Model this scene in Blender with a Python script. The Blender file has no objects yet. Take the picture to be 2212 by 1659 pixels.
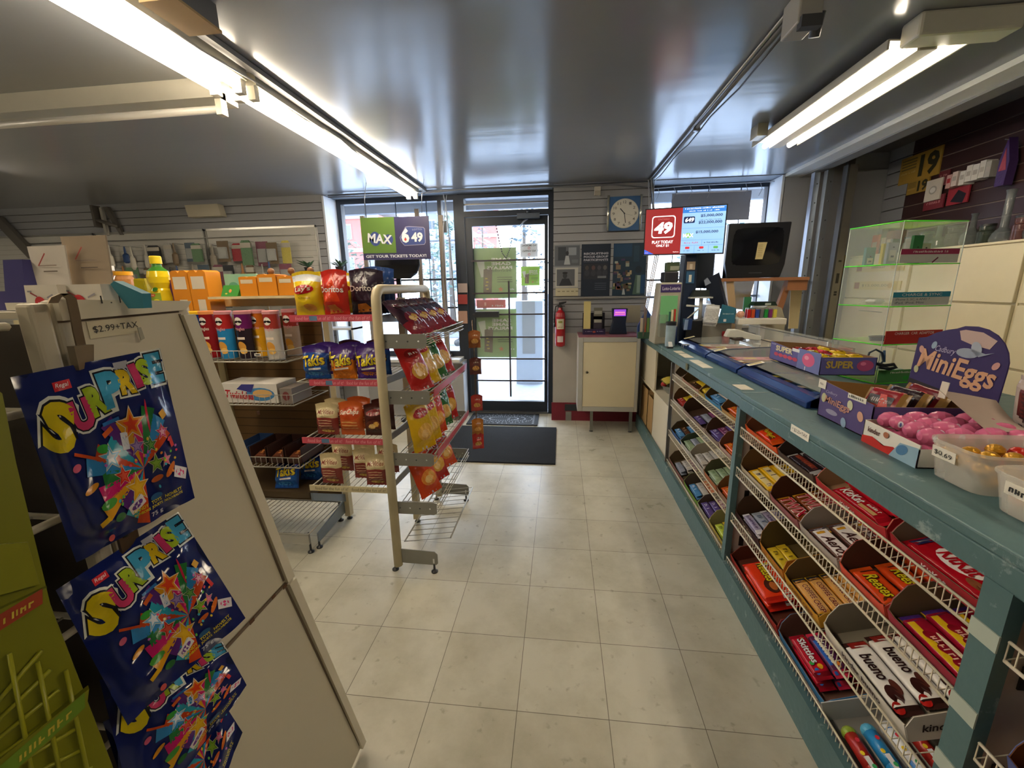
import bpy, bmesh, math, random
from mathutils import Vector, Matrix
random.seed(7)
SC = bpy.context.scene
COL = SC.collection
V = Vector
R = math.radians
# ------------------------------------------------------------------ camera
IW, IH, FPX = 2212.0, 1659.0, 901.7
PITCH, YAW, ROLL = -.2275, -.1166, -.0177
CAM = V((.1336, -1.4208, 1.3935))
fw = V((math.sin(YAW)*math.cos(PITCH), math.cos(YAW)*math.cos(PITCH), math.sin(PITCH)))
r0 = V((math.cos(YAW), -math.sin(YAW), 0)); u0 = r0.cross(fw)
rt = r0*math.cos(ROLL) + u0*math.sin(ROLL); up = -r0*math.sin(ROLL) + u0*math.cos(ROLL)
cd = bpy.data.cameras.new('camera'); cam = bpy.data.objects.new('camera', cd); COL.objects.link(cam)
cd.sensor_width = 36; cd.lens = 36*FPX/IW; cd.clip_start = .02; cd.clip_end = 300
m = Matrix.Identity(4)
for i in range(3):
    m[i][0] = rt[i]; m[i][1] = up[i]; m[i][2] = -fw[i]; m[i][3] = CAM[i]
cam.matrix_world = m
SC.camera = cam
def at(px, py, ax, v):            # where the sight line through a pixel meets a wall, shelf or counter plane
    d = fw + rt*((px-1106)/FPX) - up*((py-829.5)/FPX)
    i = 'xyz'.index(ax); t = (v-CAM[i])/d[i]
    return CAM + d*t
# ------------------------------------------------------------------ world and exposure
W = bpy.data.worlds.new('overcast_sky'); SC.world = W; W.use_nodes = True
wn = W.node_tree.nodes; wl = W.node_tree.links
bg = wn['Background']; tc = wn.new('ShaderNodeTexCoord'); sp = wn.new('ShaderNodeSeparateXYZ'); cr = wn.new('ShaderNodeValToRGB')
wl.new(tc.outputs['Generated'], sp.inputs[0]); wl.new(sp.outputs['Z'], cr.inputs[0]); wl.new(cr.outputs[0], bg.inputs[0])
cr.color_ramp.elements[0].color = (.82, .91, 1, 1); cr.color_ramp.elements[1].color = (.55, .72, 1, 1)
bg.inputs[1].default_value = 4.6
SC.view_settings.view_transform = 'Standard'; SC.view_settings.look = 'None'
SC.view_settings.gamma = 1; SC.view_settings.use_curve_mapping = False
SC.view_settings.exposure = 1.55
TUBE = 14.0
# ------------------------------------------------------------------ materials
def lin(h):
    h = h.lstrip('#')
    o = []
    for i in (0, 2, 4):
        c = int(h[i:i+2], 16)/255
        o.append(c/12.92 if c <= .04045 else ((c+.055)/1.055)**2.4)
    return (*o, 1)
_m = {}
def mk(key, col, rough=.5, metal=0, var=.06, nscale=14, bump=0, bscale=30, alpha=1, trans=0, emit=0, coat=0, ior=1.45):
    """noise-varied procedural material, cached by key"""
    if key in _m: return _m[key]
    m = bpy.data.materials.new(key); m.use_nodes = True; _m[key] = m
    n = m.node_tree.nodes; l = m.node_tree.links; b = n['Principled BSDF']
    c = lin(col) if isinstance(col, str) else col
    t = n.new('ShaderNodeTexCoord'); ns = n.new('ShaderNodeTexNoise'); ns.inputs['Scale'].default_value = nscale; ns.inputs['Detail'].default_value = 3
    l.new(t.outputs['Object'], ns.inputs['Vector'])
    mx = n.new('ShaderNodeMix'); mx.data_type = 'RGBA'
    l.new(ns.outputs['Fac'], mx.inputs['Factor'])
    mx.inputs['A'].default_value = tuple(max(0, x*(1-var)) for x in c[:3])+(1,)
    mx.inputs['B'].default_value = tuple(min(1, x*(1+var)) for x in c[:3])+(1,)
    l.new(mx.outputs['Result'], b.inputs['Base Color'])
    b.inputs['Roughness'].default_value = rough; b.inputs['Metallic'].default_value = metal; b.inputs['IOR'].default_value = ior
    b.inputs['Alpha'].default_value = alpha; b.inputs['Transmission Weight'].default_value = trans; b.inputs['Coat Weight'].default_value = coat
    b.inputs['Coat Roughness'].default_value = .08
    if bump:
        n2 = n.new('ShaderNodeTexNoise'); n2.inputs['Scale'].default_value = bscale; n2.inputs['Detail'].default_value = 2
        l.new(t.outputs['Object'], n2.inputs['Vector'])
        bp = n.new('ShaderNodeBump'); bp.inputs['Strength'].default_value = bump; bp.inputs['Distance'].default_value = .01
        l.new(n2.outputs['Fac'], bp.inputs['Height']); l.new(bp.outputs[0], b.inputs['Normal'])
    if emit:
        b.inputs['Emission Color'].default_value = c; b.inputs['Emission Strength'].default_value = emit
    return m
def card(h): return mk('card_'+h, h, .62)
def foil(h): return mk('foil_'+h, h, .24, 0, .1, 20, .55, 26)
def foilp(h): return mk('wrap_'+h, h, .3, 0, .05, 20, .25, 60)
def plas(h): return mk('plastic_'+h, h, .35)
def metl(h, r=.35): return mk('metal_'+h, h, r, .9, .1)
def pnt(h, r=.4): return mk('paint_'+h, h, r, 0, .05, 6)
def screen(h, e): return mk('screen_%s_%g' % (h, e), h, .3, emit=e*.5, var=.0)
GLASS = mk('window_glass', 'f4fbff', .0, alpha=.12, var=0)
ACRY = mk('clear_acrylic', 'f0f5f2', .03, alpha=.13, var=0)
ACRG = mk('green_edge_acrylic', '5cff3a', .1, alpha=.9, var=.05, emit=.0)
ACRS = mk('green_tinted_acrylic', 'b8ff50', .05, alpha=.35, var=.05)
TUB = mk('frosted_plastic', 'e6e3da', .25, alpha=.33, var=.03)
# ------------------------------------------------------------------ geometry helpers
_fc = {}
def glyphs(s, bold=0., shear=0., res=3):
    """filled letter shapes of a string, triangulated and fitted into a unit box; returns verts, tris, aspect"""
    k = (s, bold, shear, res)
    if k in _fc: return _fc[k]
    c = bpy.data.curves.new('t', 'FONT'); c.body = s; c.offset = bold; c.shear = shear; c.resolution_u = res; c.fill_mode = 'FRONT'
    o = bpy.data.objects.new('t', c)
    me = bpy.data.meshes.new_from_object(o); me.calc_loop_triangles()
    vs = [(v.co.x, v.co.y) for v in me.vertices]; ts = [tuple(t.vertices) for t in me.loop_triangles]
    bpy.data.objects.remove(o); bpy.data.curves.remove(c); bpy.data.meshes.remove(me)
    if not vs: vs = [(0, 0), (1, 0), (0, 1)]; ts = []
    x0 = min(v[0] for v in vs); x1 = max(v[0] for v in vs); y0 = min(v[1] for v in vs); y1 = max(v[1] for v in vs)
    w = max(x1-x0, 1e-4); h = max(y1-y0, 1e-4)
    vs = [((v[0]-x0)/w-.5, (v[1]-y0)/h-.5) for v in vs]
    out = []
    for t in ts:
        a, b, c2 = (vs[i] for i in t)
        if (b[0]-a[0])*(c2[1]-a[1])-(b[1]-a[1])*(c2[0]-a[0]) < 0: b, c2 = c2, b
        out.append((a, b, c2))
    _fc[k] = (out, w/h)
    return _fc[k]
class Art:
    """flat print, in the plane's own units; put onto a surface by MB.art"""
    def __init__(s): s.t = []
    def tri(s, tr, mat, lay): s.t.append((tr, mat, lay))
    def poly(s, pts, mat, lay=1):
        cx = sum(p[0] for p in pts)/len(pts); cy = sum(p[1] for p in pts)/len(pts)
        ar = sum(pts[i][0]*pts[(i+1) % len(pts)][1]-pts[(i+1) % len(pts)][0]*pts[i][1] for i in range(len(pts)))
        if ar < 0: pts = pts[::-1]
        if len(pts) == 4:
            s.tri((pts[0], pts[1], pts[2]), mat, lay); s.tri((pts[0], pts[2], pts[3]), mat, lay); return
        for i in range(len(pts)): s.tri(((cx, cy), pts[i], pts[(i+1) % len(pts)]), mat, lay)
    def rect(s, x, y, w, h, mat, lay=1, rot=0):
        c, q = math.cos(rot), math.sin(rot)
        s.poly([(x+a*c-b*q, y+a*q+b*c) for a, b in ((-w/2, -h/2), (w/2, -h/2), (w/2, h/2), (-w/2, h/2))], mat, lay)
    def ell(s, x, y, w, h, mat, lay=1, rot=0, n=16):
        c, q = math.cos(rot), math.sin(rot); P = []
        for i in range(n):
            a = 2*math.pi*i/n; u, v = w/2*math.cos(a), h/2*math.sin(a); P.append((x+u*c-v*q, y+u*q+v*c))
        s.poly(P, mat, lay)
    def star(s, x, y, r, mat, lay=1, rot=0, n=5, k=.42):
        s.poly([(x+(r if i % 2 == 0 else r*k)*math.sin(rot+math.pi*i/n), y+(r if i % 2 == 0 else r*k)*math.cos(rot+math.pi*i/n)) for i in range(2*n)], mat, lay)
    def text(s, st, x, y, w, h, mat, lay=2, rot=0, bold=.0, shear=0, fit=False, flip=False, res=2):
        tr, asp = glyphs(st, bold, shear, res)
        if fit:                      # keep the letters' own proportions inside w x h
            if w/h > asp: w = h*asp
            else: h = w/asp
        c, q = math.cos(rot), math.sin(rot); f = -1 if flip else 1
        for t in tr:
            P = [(x+a*w*f*c-b*h*q, y+a*w*f*q+b*h*c) for a, b in t]
            if flip: P = P[::-1]
            s.tri(tuple(P), mat, lay)
def scrib(A, x, y, w, h, mat, lay=3, n=None, rot=0):
    """too small to read in the photo: a run of letter-like strokes"""
    n = n or max(4, int(w/h*1.1)); rr = random.Random(int(abs(x*7919+y*104729+w*331)*1e3) % 9973); c, q = math.cos(rot), math.sin(rot); k = -w/2
    cw = w/n
    for i in range(n):
        if rr.random() < .14: continue
        a, b = -w/2+cw*(i+.5), 0
        hh = h*rr.choice((.7, 1, .7, .85)); A.rect(x+(a-cw*.22)*c-(hh-h)*.5*q, y+(a-cw*.22)*q+(hh-h)*.5*c, cw*.26, hh, mat, lay, rot)
        if rr.random() < .7: A.rect(x+(a+cw*.05)*c-(rr.random()-.5)*h*.5*q, y+(a+cw*.05)*q+(rr.random()-.5)*h*.6*c, cw*.5, h*.22, mat, lay, rot)
        if rr.random() < .5: A.rect(x+(a+cw*.26)*c-(hh-h)*.5*q, y+(a+cw*.26)*q+(hh-h)*.5*c, cw*.22, hh*.9, mat, lay, rot)
class MB:
    def __init__(s): s.v = []; s.f = []; s.m = []; s.sm = []; s.mats = []
    def mi(s, m):
        if m not in s.mats: s.mats.append(m)
        return s.mats.index(m)
    def add(s, vs, fs, m, smooth=False, M=None):
        o = len(s.v); k = s.mi(m)
        for p in vs: s.v.append(M @ V(p) if M else V(p))
        for f in fs: s.f.append(tuple(i+o for i in f)); s.m.append(k); s.sm.append(smooth)
        return s
    def box(s, x0, x1, y0, y1, z0, z1, m, M=None):
        if x0 > x1: x0, x1 = x1, x0
        if y0 > y1: y0, y1 = y1, y0
        if z0 > z1: z0, z1 = z1, z0
        vs = [(x, y, z) for z in (z0, z1) for y in (y0, y1) for x in (x0, x1)]
        return s.add(vs, [(0, 2, 3, 1), (4, 5, 7, 6), (0, 1, 5, 4), (2, 6, 7, 3), (0, 4, 6, 2), (1, 3, 7, 5)], m, M=M)
    def quad(s, pts, m): return s.add(pts, [tuple(range(len(pts)))], m)
    def slab(s, pts, d, m):          # flat polygon (3-D points) given thickness vector d
        n = len(pts); d = V(d); vs = [V(p) for p in pts]+[V(p)+d for p in pts]
        fs = [tuple(range(n-1, -1, -1)), tuple(range(n, 2*n))]+[(i, (i+1) % n, (i+1) % n+n, i+n) for i in range(n)]
        return s.add(vs, fs, m)
    def rod(s, a, b, r, m, n=6, r2=None, cap=True):
        a = V(a); b = V(b); d = (b-a)
        if d.length < 1e-6: return s
        d.normalize(); x = d.orthogonal().normalized(); y = d.cross(x); r2 = r if r2 is None else r2
        vs = [a+(x*math.cos(t)+y*math.sin(t))*r for t in (2*math.pi*i/n for i in range(n))]+[b+(x*math.cos(t)+y*math.sin(t))*r2 for t in (2*math.pi*i/n for i in range(n))]
        fs = [(i, (i+1) % n, (i+1) % n+n, i+n) for i in range(n)]
        if cap: fs += [tuple(range(n-1, -1, -1)), tuple(range(n, 2*n))]
        return s.add(vs, fs, m, True)
    def path(s, pts, r, m, n=6):
        pts = [V(p) for p in pts]; vs = []; N = len(pts); x = None
        for i, p in enumerate(pts):
            d = (pts[min(i+1, N-1)]-pts[max(i-1, 0)]).normalized()
            x = (d.orthogonal() if x is None else x-d*x.dot(d)).normalized(); y = d.cross(x)
            vs += [p+(x*math.cos(2*math.pi*k/n)+y*math.sin(2*math.pi*k/n))*r for k in range(n)]
        fs = [(i*n+k, i*n+(k+1) % n, (i+1)*n+(k+1) % n, (i+1)*n+k) for i in range(N-1) for k in range(n)]
        fs += [tuple(range(n-1, -1, -1)), tuple(range((N-1)*n, N*n))]
        return s.add(vs, fs, m, True)
    def lathe(s, prof, m, c=(0, 0, 0), n=20, M=None, mats=None):
        c = V(c); vs = []; N = len(prof)
        for r, z in prof: vs += [c+V((r*math.cos(2*math.pi*k/n), r*math.sin(2*math.pi*k/n), z)) for k in range(n)]
        for i in range(N-1):
            mm = mats[i] if mats else m
            s.add(vs[i*n:(i+2)*n], [(k, (k+1) % n, (k+1) % n+n, k+n) for k in range(n)], mm, True, M)
        s.add(vs[:n], [tuple(range(n-1, -1, -1))], mats[0] if mats else m, False, M)
        s.add(vs[-n:], [tuple(range(n))], mats[-1] if mats else m, False, M)
        return s
    def ball(s, c, r, m, sx=1, sy=1, sz=1, n=12, k=8, M=None):
        pr = [(max(1e-4, math.sin(math.pi*i/k))*r, -math.cos(math.pi*i/k)*r) for i in range(k+1)]
        T = Matrix.Translation(V(c)) @ Matrix.Diagonal((sx, sy, sz, 1))
        if M: T = M @ T
        return s.lathe(pr, m, n=n, M=T)
    def grid(s, S, nu, nv, mf, smooth=True):
        vs = [S(i/nu, j/nv) for j in range(nv+1) for i in range(nu+1)]
        o = len(s.v); s.v += [V(p) for p in vs]
        for j in range(nv):
            for i in range(nu):
                a = o+j*(nu+1)+i; s.f.append((a, a+1, a+nu+2, a+nu+1)); s.m.append(s.mi(mf((i+.5)/nu, (j+.5)/nv) if callable(mf) else mf)); s.sm.append(smooth)
        return s
    def art(s, A, S, eps=.0007, maxlen=None):
        """S(u, v, off) -> point"""
        for tr, mat, lay in A.t:
            st = [tr]
            while st:
                t = st.pop()
                if maxlen:
                    L = [math.hypot(t[i][0]-t[(i+1) % 3][0], t[i][1]-t[(i+1) % 3][1]) for i in range(3)]
                    k = L.index(max(L))
                    if L[k] > maxlen:
                        a, b, c = t[k], t[(k+1) % 3], t[(k+2) % 3]; mm = ((a[0]+b[0])/2, (a[1]+b[1])/2)
                        st += [(a, mm, c), (mm, b, c)]; continue
                s.add([S(p[0], p[1], lay*eps) for p in t], [(0, 1, 2)], mat)
        return s
    def build(s, name, parent=None, M=None, bevel=0, **kw):
        me = bpy.data.meshes.new(name)
        off = V((0, 0, 0))
        if parent is not None and M is None: off = V(parent.get('_o', (0, 0, 0)))
        o = bpy.data.objects.new(name, me)
        if parent is None and M is None and s.v:          # origin at the middle of its base
            xs = [p.x for p in s.v]; ys = [p.y for p in s.v]
            off = V(((min(xs)+max(xs))/2, (min(ys)+max(ys))/2, min(p.z for p in s.v)))
            if 'origin' in kw: off = V(kw.pop('origin'))
            o.location = off
        if parent is None: o['_o'] = tuple(off)
        else: o['_o'] = tuple(parent.get('_o', (0, 0, 0))) if M is None else (0, 0, 0)
        me.from_pydata([tuple(p-off) for p in s.v], [], s.f)
        for mm in s.mats: me.materials.append(mm)
        me.polygons.foreach_set('material_index', s.m); me.polygons.foreach_set('use_smooth', s.sm); me.update()
        COL.objects.link(o)
        if parent is not None: o.parent = parent
        if M is not None: o.matrix_local = M
        if bevel:
            b = o.modifiers.new('bevel', 'BEVEL'); b.width = bevel; b.segments = 2; b.limit_method = 'ANGLE'
        tag(o, **kw)
        return o
def tag(o, label=None, cat=None, group=None, kind=None):
    if label: o['label'] = label
    if cat: o['category'] = cat
    if group: o['group'] = group
    if kind: o['kind'] = kind
    return o
def thing(name, loc, label, cat, group=None, rz=0):
    o = bpy.data.objects.new(name, None); o.empty_display_size = .05; COL.objects.link(o)
    o.location = loc; o.rotation_euler.z = rz; o['_o'] = tuple(loc) if not rz else (0, 0, 0)
    return tag(o, label, cat, group)
def dup(o, M=None, label=None, group=None, parent=None):
    c = o.copy(); COL.objects.link(c)
    if parent is not None: c.parent = parent
    if M is not None: c.matrix_world = M
    if label: c['label'] = label
    if group: c['group'] = group
    for ch in list(o.children):
        if ch is not c: dup(ch, parent=c)
    return c
def plane(O, X, Z):
    """surface map of a flat plane: units in metres, origin O, right X, up Z, print stands off towards the viewer"""
    O = V(O); X = V(X).normalized(); Z = V(Z).normalized(); N = X.cross(Z)
    return lambda u, v, o=0: O+X*u+Z*v+N*o
def frame(O, X, Y):
    X = V(X).normalized(); Y = V(Y); Y = (Y-X*Y.dot(X)).normalized(); Z = X.cross(Y); M = Matrix.Identity(4)
    for i in range(3): M[i][0] = X[i]; M[i][1] = Y[i]; M[i][2] = Z[i]; M[i][3] = O[i]
    return M
def struct(mb, name, **k): return mb.build(name, kind='structure', **k)
# ------------------------------------------------------------------ room
ZC = 2.34; YW = 2.88; YG = 3.15; XL = -7.0; XR = 3.0; YB = -3.6
def floor_mat():
    m = bpy.data.materials.new('vinyl_tiles'); m.use_nodes = True; n = m.node_tree.nodes; l = m.node_tree.links; b = n['Principled BSDF']
    t = n.new('ShaderNodeTexCoord'); br = n.new('ShaderNodeTexBrick'); br.offset = 0; br.squash = 1
    br.inputs['Scale'].default_value = 1; br.inputs['Brick Width'].default_value = .3048; br.inputs['Row Height'].default_value = .3048
    br.inputs['Mortar Size'].default_value = .0013; br.inputs['Mortar Smooth'].default_value = .3
    br.inputs['Color1'].default_value = lin('c9c6b6'); br.inputs['Color2'].default_value = lin('c0bcab'); br.inputs['Mortar'].default_value = lin('6b6457')
    l.new(t.outputs['Object'], br.inputs['Vector'])
    n1 = n.new('ShaderNodeTexNoise'); n1.inputs['Scale'].default_value = 3.2; n1.inputs['Detail'].default_value = 7; n1.inputs['Roughness'].default_value = .65
    l.new(t.outputs['Object'], n1.inputs['Vector'])
    r1 = n.new('ShaderNodeValToRGB'); r1.color_ramp.elements[0].position = .35; r1.color_ramp.elements[0].color = (.72, .71, .66, 1); r1.color_ramp.elements[1].position = .58; r1.color_ramp.elements[1].color = (1, 1, 1, 1)
    l.new(n1.outputs['Fac'], r1.inputs[0])
    mx = n.new('ShaderNodeMix'); mx.data_type = 'RGBA'; mx.blend_type = 'MULTIPLY'; mx.inputs['Factor'].default_value = .8
    l.new(br.outputs['Color'], mx.inputs['A']); l.new(r1.outputs[0], mx.inputs['B'])
    n2 = n.new('ShaderNodeTexNoise'); n2.inputs['Scale'].default_value = 22; n2.inputs['Detail'].default_value = 4
    l.new(t.outputs['Object'], n2.inputs['Vector'])
    r2 = n.new('ShaderNodeValToRGB'); r2.color_ramp.elements[0].position = .27; r2.color_ramp.elements[0].color = (.5, .47, .4, 1); r2.color_ramp.elements[1].position = .36; r2.color_ramp.elements[1].color = (1, 1, 1, 1)
    l.new(n2.outputs['Fac'], r2.inputs[0])
    m2 = n.new('ShaderNodeMix'); m2.data_type = 'RGBA'; m2.blend_type = 'MULTIPLY'; m2.inputs['Factor'].default_value = .6
    l.new(mx.outputs['Result'], m2.inputs['A']); l.new(r2.outputs[0], m2.inputs['B']); l.new(m2.outputs['Result'], b.inputs['Base Color'])
    mr = n.new('ShaderNodeMapRange'); mr.inputs[3].default_value = .2; mr.inputs[4].default_value = .42; l.new(n1.outputs['Fac'], mr.inputs[0]); l.new(mr.outputs[0], b.inputs['Roughness'])
    return m
MB().box(XL, XR, YB, YG+.15, -.1, 0, floor_mat()).build('floor', kind='structure', origin=(0, 0, 0))
CEIL = mk('glossy_ceiling_paint', '8d9095', .2, 0, .08, .6, .16, 1.3, ior=1.7)
_n = CEIL.node_tree.nodes; _l = CEIL.node_tree.links
_mp = _n.new('ShaderNodeMapping'); _mp.inputs['Scale'].default_value = (.5, 5, 1); _tc = _n.new('ShaderNodeTexCoord'); _l.new(_tc.outputs['Object'], _mp.inputs['Vector'])
for q in _n:
    if q.type == 'BUMP': _l.new(_mp.outputs[0], q.inputs['Height'].links[0].from_node.inputs['Vector'])
MB().box(XL, 2.30, YB, YW+.3, ZC, ZC+.1, CEIL).build('ceiling', kind='structure', origin=(0, 0, 0))
MB().box(2.30, XR+.2, YB, YW+.3, ZC+.14, ZC+.24, mk('dim_ceiling', '6e6d6a', .5)).build('ceiling', kind='structure', origin=(0, 0, 0))
# bulkhead at the shutter line on the right
b = MB(); b.box(2.24, 2.34, YB, YW, 2.3, 2.50, pnt('8d8d8a')); b.box(2.12, 2.24, YB, YW, 2.312, 2.34, mk('white_trim_strip', 'e8e8e2', .3)); b.build('trim_1', kind='structure')
SLAT = mk('grey_slatwall', '94969a', .5, var=.05, nscale=3); GROOVE = mk('slat_groove', '5a5654', .8)
def slatwall(mb, x0, x1, z0, z1, y, m, p=.075, g=.007, gm=None):
    """boards with real grooves, facing -y"""
    mb.box(x0, x1, y+.012, y+.02, z0, z1, gm or GROOVE)
    z = z1
    while z > z0+.001:
        a = max(z0, z-p+g); mb.box(x0, x1, y, y+.012, a, z, m); z -= p
WALLM = mk('wall_paint', 'a3a5a8', .55, var=.05, nscale=2)
w = MB()
w.box(XL, -2.28, YW+.02, YG+.12, 0, ZC, WALLM); slatwall(w, XL, -2.28, 0, ZC, YW, SLAT)
w.box(-2.28, -.90, YW+.02, YG+.12, 0, .62, WALLM)                       # under the left window
w.box(-2.28, 2.3, YW+.02, YG+.12, 2.335, ZC+.1, mk('blue_grey_head', '8d959f', .5))
w.box(.06, .97, YW+.02, YG+.12, 0, ZC, WALLM); slatwall(w, .06, .97, .93, ZC, YW, SLAT)
w.box(.06, .97, YW, YW+.02, .195, .93, mk('white_lower_wall', 'b0aca6', .6, var=.12, nscale=5))
w.box(.97, 2.12, YW+.02, YG+.12, 0, .98, WALLM)
w.box(2.12, XR+.2, YW+.02, YG+.12, 0, ZC+.24, WALLM); w.box(2.12, XR, YW, YW+.02, 0, ZC, WALLM)
w.build('wall_front', kind='structure')
b = MB(); b.box(.05, .93, YW-.012, YW, 0, .195, mk('red_baseboard', '7a2233', .5)); b.box(.19, .34, YW-.016, YW-.011, .11, .18, plas('35383c')); b.box(.2, .26, YW-.015, YW-.01, .0, .1, card('8b8b86')); b.build('baseboard_front', kind='structure')
MB().box(XR, XR+.1, YB, YW+.3, 0, ZC+.24, WALLM).build('wall_right', kind='structure')
MB().box(XL-.1, XL, YB, YG+.12, 0, ZC, WALLM).build('wall_left', kind='structure')
MB().box(XL, XR, YB-.1, YB, 0, ZC+.24, WALLM).build('wall_back', kind='structure')
# right side wall cladding: grey slats then burgundy slats
def slat_x(y0, y1, z0, z1, x, m, gm, p=.1, g=.009):
    mb = MB(); mb.box(x+.012, x+.04, y0, y1, z0, z1, gm); z = z1
    while z > z0+.001:
        a = max(z0, z-p+g); mb.box(x, x+.012, y0, y1, a, z, m); z -= p
    return mb
slat_x(2.62, YW-.01, .2, ZC+.14, 2.95, SLAT, GROOVE).build('trim_2', kind='structure')
slat_x(YB, 2.62, .2, ZC+.14, 2.95, mk('burgundy_slatwall', '38201f', .42, var=.12, nscale=3), mk('pale_groove_insert', '857366', .5)).build('trim_3', kind='structure')
# ---- window and door frames
DF = mk('dark_bronze_frame', '343b45', .4, .2); DF2 = mk('reddish_frame_edge', '6d4a4c', .5)
def window(n, x0, x1, z0, z1, mull=(), hor=()):
    f = MB()
    for a, c in ((x0, x0+.05), (x1-.05, x1)): f.box(a, c, YG-.03, YG+.05, z0, z1, DF)
    for a, c in ((z0, z0+.06), (z1-.05, z1)): f.box(x0+.05, x1-.05, YG-.03, YG+.05, a, c, DF)
    for x in mull: f.box(x-.02, x+.02, YG-.03, YG+.05, z0+.06, z1-.05, DF)
    o = f.build('window_%d' % n, kind='structure')
    g = MB(); g.box(x0+.05, x1-.05, YG+.008, YG+.014, z0+.06, z1-.05, GLASS); g.build('glass_pane', o)
    s = MB()
    s.box(x0, x1, YW, YG-.03, z0-.03, z0, mk('white_sill', 'd5d6d4', .4)); s.build('window_sill', o)
    bb = MB()
    for z in hor: bb.box(x0+.05, x1-.05, YG-.055, YG-.035, z-.01, z+.01, mk('grey_bar', '555c66', .4, .5))
    for i in range(1, 4):
        x = x0+(x1-x0)*i/4; bb.rod((x, YG-.045, z0+.06), (x, YG-.045, z1-.05), .005, mk('grey_bar', '555c66', .4, .5))
    bb.build('security_bars', o)
window(1, -2.26, -.93, .65, 2.335, (-1.13,), (1.19, 1.49))
window(2, .95, 2.14, 1.0, 2.335, (), (1.27, 1.44))
f = MB()                                                    # white reveals either side of the windows
f.box(-2.284, -2.26, YW, YG-.03, .65, 2.33, mk('white_reveal', 'e4ebf2', .5)); f.box(2.1, 2.125, YW, YG-.03, 1.0, 2.33, mk('white_reveal', 'e4ebf2', .5))
f.build('trim_4', kind='structure')
f = MB()                                                    # door and transom frame
f.box(-.93, -.865, YG-.05, YG+.06, 0, 2.335, DF); f.box(.005, .06, YG-.05, YG+.06, 0, 2.335, DF)
f.box(-.865, .005, YG-.05, YG+.06, 2.11, 2.165, DF); f.box(-.865, .005, YG-.05, YG+.06, 2.29, 2.335, DF)
f.box(.05, .062, YW, YG-.05, 0, 2.33, DF); f.box(-.865, .005, YG-.06, YG+.08, 0, .02, metl('7d8087'))
d0 = f.build('door_1', kind='structure')
g = MB(); g.box(-.865, .005, YG+.01, YG+.016, 2.165, 2.29, GLASS); g.box(-.865, .005, YG-.03, YG-.02, 2.228, 2.242, metl('8f8a80')); g.build('transom_pane', d0)
f = MB(); x0, x1 = -.862, .002; gx0, gx1 = -.79, -.035
f.box(x0, gx0, YG-.03, YG+.02, .022, 2.105, DF); f.box(gx1, x1, YG-.03, YG+.02, .022, 2.105, DF)
f.box(gx0, gx1, YG-.03, YG+.02, 2.02, 2.105, DF); f.box(gx0, gx1, YG-.03, YG+.02, .022, .135, DF)
for z in (.165, .3): pass
lf = f.build('door_leaf', d0)
g = MB(); g.box(gx0, gx1, YG-.006, YG, .135, 2.02, GLASS); g.build('glass_pane', lf)
g = MB(); BAR = mk('door_bar', '49454a', .45, .4)
for py in (562, 633, 679, 728, 775, 822): z = at(1100, py, 'y', YG-.05).z; g.box(gx0-.02, gx1+.02, YG-.06, YG-.045, z-.008, z+.008, BAR)
for z0_, z1_ in ((.2, 1.46),): g.box(-.418, -.4, YG-.075, YG-.06, z0_, z1_, BAR)
g.build('security_bars', lf)
g = MB(); z = at(1050, 679, 'y', YG-.06).z; g.box(-.78, -.52, YG-.1, YG-.06, z-.03, z+.03, plas('2e3236')); g.build('push_plate', lf)
g = MB(); g.box(-.31, -.08, YG-.1, YG-.04, 2.07, 2.12, metl('6b7480')); g.rod((-.2, YG-.07, 2.12), (-.2, YG-.07, 2.15), .02, metl('6b7480')); g.path([(-.2, YG-.08, 2.07), (-.24, YG-.12, 2.04), (-.28, YG-.07, 2.0)], .009, metl('9aa0a8')); g.build('door_closer', lf)
# stickers and posters on the outside of the door glass, read from behind
def sheet(px0, py0, px1, py1, y, name, label, cat, art, hexc, group=None, th=.004, flipface=False):
    a = at(px0, py1, 'y', y); c = at(px1, py0, 'y', y); w_, h_ = c.x-a.x, c.z-a.z
    mb = MB(); mb.box(a.x, c.x, y, y+th, a.z, c.z, card(hexc) if isinstance(hexc, str) else hexc)
    A = Art(); art(A, w_, h_); mb.art(A, plane((a.x, y, a.z), (1, 0, 0), (0, 0, 1)), .0006)
    return mb.build(name, label=label, cat=cat, group=group)
GREEN = mk('backlit_green_print', '86ac64', .5)
def parlay(A, w, h, dark='5d5030'):
    wh = card('e9efe6'); gr = card('3a4a28')
    for i, (s, y) in enumerate((('SAME', .8), ('GAME', .72), ('PARLAYS', .64))): A.text(s, w*(.64 if i < 2 else .6), h*(y-.03), w*(.46 if i < 2 else .6), h*.065, wh, 2, bold=.03, flip=True)
    A.text('IN-STORE', w*.64, h*.55, w*.45, h*.04, gr, 2, flip=True)
    A.poly([(w*.06, h*.74), (w*.24, h*.77), (w*.26, h*.45), (w*.16, h*.42)], card('c9d6c4'), 1)
    A.poly([(w*.22, h*.58), (w*.43, h*.62), (w*.4, h*.1), (w*.2, h*.12)], card(dark), 2)
    for k in range(4): A.rect(w*(.28+.02*(k % 2)), h*(.4-.07*k), w*.06, h*.025, card('c5b33c'), 3)
    for k in range(3): A.rect(w*.72, h*(.42-.045*k), w*.36, h*.012, gr, 2)
    A.star(w*.62, h*.18, w*.07, card('c77a44'), 2); scrib(A, w*.88, h*.18, w*.12, h*.04, wh, 2)
sheet(1027, 534, 1115, 645, YG+.03, 'parlay_poster', 'large green lottery poster on the door glass, upper one of the two', 'poster', parlay, GREEN)
sheet(1030, 667, 1115, 772, YG+.03, 'parlay_poster', 'large green lottery poster on the door glass below the push plate', 'poster', parlay, GREEN)
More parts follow.
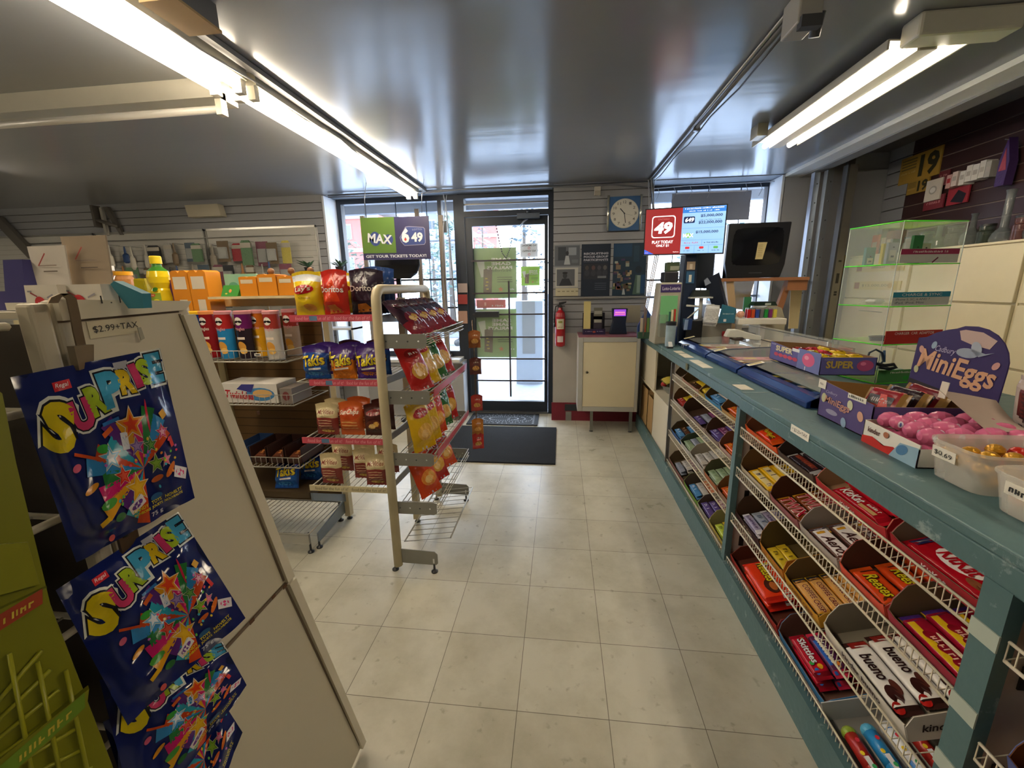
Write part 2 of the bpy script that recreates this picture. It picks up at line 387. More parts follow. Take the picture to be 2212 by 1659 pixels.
sheet(1126, 575, 1166, 617, YG+.03, 'parlay_sticker', 'small bright green square sticker on the right half of the door glass', 'sticker', parlay, mk('bright_green_print', '8fd21c', .5))
def nosmoke(A, w, h):
    A.text('NO SMOKING', w*.5, h*.85, w*.8, h*.14, card('3b3b40'), 2, bold=.02, flip=True); A.text('NO VAPING', w*.5, h*.45, w*.75, h*.14, card('3b3b40'), 2, bold=.02, flip=True)
    for y in (.66, .2): A.ell(w*.5, h*y, w*.14, w*.14, card('e0606a'), 2); A.ell(w*.5, h*y, w*.09, w*.09, card('f0f3f6'), 3)
sheet(1124, 525, 1162, 556, YG+.03, 'no_smoking_sticker', 'white no smoking and no vaping sticker at the top right of the door glass', 'sticker', nosmoke, 'eef2f6')
def redad(A, w, h):
    A.rect(w*.5, h*.5, w, h*.9, card('c4453c'), 1); A.rect(w*.3, h*.5, w*.06, h*.4, card('e8a090'), 2); scrib(A, w*.72, h*.3, w*.4, h*.2, card('f0e4e0'), 3)
sheet(1030, 647, 1092, 666, YG+.03, 'red_sticker', 'wide red sticker between the two green posters on the door', 'sticker', redad, 'b94a40')
b = MB(); p = [(-.53, 2.02), (-.5, 1.87), (-.47, 1.74), (-.43, 1.69), (-.39, 1.78), (-.36, 1.9)]
for i in range(len(p)-1):
    for k in range(5):
        t = k/5; u = (k+.6)/5
        b.rod((p[i][0]*(1-t)+p[i+1][0]*t, YG-.085, p[i][1]*(1-t)+p[i+1][1]*t), (p[i][0]*(1-u)+p[i+1][0]*u, YG-.085, p[i][1]*(1-u)+p[i+1][1]*u), .006, metl('5d6068'))
b.build('door_chain', label='dark metal chain draped across the top of the door glass', cat='chain')
# notes taped to the frame left of the door
for py0, py1, h, nm in ((612, 632, 'b9a7a0', 'pale'), (636, 657, 'a8433f', 'red'), (672, 699, 'c29a86', 'tan')):
    a = at(990, py1, 'y', YG-.07); c = at(1009, py0, 'y', YG-.07)
    MB().box(a.x, c.x, a.y, a.y+.015, a.z, c.z, card(h)).build('taped_note', label='small %s card taped to the frame left of the door' % nm, cat='note')
# ---- floor mats
def mat_(n, x0, x1, y0, y1, h, label, orn):
    mb = MB(); mb.box(x0, x1, y0, y1, 0, .012, h); A = Art()
    if orn:
        lt = card('8d9296'); cx, cy = (x1-x0)/2, (y1-y0)/2
        for k in range(3):
            for i in range(40):
                a = 2*math.pi*i/40; A.ell(cx+cx*(.82-.2*k)*math.cos(a), cy+cy*(.8-.24*k)*math.sin(a), .018, .012, lt, 1, a, 6)
        for i in range(26): A.rect(random.uniform(.04, x1-x0-.04), random.uniform(.04, y1-y0-.04), .03, .005, lt, 1, random.uniform(0, 3))
        for sx in (.05, x1-x0-.05):
            for i in range(7): A.ell(sx, .05+i*(y1-y0-.1)/6, .03, .02, lt, 1, .6, 6)
    mb.art(A, plane((x0, y0, .012), (1, 0, 0), (0, 1, 0)), .0008)
    mb.build('floor_mat', label=label, cat='mat')
mat_('m', -.835, -.09, 2.66, 3.05, mk('rubber_mat', '22252a', .8, bump=.4, bscale=120), 'small black doormat with pale scrollwork in front of the door', True)
mat_('m', -.9, .105, 1.71, 2.6, mk('carpet_mat', '1d2025', .95, bump=.8, bscale=300, var=.3, nscale=9), 'large plain charcoal mat on the tiles inside the entrance', False)
# ------------------------------------------------------------------ ceiling fixtures
GLOW = mk('fluorescent_glow', (1, .86, .67, 1), .4, emit=TUBE, var=0); HOUS = mk('white_enamel', 'bdb9aa', .35); HOLD = plas('e4dfcd')
def fixture(x, y0, y1, label, wide=.16, tube=(-.055, .055), lit=True, axis='y', z=ZC, trough=False, group=None, wrap=False, r=.016):
    o = thing('ceiling_light', (x, (y0+y1)/2, z-.1) if axis == 'y' else ((y0+y1)/2, x, z-.1), label, 'ceiling light', group)
    def P(a, b, c): return (a, b, c) if axis == 'y' else (b, a, c)
    def bx(mb, a0, a1, b0, b1, c0, c1, m): mb.box(a0, a1, b0, b1, c0, c1, m) if axis == 'y' else mb.box(b0, b1, a0, a1, c0, c1, m)
    mb = MB()
    if trough:
        bx(mb, x-.035, x+.035, y0, y1, z-.085, z, HOUS)
        for sx in (-1, 1):
            q = [P(x+sx*.02, y0, z-.055), P(x+sx*.02, y1, z-.055), P(x+sx*wide, y1, z-.045), P(x+sx*wide, y0, z-.045)]
            mb.slab(q, (0, 0, .006), HOUS); bx(mb, x+sx*wide-.004, x+sx*wide+.004, y0, y1, z-.075, z-.04, HOUS)
    else: bx(mb, x-wide/2, x+wide/2, y0, y1, z-.05-(0 if lit else .03), z, HOUS)
    mb.build('housing', o)
    for t in tube:
        tb = MB(); tb.rod(P(x+t, y0+.03, z-.078-(0 if lit else .04)), P(x+t, y1-.03, z-.078-(0 if lit else .04)), r, GLOW if lit else mk('unlit_tube', 'c9c6bd', .3), 12); tb.build('fluorescent_tube', o)
    for e, s in ((y0, 1), (y1, -1)):
        cb = MB()
        if trough: bx(cb, x-wide, x+wide, e, e+s*.018, z-.1, z-.0, HOUS)
        else:
            for t in tube: cb = MB(); bx(cb, x+t-.018, x+t+.018, e, e+s*.03, z-.105-(0 if lit else .04), z-.05, HOLD); cb.build('lamp_holder', o)
    return o
fixture(-1.315, -1.92, .51, 'long lit twin tube light on the ceiling, nearer end of the row over the shelves', .17, (-.06, .055))
fixture(-1.285, .55, 2.76, 'long lit twin tube light on the ceiling, running on towards the front window', .13, (-.035, .035))
fixture(.62, -3.0, -1.42, 'unlit tube light on the ceiling left of the tubes', .13, (-.03,), lit=False, axis='x')
fx = fixture(1.525, .6, 1.78, 'lit twin tube light with white side reflectors over the counter', .14, (-.075, .075), trough=True)
mb = MB(); mb.box(1.42, 1.76, .50, .6, 2.26, ZC, mk('white_enamel_cap', 'd6d2c2', .4)); mb.build('ballast_cover', fx, bevel=.01)
mb = MB(); mb.box(1.32, 1.38, 1.56, 1.66, 2.27, ZC, HOUS); mb.build('side_bracket', fx)
fixture(1.525, -1.9, -.72, 'lit twin tube light over the counter behind the viewer', .135, (-.062, .062), trough=True)
fixture(-4.3, -.6, 1.6, 'lit twin tube light over the far left aisle', .13, (-.04, .04))
CAB = mk('grey_cable', '6c6f74', .5, .3)
mb = MB(); mb.box(-1.205, -1.17, -1.5, 2.86, ZC-.025, ZC-.004, mk('painted_conduit', '7f7e7c', .5)); mb.build('cable_conduit', label='grey conduit fixed to the ceiling beside the long tube lights', cat='conduit')
mb = MB(); mb.path([(-1.225+.012*math.sin(i*1.3), -.6+i*.17, ZC-.035-.018*abs(math.sin(i*.9))) for i in range(21)], .005, mk('pale_cable', 'b9b7b0', .4)); mb.build('cable', label='thin pale cable sagging along the conduit by the tube lights', cat='cable')
mb = MB(); mb.rod((.945, .42, ZC-.02), (.95, 2.86, ZC-.02), .012, CAB); mb.rod((.925, .42, ZC-.014), (.93, 2.86, ZC-.014), .007, metl('a9adb2')); mb.path([(.96, .5+i*.2, ZC-.035-.02*math.sin(i*.8)**2) for i in range(12)], .005, plas('33363c')); mb.box(.93, .965, 1.5, 1.52, ZC-.04, ZC, metl('888'+'888')); mb.build('cable_conduit', label='metal conduit and black wire crossing the ceiling to the camera', cat='conduit')
cc = thing('security_camera', (.97, .36, 2.2), 'small grey security camera hanging from the ceiling conduit', 'camera')
mb = MB(); mb.box(.91, .985, .3, .42, 2.235, ZC, plas('a09d96')); mb.build('mount', cc, bevel=.006)
mb = MB(); mb.box(.915, .98, .285, .315, 2.215, 2.25, plas('3b3c3e')); mb.rod((1.0, .37, 2.22), (1.0, .35, 2.285), .017, plas('46474a'), 10); mb.build('lens_housing', cc)
bx_ = thing('junction_box', (-1.1, .05, 2.26), 'grey ceiling box with a tan wooden underside', 'box')
mb = MB(); mb.box(-1.15, -1.03, -.05, .12, 2.27, ZC, pnt('6f6e6c')); mb.build('housing', bx_); mb = MB(); mb.box(-1.155, -1.03, -.05, .13, 2.262, 2.27, card('b89b6b')); mb.build('base_plate', bx_)
# ------------------------------------------------------------------ shop counter on the right
def teal_mat():
    m = mk('worn_teal_paint', '4f6d71', .42, 0, .16, 5, .15, 40)
    n = m.node_tree.nodes; l = m.node_tree.links; b = n['Principled BSDF']; src = b.inputs['Base Color'].links[0].from_socket
    t = n.new('ShaderNodeTexNoise'); t.inputs['Scale'].default_value = 11; t.inputs['Detail'].default_value = 8; t.inputs['Roughness'].default_value = .7
    tc_ = n.new('ShaderNodeTexCoord'); l.new(tc_.outputs['Object'], t.inputs['Vector'])
    r = n.new('ShaderNodeValToRGB'); r.color_ramp.elements[0].position = .60; r.color_ramp.elements[1].position = .66
    l.new(t.outputs['Fac'], r.inputs[0]); x = n.new('ShaderNodeMix'); x.data_type = 'RGBA'; x.inputs['B'].default_value = lin('85989a')
    l.new(r.outputs[0], x.inputs['Factor']); l.new(src, x.inputs['A']); l.new(x.outputs['Result'], b.inputs['Base Color'])
    return m
TEAL = teal_mat(); CREAM = mk('cream_panel', 'cfc8b4', .5, var=.06, nscale=4); PINKW = mk('grimy_pinkish_board', 'c5b3a8', .6, var=.15, nscale=9); WIREW = mk('white_wire', 'ddd5c0', .35)
CT = .935; CX = .91
ct = thing('shop_counter', (1.2, .6, 0), 'long L-shaped teal topped counter with slanted candy shelves along the aisle', 'counter')
mb = MB(); mb.box(CX, 1.95, -1.7, .425, CT-.022, CT, TEAL); mb.box(1.6, 1.95, .425, 1.0, CT-.022, CT, TEAL); mb.box(1.90, 1.94, -1.7, 1.0, 0, CT-.022, CREAM); mb.box(CX, CX+.02, -1.7, .425, .862, CT-.022, TEAL); mb.box(CX+.006, 1.6, .43, 2.78, CT-.022, CT, TEAL); mb.box(CX+.006, CX+.024, .43, 2.78, .866, CT-.022, TEAL); mb.build('worktop', ct, bevel=.004)
mb = MB(); mb.box(.9, .925, -1.7, 2.72, 0, .125, TEAL); mb.build('kick_board', ct)
mb = MB(); mb.box(.925, 1.42, -1.7, 2.72, .09, .112, PINKW); mb.build('bottom_board', ct)
mb = MB(); mb.box(1.4, 1.42, -1.7, 2.72, .112, .912, mk('dim_back_panel', '93836f', .6)); mb.build('back_panel', ct)
for y in (-.69, .425, 1.555): MB().box(.935, 1.4, y-.008, y+.008, .112, .912, PINKW if y < 1 else CREAM).build('divider', ct)
mb = MB(); mb.box(.908, .935, .405, .44, .09, .866, TEAL); mb.build('post', ct)
mb = MB(); mb.box(.908, .935, -.715, -.665, .09, .866, TEAL); pst = mb.build('post', ct)
for z in (.745, .575, .43): MB().box(.905, .908, -.716, -.664, z, z+.035, card('a9b5ac')).build('tape', pst)
mb = MB(); mb.box(.908, .93, 1.545, 1.56, .09, .866, metl('8f8d88')); mb.build('post', ct)
mb = MB(); mb.box(.93, 1.4, 2.70, 2.72, .11, .862, CREAM); mb.box(.925, 1.4, 1.57, 2.7, .505, .525, CREAM); mb.box(.93, 1.38, 1.60, 2.12, .112, .505, CREAM); mb.build('side_cabinet', ct)
mb = MB(); mb.box(.93, .945, 2.13, 2.70, .525, .862, CREAM); mb.box(1.375, 1.39, 1.57, 2.7, .525, .862, CREAM); mb.build('open_niche_panel', ct)
SL = R(17)
def lip(y0, y1, z, parent=ct, d=.40):
    mb = MB(); x = .918
    for zz, r in ((z, .0032), (z-.038, .0028)): mb.rod((x, y0, zz), (x, y1, zz), r, WIREW)
    n = int((y1-y0)/.017)
    for i in range(n+1):
        y = y0+(y1-y0)*i/n; mb.rod((x, y, z), (x, y, z-.038), .0013, WIREW, 4, cap=False)
    n = int((y1-y0)/.035)
    for i in range(n+1):
        y = y0+(y1-y0)*i/n; mb.rod((x, y, z-.038), (x+d*math.cos(SL), y, z-.038+d*math.sin(SL)), .0013, WIREW, 4, cap=False)
    for k in (.0, .5, 1): mb.rod((x+d*k*math.cos(SL), y0, z-.04+d*k*math.sin(SL)), (x+d*k*math.cos(SL), y1, z-.04+d*k*math.sin(SL)), .0025, WIREW)
    return mb.build('wire_shelf', parent)
LZ = (.785, .60, .375, .15)
for z in LZ:
    lip(-.66, .40, z); lip(.447, 1.54, z)
for z in (.775, .55, .32): lip(-1.65, -.72, z)
mb = MB()
for y in (.36, 1.5, -.76):
    for z in (.68, .45, .22): mb.box(.97, .99, y+.055, y+.058, z-.02, z+.03, metl('4d4a45'))
mb.build('bracket_slots', ct)
# price stickers on the counter edge
def sticker(loc, w, h, X, Z, s, label, hexc='e8e6dc', par=None):
    mb = MB(); S = plane(loc, X, Z); N = V(X).cross(V(Z)).normalized()
    mb.slab([S(0, 0), S(w, 0), S(w, h), S(0, h)], N*.0006, card(hexc)); A = Art(); A.text(s, w/2, h/2, w*.82, h*.5, card('2d2b2a'), 2, rot=.03, bold=.0); mb.art(A, S, .0005)
    return mb.build('price_sticker', par, label=None if par else label, cat=None if par else 'sticker')
sticker((CX-.0008, .012, .905), .105, .026, (0, -1, 0), (0, 0, 1), '* $2.25+TAX', 'handwritten price sticker on the teal counter edge')
for i, (y, w) in enumerate(((1.52, .1), (1.33, .16), (1.12, .12), (.98, .13), (.47, .1))):
    mb = MB(); mb.box(.93, .985, y, y+w, CT+.0002, CT+.0016, card('cfc9b8')); mb.build('worn_paper_label', label='worn cream paper label stuck on the counter top, %s from the candy cartons' % ('fifth', 'fourth', 'third', 'second', 'nearest')[i], cat='label')
mb = MB(); mb.box(.908, .9095, 1.19, 1.23, .88, .92, card('6b6a4b')); mb.build('rust_patch', ct)
# ------------------------------------------------------------------ wrapped bars and display cartons
def wrapper(L, w, h, base, art=None, ends=None, fin=.012, p=5, name='chocolate_bar', wob=.0015, round_=False):
    st = [(-L/2, .0012, w*.98), (-L/2+fin, .0014, w*.96), (-L/2+fin+.008, h*.75, w*.97), (-L/2+fin+.018, h, w), (-L*.2, h, w), (0, h*.97, w*.99), (L*.2, h, w)]
    st += [(-a, b, c) for a, b, c in reversed(st[:4])]
    n = 14; rnd = random.Random(hash(name) % 99+int(L*1e4)); mb = MB(); vs = []
    for x, hh, ww in st:
        for k in range(n):
            a = 2*math.pi*(k+.5)/n; c, s = math.cos(a), math.sin(a); q = 2/p if not round_ else 1
            y = ww/2*math.copysign(abs(c)**q, c); z = hh/2*math.copysign(abs(s)**q, s)
            vs.append((x, y+rnd.uniform(-wob, wob)*.5, h/2+z+(rnd.uniform(-wob, wob) if hh > .003 else 0)*.6))
    N = len(st)
    for i in range(N-1):
        mm = (ends or base) if i in (0, 1, N-2, N-3) else base
        mb.add(vs[i*n:(i+2)*n], [(k, (k+1) % n, (k+1) % n+n, k+n) for k in range(n)], mm, i not in (0, N-2))
    mb.add(vs[:n], [tuple(range(n-1, -1, -1))], ends or base); mb.add(vs[-n:], [tuple(range(n))], ends or base)
    if art:
        A = Art(); art(A, L, w)
        def S(u, v, o):
            t = min(.97, abs(2*v/w)); q = 2/p if not round_ else 1; c = t**(1/q) if t else 0
            z = h/2+h/2*(max(0, 1-c*c)**.5)**q
            k = max(0, (abs(u)-(L/2-fin-.018))/.02); z = z if k <= 0 else h/2+(z-h/2)*max(.12, 1-k)
            return V((u, v, z+.0012+o))
        mb.art(A, S, .0005, .03)
    return mb
BARS = {}
def bar(key, *a, **k): BARS[key] = (wrapper(*a, **k), a)
wh, yl, rd, bk = card('efece2'), card('e8c41c'), card('c0141c'), card('241a1c')
def T(s, c, h=.6, out=None, x=0, w=.75, sh=.0, bold=.02, y=0, bg=None, ob=.05):
    def f(A, L, W):
        if bg: A.rect(L*x, W*y, L*w*1.08, W*h*1.2, card(bg), 1)
        if out: A.text(s, L*x, W*y, L*w*1.02, W*h*1.15, foilp(out), 2, bold=bold+ob, shear=sh)
        A.text(s, L*x, W*y, L*w, W*h, foilp(c), 3, bold=bold, shear=sh)
    return f
def both(*fs):
    def f(A, L, W):
        for g in fs: g(A, L, W)
    return f
def G(c, h=.4, x=0, y=0, w=.5, lay=3, rot=0): return lambda A, L, W: scrib(A, L*x, W*y, L*w, W*h, foilp(c), lay, rot=rot)
def R_(x, y, w, h, c, lay=1, rot=0): return lambda A, L, W: A.rect(L*x, W*y, L*w, W*h, foilp(c), lay, rot)
def E_(x, y, w, h, c, lay=1, rot=0): return lambda A, L, W: A.ell(L*x, W*y, L*w, W*h, foilp(c), lay, rot)
bar('yellow', .205, .042, .022, foil('dfb31e'), both(R_(.02, -.04, .72, .55, 'e7d79a'), G('3a3350', .5, x=-.12, w=.4), G('4a4374', .42, x=.24, w=.26)), foil('e0a41c'))
bar('twix', .195, .05, .022, foil('7c3d1c'), both(T('TWIX', 'b3132c', .74, out='f3d9d2', w=.72, sh=.15, ob=.04)), foil('c08a28'))
bar('aero', .18, .052, .022, foil('5e3b33'), both(R_(.06, -.02, .78, .78, 'e6e1e2'), T('Aero', '3b1514', .6, x=.1, w=.5, sh=.3), R_(-.36, 0, .16, .9, '2d2f5f', 2), R_(-.25, .1, .06, .8, 'dba21f', 2), T('3', 'f2f2f2', .5, x=-.37, w=.06)), foil('70503c'))
bar('reese', .165, .058, .022, foil('d8491b'), both(T('Reeses', 'cdbf1e', .5, out='3a1a10', x=.04, w=.56, sh=.3), E_(.38, -.18, .2, .45, '6b2f14', 1), R_(-.36, .1, .1, .6, '3a1410', 1)), foil('e0571e'))
bar('henry', .215, .047, .027, foil('9d1630'), both(R_(0, -.28, .9, .3, 'd9b21c'), E_(-.1, .0, .2, .5, '8a0f22', 2, .4), E_(.1, .02, .2, .5, '8a0f22', 2, .4), E_(.28, 0, .16, .5, '8a0f22', 2, .4), G('e8b8a8', .3, x=.1, w=.55), R_(-.42, 0, .14, .95, '4b2a86', 2), E_(.1, .25, .5, .2, 'e7d9c0', 2)), foil('cfa31c'))
bar('coffee', .185, .04, .022, foil('c98a35'), both(R_(.05, 0, .74, .86, 'd9a55c'), T('COFFEE', '6f1a1c', .42, x=-.08, w=.36, y=.05, out='e9c992'), T('CRISP', '6f1a1c', .42, x=.26, w=.26, y=-.02, out='e9c992'), R_(-.4, 0, .14, .96, '20222e', 2), T('2', 'e9e9e9', .6, x=-.4, w=.06), R_(.44, 0, .08, .9, '3a1a18', 2)), foil('caa11e'))
bar('bueno', .215, .06, .022, foil('e9e6e2'), both(T('bueno', '2a1414', .5, x=-.08, w=.36, sh=.1), R_(-.42, .1, .12, .8, '93231e'), E_(.28, -.1, .24, .5, '3a1a18'), E_(.2, .16, .2, .3, '5a2d26'), E_(.42, -.3, .12, .4, 'b9211c')), foil('3a2220'))
bar('skittles', .17, .05, .03, foil('b3142a'), both(T('Skittles', 'e9e9ee', .42, out='7a0f20', x=-.05, w=.55), E_(.3, .1, .1, .3, 'e6a91e', 2), E_(.37, -.2, .09, .3, '2f6fd0', 2), E_(.22, -.25, .09, .28, '3aa34a', 2), E_(-.38, .2, .08, .25, 'f0d020', 2)), foil('8a1022'))
bar('starb', .17, .045, .03, foil('5a2a50'), both(T('Skittles', 'e3e3e6', .42, x=0, w=.6, sh=.2), E_(.3, .1, .16, .3, 'e0801e', 2), R_(.1, -.3, .7, .2, '2a62c0')), foil('c32d4a'))
bar('dark', .17, .04, .022, foil('33262b'), both(R_(0, .1, .7, .4, '7a2f24'), G('b3553a', .3, w=.5)), foil('b8b8bd'))
bar('silver', .15, .03, .018, foil('9a93b0'), both(G('4a3a6a', .5, w=.7)), foil('c9c9d4'))
bar('chunky', .20, .04, .026, foil('b01222'), both(T('KitKat', 'f2ecec', .6, x=-.15, w=.4, sh=.2), R_(.2, -.25, .3, .25, 'c9a06a'), G('e9e0d8', .22, x=.25, w=.28, y=.1)), foil('c41a2c'))
bar('kkshine', .22, .03, .026, foil('c05a9a'), both(T('KitKat', 'f2ecec', .6, x=-.18, w=.3), R_(.2, .2, .4, .3, '7a86e8')), foil('e9b0c0'))
bar('kitkat', .215, .085, .024, foil('a80f1e'), both(lambda A, L, W: A.ell(L*.02, 0, L*.5, W*.62, foilp('f1e9e7'), 1, .05), T('KitKat', 'b0101e', .42, x=.02, w=.4, sh=.25, bold=.03), R_(-.4, .06, .13, .8, '20245a', 2), T('2', 'f0f0f0', .5, x=-.4, w=.05), E_(.3, -.28, .2, .2, '8a5232', 2)), foil('b31424'))
bar('rfast', .15, .05, .03, foil('df3d17'), both(T('Fast', 'e6c21c', .4, out='2a2010', x=-.12, w=.4, y=.1), T('Best', 'e6c21c', .34, out='2a2010', x=.16, w=.3, y=-.02), E_(.28, -.2, .22, .35, '6b2f14', 2), E_(.1, -.28, .12, .2, 'd98a30', 2)), foil('e0571e'))
bar('rbig', .235, .12, .03, foil('dd3a17'), both(T('Reeses', 'd0bd22', .36, out='3a1a10', x=-.14, w=.5, y=.08, sh=.3, ob=.07), R_(-.36, .3, .12, .2, 'e0901c', 2), E_(.2, -.05, .34, .44, '4a2218', 2), E_(.22, -.02, .2, .22, 'b0602c', 3), R_(.26, .32, .06, .12, 'e9e4e0', 3), R_(.42, .2, .07, .24, 'c9c4c4', 3)), foil('c4281a'))
for k, c, t, tc_ in (('g_red', 'a3302a', 'SOUR', 'f0e0d8'), ('g_yel', 'd0b22c', 'LEMON', '4a3a10'), ('g_pur', '5b4a86', 'GRAPE', 'e0dcf0'), ('g_grn', '93a886', 'MINT', '2e5a30'), ('g_blu', '4d86b8', 'ICE', 'f0f4f8'), ('g_wht', 'bcb9b4', 'GUM', '555555'), ('g_org', 'cf5a1e', 'PEANUT', 'f0d040'), ('g_dpk', '7a3f68', 'BERRY', 'e8d0e0'), ('g_lim', 'a8b83c', 'LIME', '33501c'), ('g_brn', '4a2c1e', 'CARAMEL', 'c9a46a'), ('g_sil', '8f96a6', 'ICE', '33507a')):
    bar(k, .15, .036, .02, foil(c), G(tc_, .45, w=.5), foil(c))
NUM = ('first', 'second', 'third', 'fourth', 'fifth', 'sixth', 'seventh')
_proto = {}
def carton(y0, y1, lz, outer, inner, barkey, n, clabel, blabel, d=.26, hl=.10, hr=.05, hf=.035, side='', sidec='e9dcb0', layers=1, lift=.0, z0=-.0255, jit=.006, desc='wrapped chocolate bar', start=.012, x=.944, pitch=None, sl=SL, bname='chocolate_bar', bcat='chocolate bar'):
    """open display carton on a slanted shelf; local x runs along the aisle towards the viewer, y up the slope"""
    w = y0-y1-.006; t = .003
    if lz > .7: hl, d, hr = min(hl, .078), min(d, .225), min(hr, .065)
    M = frame((x, y0-.003, lz+z0), (0, -1, 0), (math.cos(sl), 0, math.sin(sl)))
    oc, ic = card(outer), card(inner); mb = MB()
    mb.box(0, w, 0, d, 0, t, ic)
    def wall(pts, nrm, th=t):
        mb.slab([V(p) for p in pts], V(nrm)*th/2, ic); mb.slab([V(p)-V(nrm)*.0002 for p in pts], -V(nrm)*th/2, oc)
    wall([(0, 0, 0), (0, d, 0), (0, d, hl), (0, .05, hl), (0, .015, hl*.7), (0, 0, hf+.005)], (1, 0, 0))
    wall([(w, 0, 0), (w, 0, hf+.004), (w, .02, hr), (w, d, hr+.012), (w, d, 0)], (-1, 0, 0))
    wall([(0, d, 0), (w, d, 0), (w, d, hl*.9), (0, d, hl)], (0, -1, 0))
    wall([(0, 0, 0), (0, 0, hf+.01), (w*.1, 0, hf), (w*.9, 0, hf), (w, 0, hf+.01), (w, 0, 0)], (0, 1, 0))
    if side:
        A = Art(); A.text(side, d*.42, hr*.52, d*.6, hr*.5, card(sidec), 2, bold=.02, shear=.2, fit=True); mb.art(A, lambda u, v, o: V((w+t/2+.0008+o, u, v)), .0005)
        A = Art(); A.text(side, w*.5, hf*.5, w*.7, hf*.5, card(sidec), 2, bold=.02, shear=.2, fit=True); mb.art(A, lambda u, v, o: V((u, -t/2-.0008-o, v)), .0005)
    co = mb.build('display_carton', M=M, label=clabel, cat='carton')
    if not barkey: return co
    keys = barkey if isinstance(barkey, (list, tuple)) else [barkey]
    for i in range(n):
        k = keys[i % len(keys)]; L, W_, H_ = BARS[k][1][:3]; pt = pitch or (W_*1.02); sc = min(1, (w-.012)/L)
        yy = start+W_/2+i*pt
        if yy+W_/2 > d-.004: break
        for ly in range(layers):
            zz = t+.0028+ly*(H_*1.08+.002)
            if ly == layers-1: zz += lift*(i % 2)
            MM = M @ Matrix.Translation((w/2+(random.uniform(-jit, jit) if sc >= 1 and w-L > 2*jit+.006 else 0), yy, zz)) @ Matrix.Rotation(random.uniform(-.01, .01), 4, 'Z') @ Matrix.Diagonal((sc, 1, 1, 1))
            lb = blabel if isinstance(blabel, str) else blabel[i % len(blabel)]
            lb = lb.split(' ')
            lb = '%s, %s from front%s' % (' '.join(lb[:12]), NUM[i], '' if layers == 1 else (' on top' if ly == layers-1 else ' underneath'))
            if k not in _proto:
                _proto[k] = BARS[k][0].build(bname, M=MM, label=lb, cat=bcat, group=None); o = _proto[k]
            else: o = dup(_proto[k], MM, lb)
            o['group'] = 'bars in the '+clabel[:60]
    return co
# second bay (nearest whole bay), four shelves
A_, B_, C_, D_ = LZ
carton(.398, .125, A_, 'd8551e', '7a4a30', 'rfast', 3, 'orange carton of nut chocolates at the far end of the top shelf, nearest bay', 'orange and yellow chocolate pack in the top shelf carton', side='Reeses', sidec='e0c030', layers=1, hl=.08, pitch=.058)
carton(.12, -.105, A_, '4a3a34', '3a2a22', 'dark', 4, 'dark brown carton of chocolate bars under the price sticker', 'dark brown bar with rust stripe in the top shelf carton', layers=1, hl=.085, hr=.04, pitch=.046)
carton(-.115, -.41, A_, 'b3262c', 'b08a68', ['chunky', 'chunky', 'kkshine', 'chunky'], 5, 'red carton with tan inside holding loose red wafer bars, top shelf', 'red wafer bar in the red carton with tan inside', d=.25, side='KitKat', sidec='f0e8e8', hl=.1, hr=.085, layers=1, lift=.012, pitch=.043)
carton(-.42, -.662, A_, '9c1624', '8a7460', 'kitkat', 2, 'dark red carton with big red wafer packs at the near end of the top shelf', 'large red pack with white oval in the dark red carton', d=.25, side='KitKat', sidec='f0e8e8', hl=.1, layers=1, lift=.014, pitch=.09)
carton(.398, .14, B_, 'b9ad98', '5d4228', 'yellow', 5, 'cream carton of yellow bars at the far end of the second shelf', 'yellow bar with dark lettering in the cream carton', layers=1, hr=.045, pitch=.045)
carton(.132, -.064, B_, '93585c', '4f2c18', 'twix', 4, 'brown lined carton of gold and red bars on the second shelf', 'gold bar with red lettering in the brown lined carton', layers=1, pitch=.057, hr=.04)
carton(-.07, -.27, B_, 'a9a09a', '9d948a', 'aero', 4, 'grey carton of white chocolate bars in the middle of the second shelf', 'white and brown bar with a blue end in the grey carton', layers=1, pitch=.06, hl=.085, hr=.04)
carton(-.277, -.45, B_, 'd4523c', '54392c', 'reese', 3, 'salmon red carton of orange peanut packs on the second shelf', 'orange pack with yellow script in the salmon red carton', layers=1, pitch=.068, hl=.1)
carton(-.457, -.662, B_, '9c2a40', '75664f', 'henry', 4, 'maroon carton of yellow and red bars at the near end of the second shelf', 'yellow and red bar with purple end in the maroon carton', layers=1, pitch=.05, hl=.1, lift=.006)
carton(.398, .165, C_, '3a1a1e', '4a3320', ['silver', 'g_sil', 'silver', 'silver'], 4, 'dark maroon carton of silver bars at the far end of the third shelf', 'silver and purple bar in the dark maroon carton', side='24  Cara', layers=2, pitch=.036, hr=.048)
carton(.158, -.02, C_, 'c07a20', '5a4a28', 'g_yel', 2, 'tall yellow and red carton half empty on the third shelf', 'yellow wrapped bar down in the half empty carton', side='Reeses', sidec='d0c020', hr=.075, hl=.12)
carton(-.03, -.235, C_, 'c8921e', '6a5434', 'coffee', 4, 'golden carton of brown lettered bars on the third shelf', 'golden bar with dark red letters in the golden carton', side='COFFEE CRISP', sidec='6a2a1c', layers=1, pitch=.045, hl=.09)
carton(-.26, -.57, C_, 'd9d4ca', '8a8272', 'bueno', 3, 'white carton of white wafer bars at the near end of the third shelf', 'white wafer bar with dark swirl in the white carton', side='kinder bueno', sidec='2a1a1a', layers=1, pitch=.066, hr=.07, hf=.04)
carton(.398, -.035, D_, 'a82c20', '5f2c1c', 'rbig', 2, 'red carton with large orange boxes of peanut chocolates on the bottom shelf', 'large orange chocolate box with yellow script in the red carton', side='Reeses', sidec='c88a2a', layers=2, pitch=.124, hl=.07, hr=.07, d=.27)
carton(-.045, -.32, D_, '3a7aa8', '6a4a40', ['skittles', 'starb', 'skittles', 'skittles'], 4, 'blue edged carton of bright candy packs on the bottom shelf', 'shiny red and purple candy pack in the blue edged carton', side='', layers=2, pitch=.052, hr=.045, lift=.006)
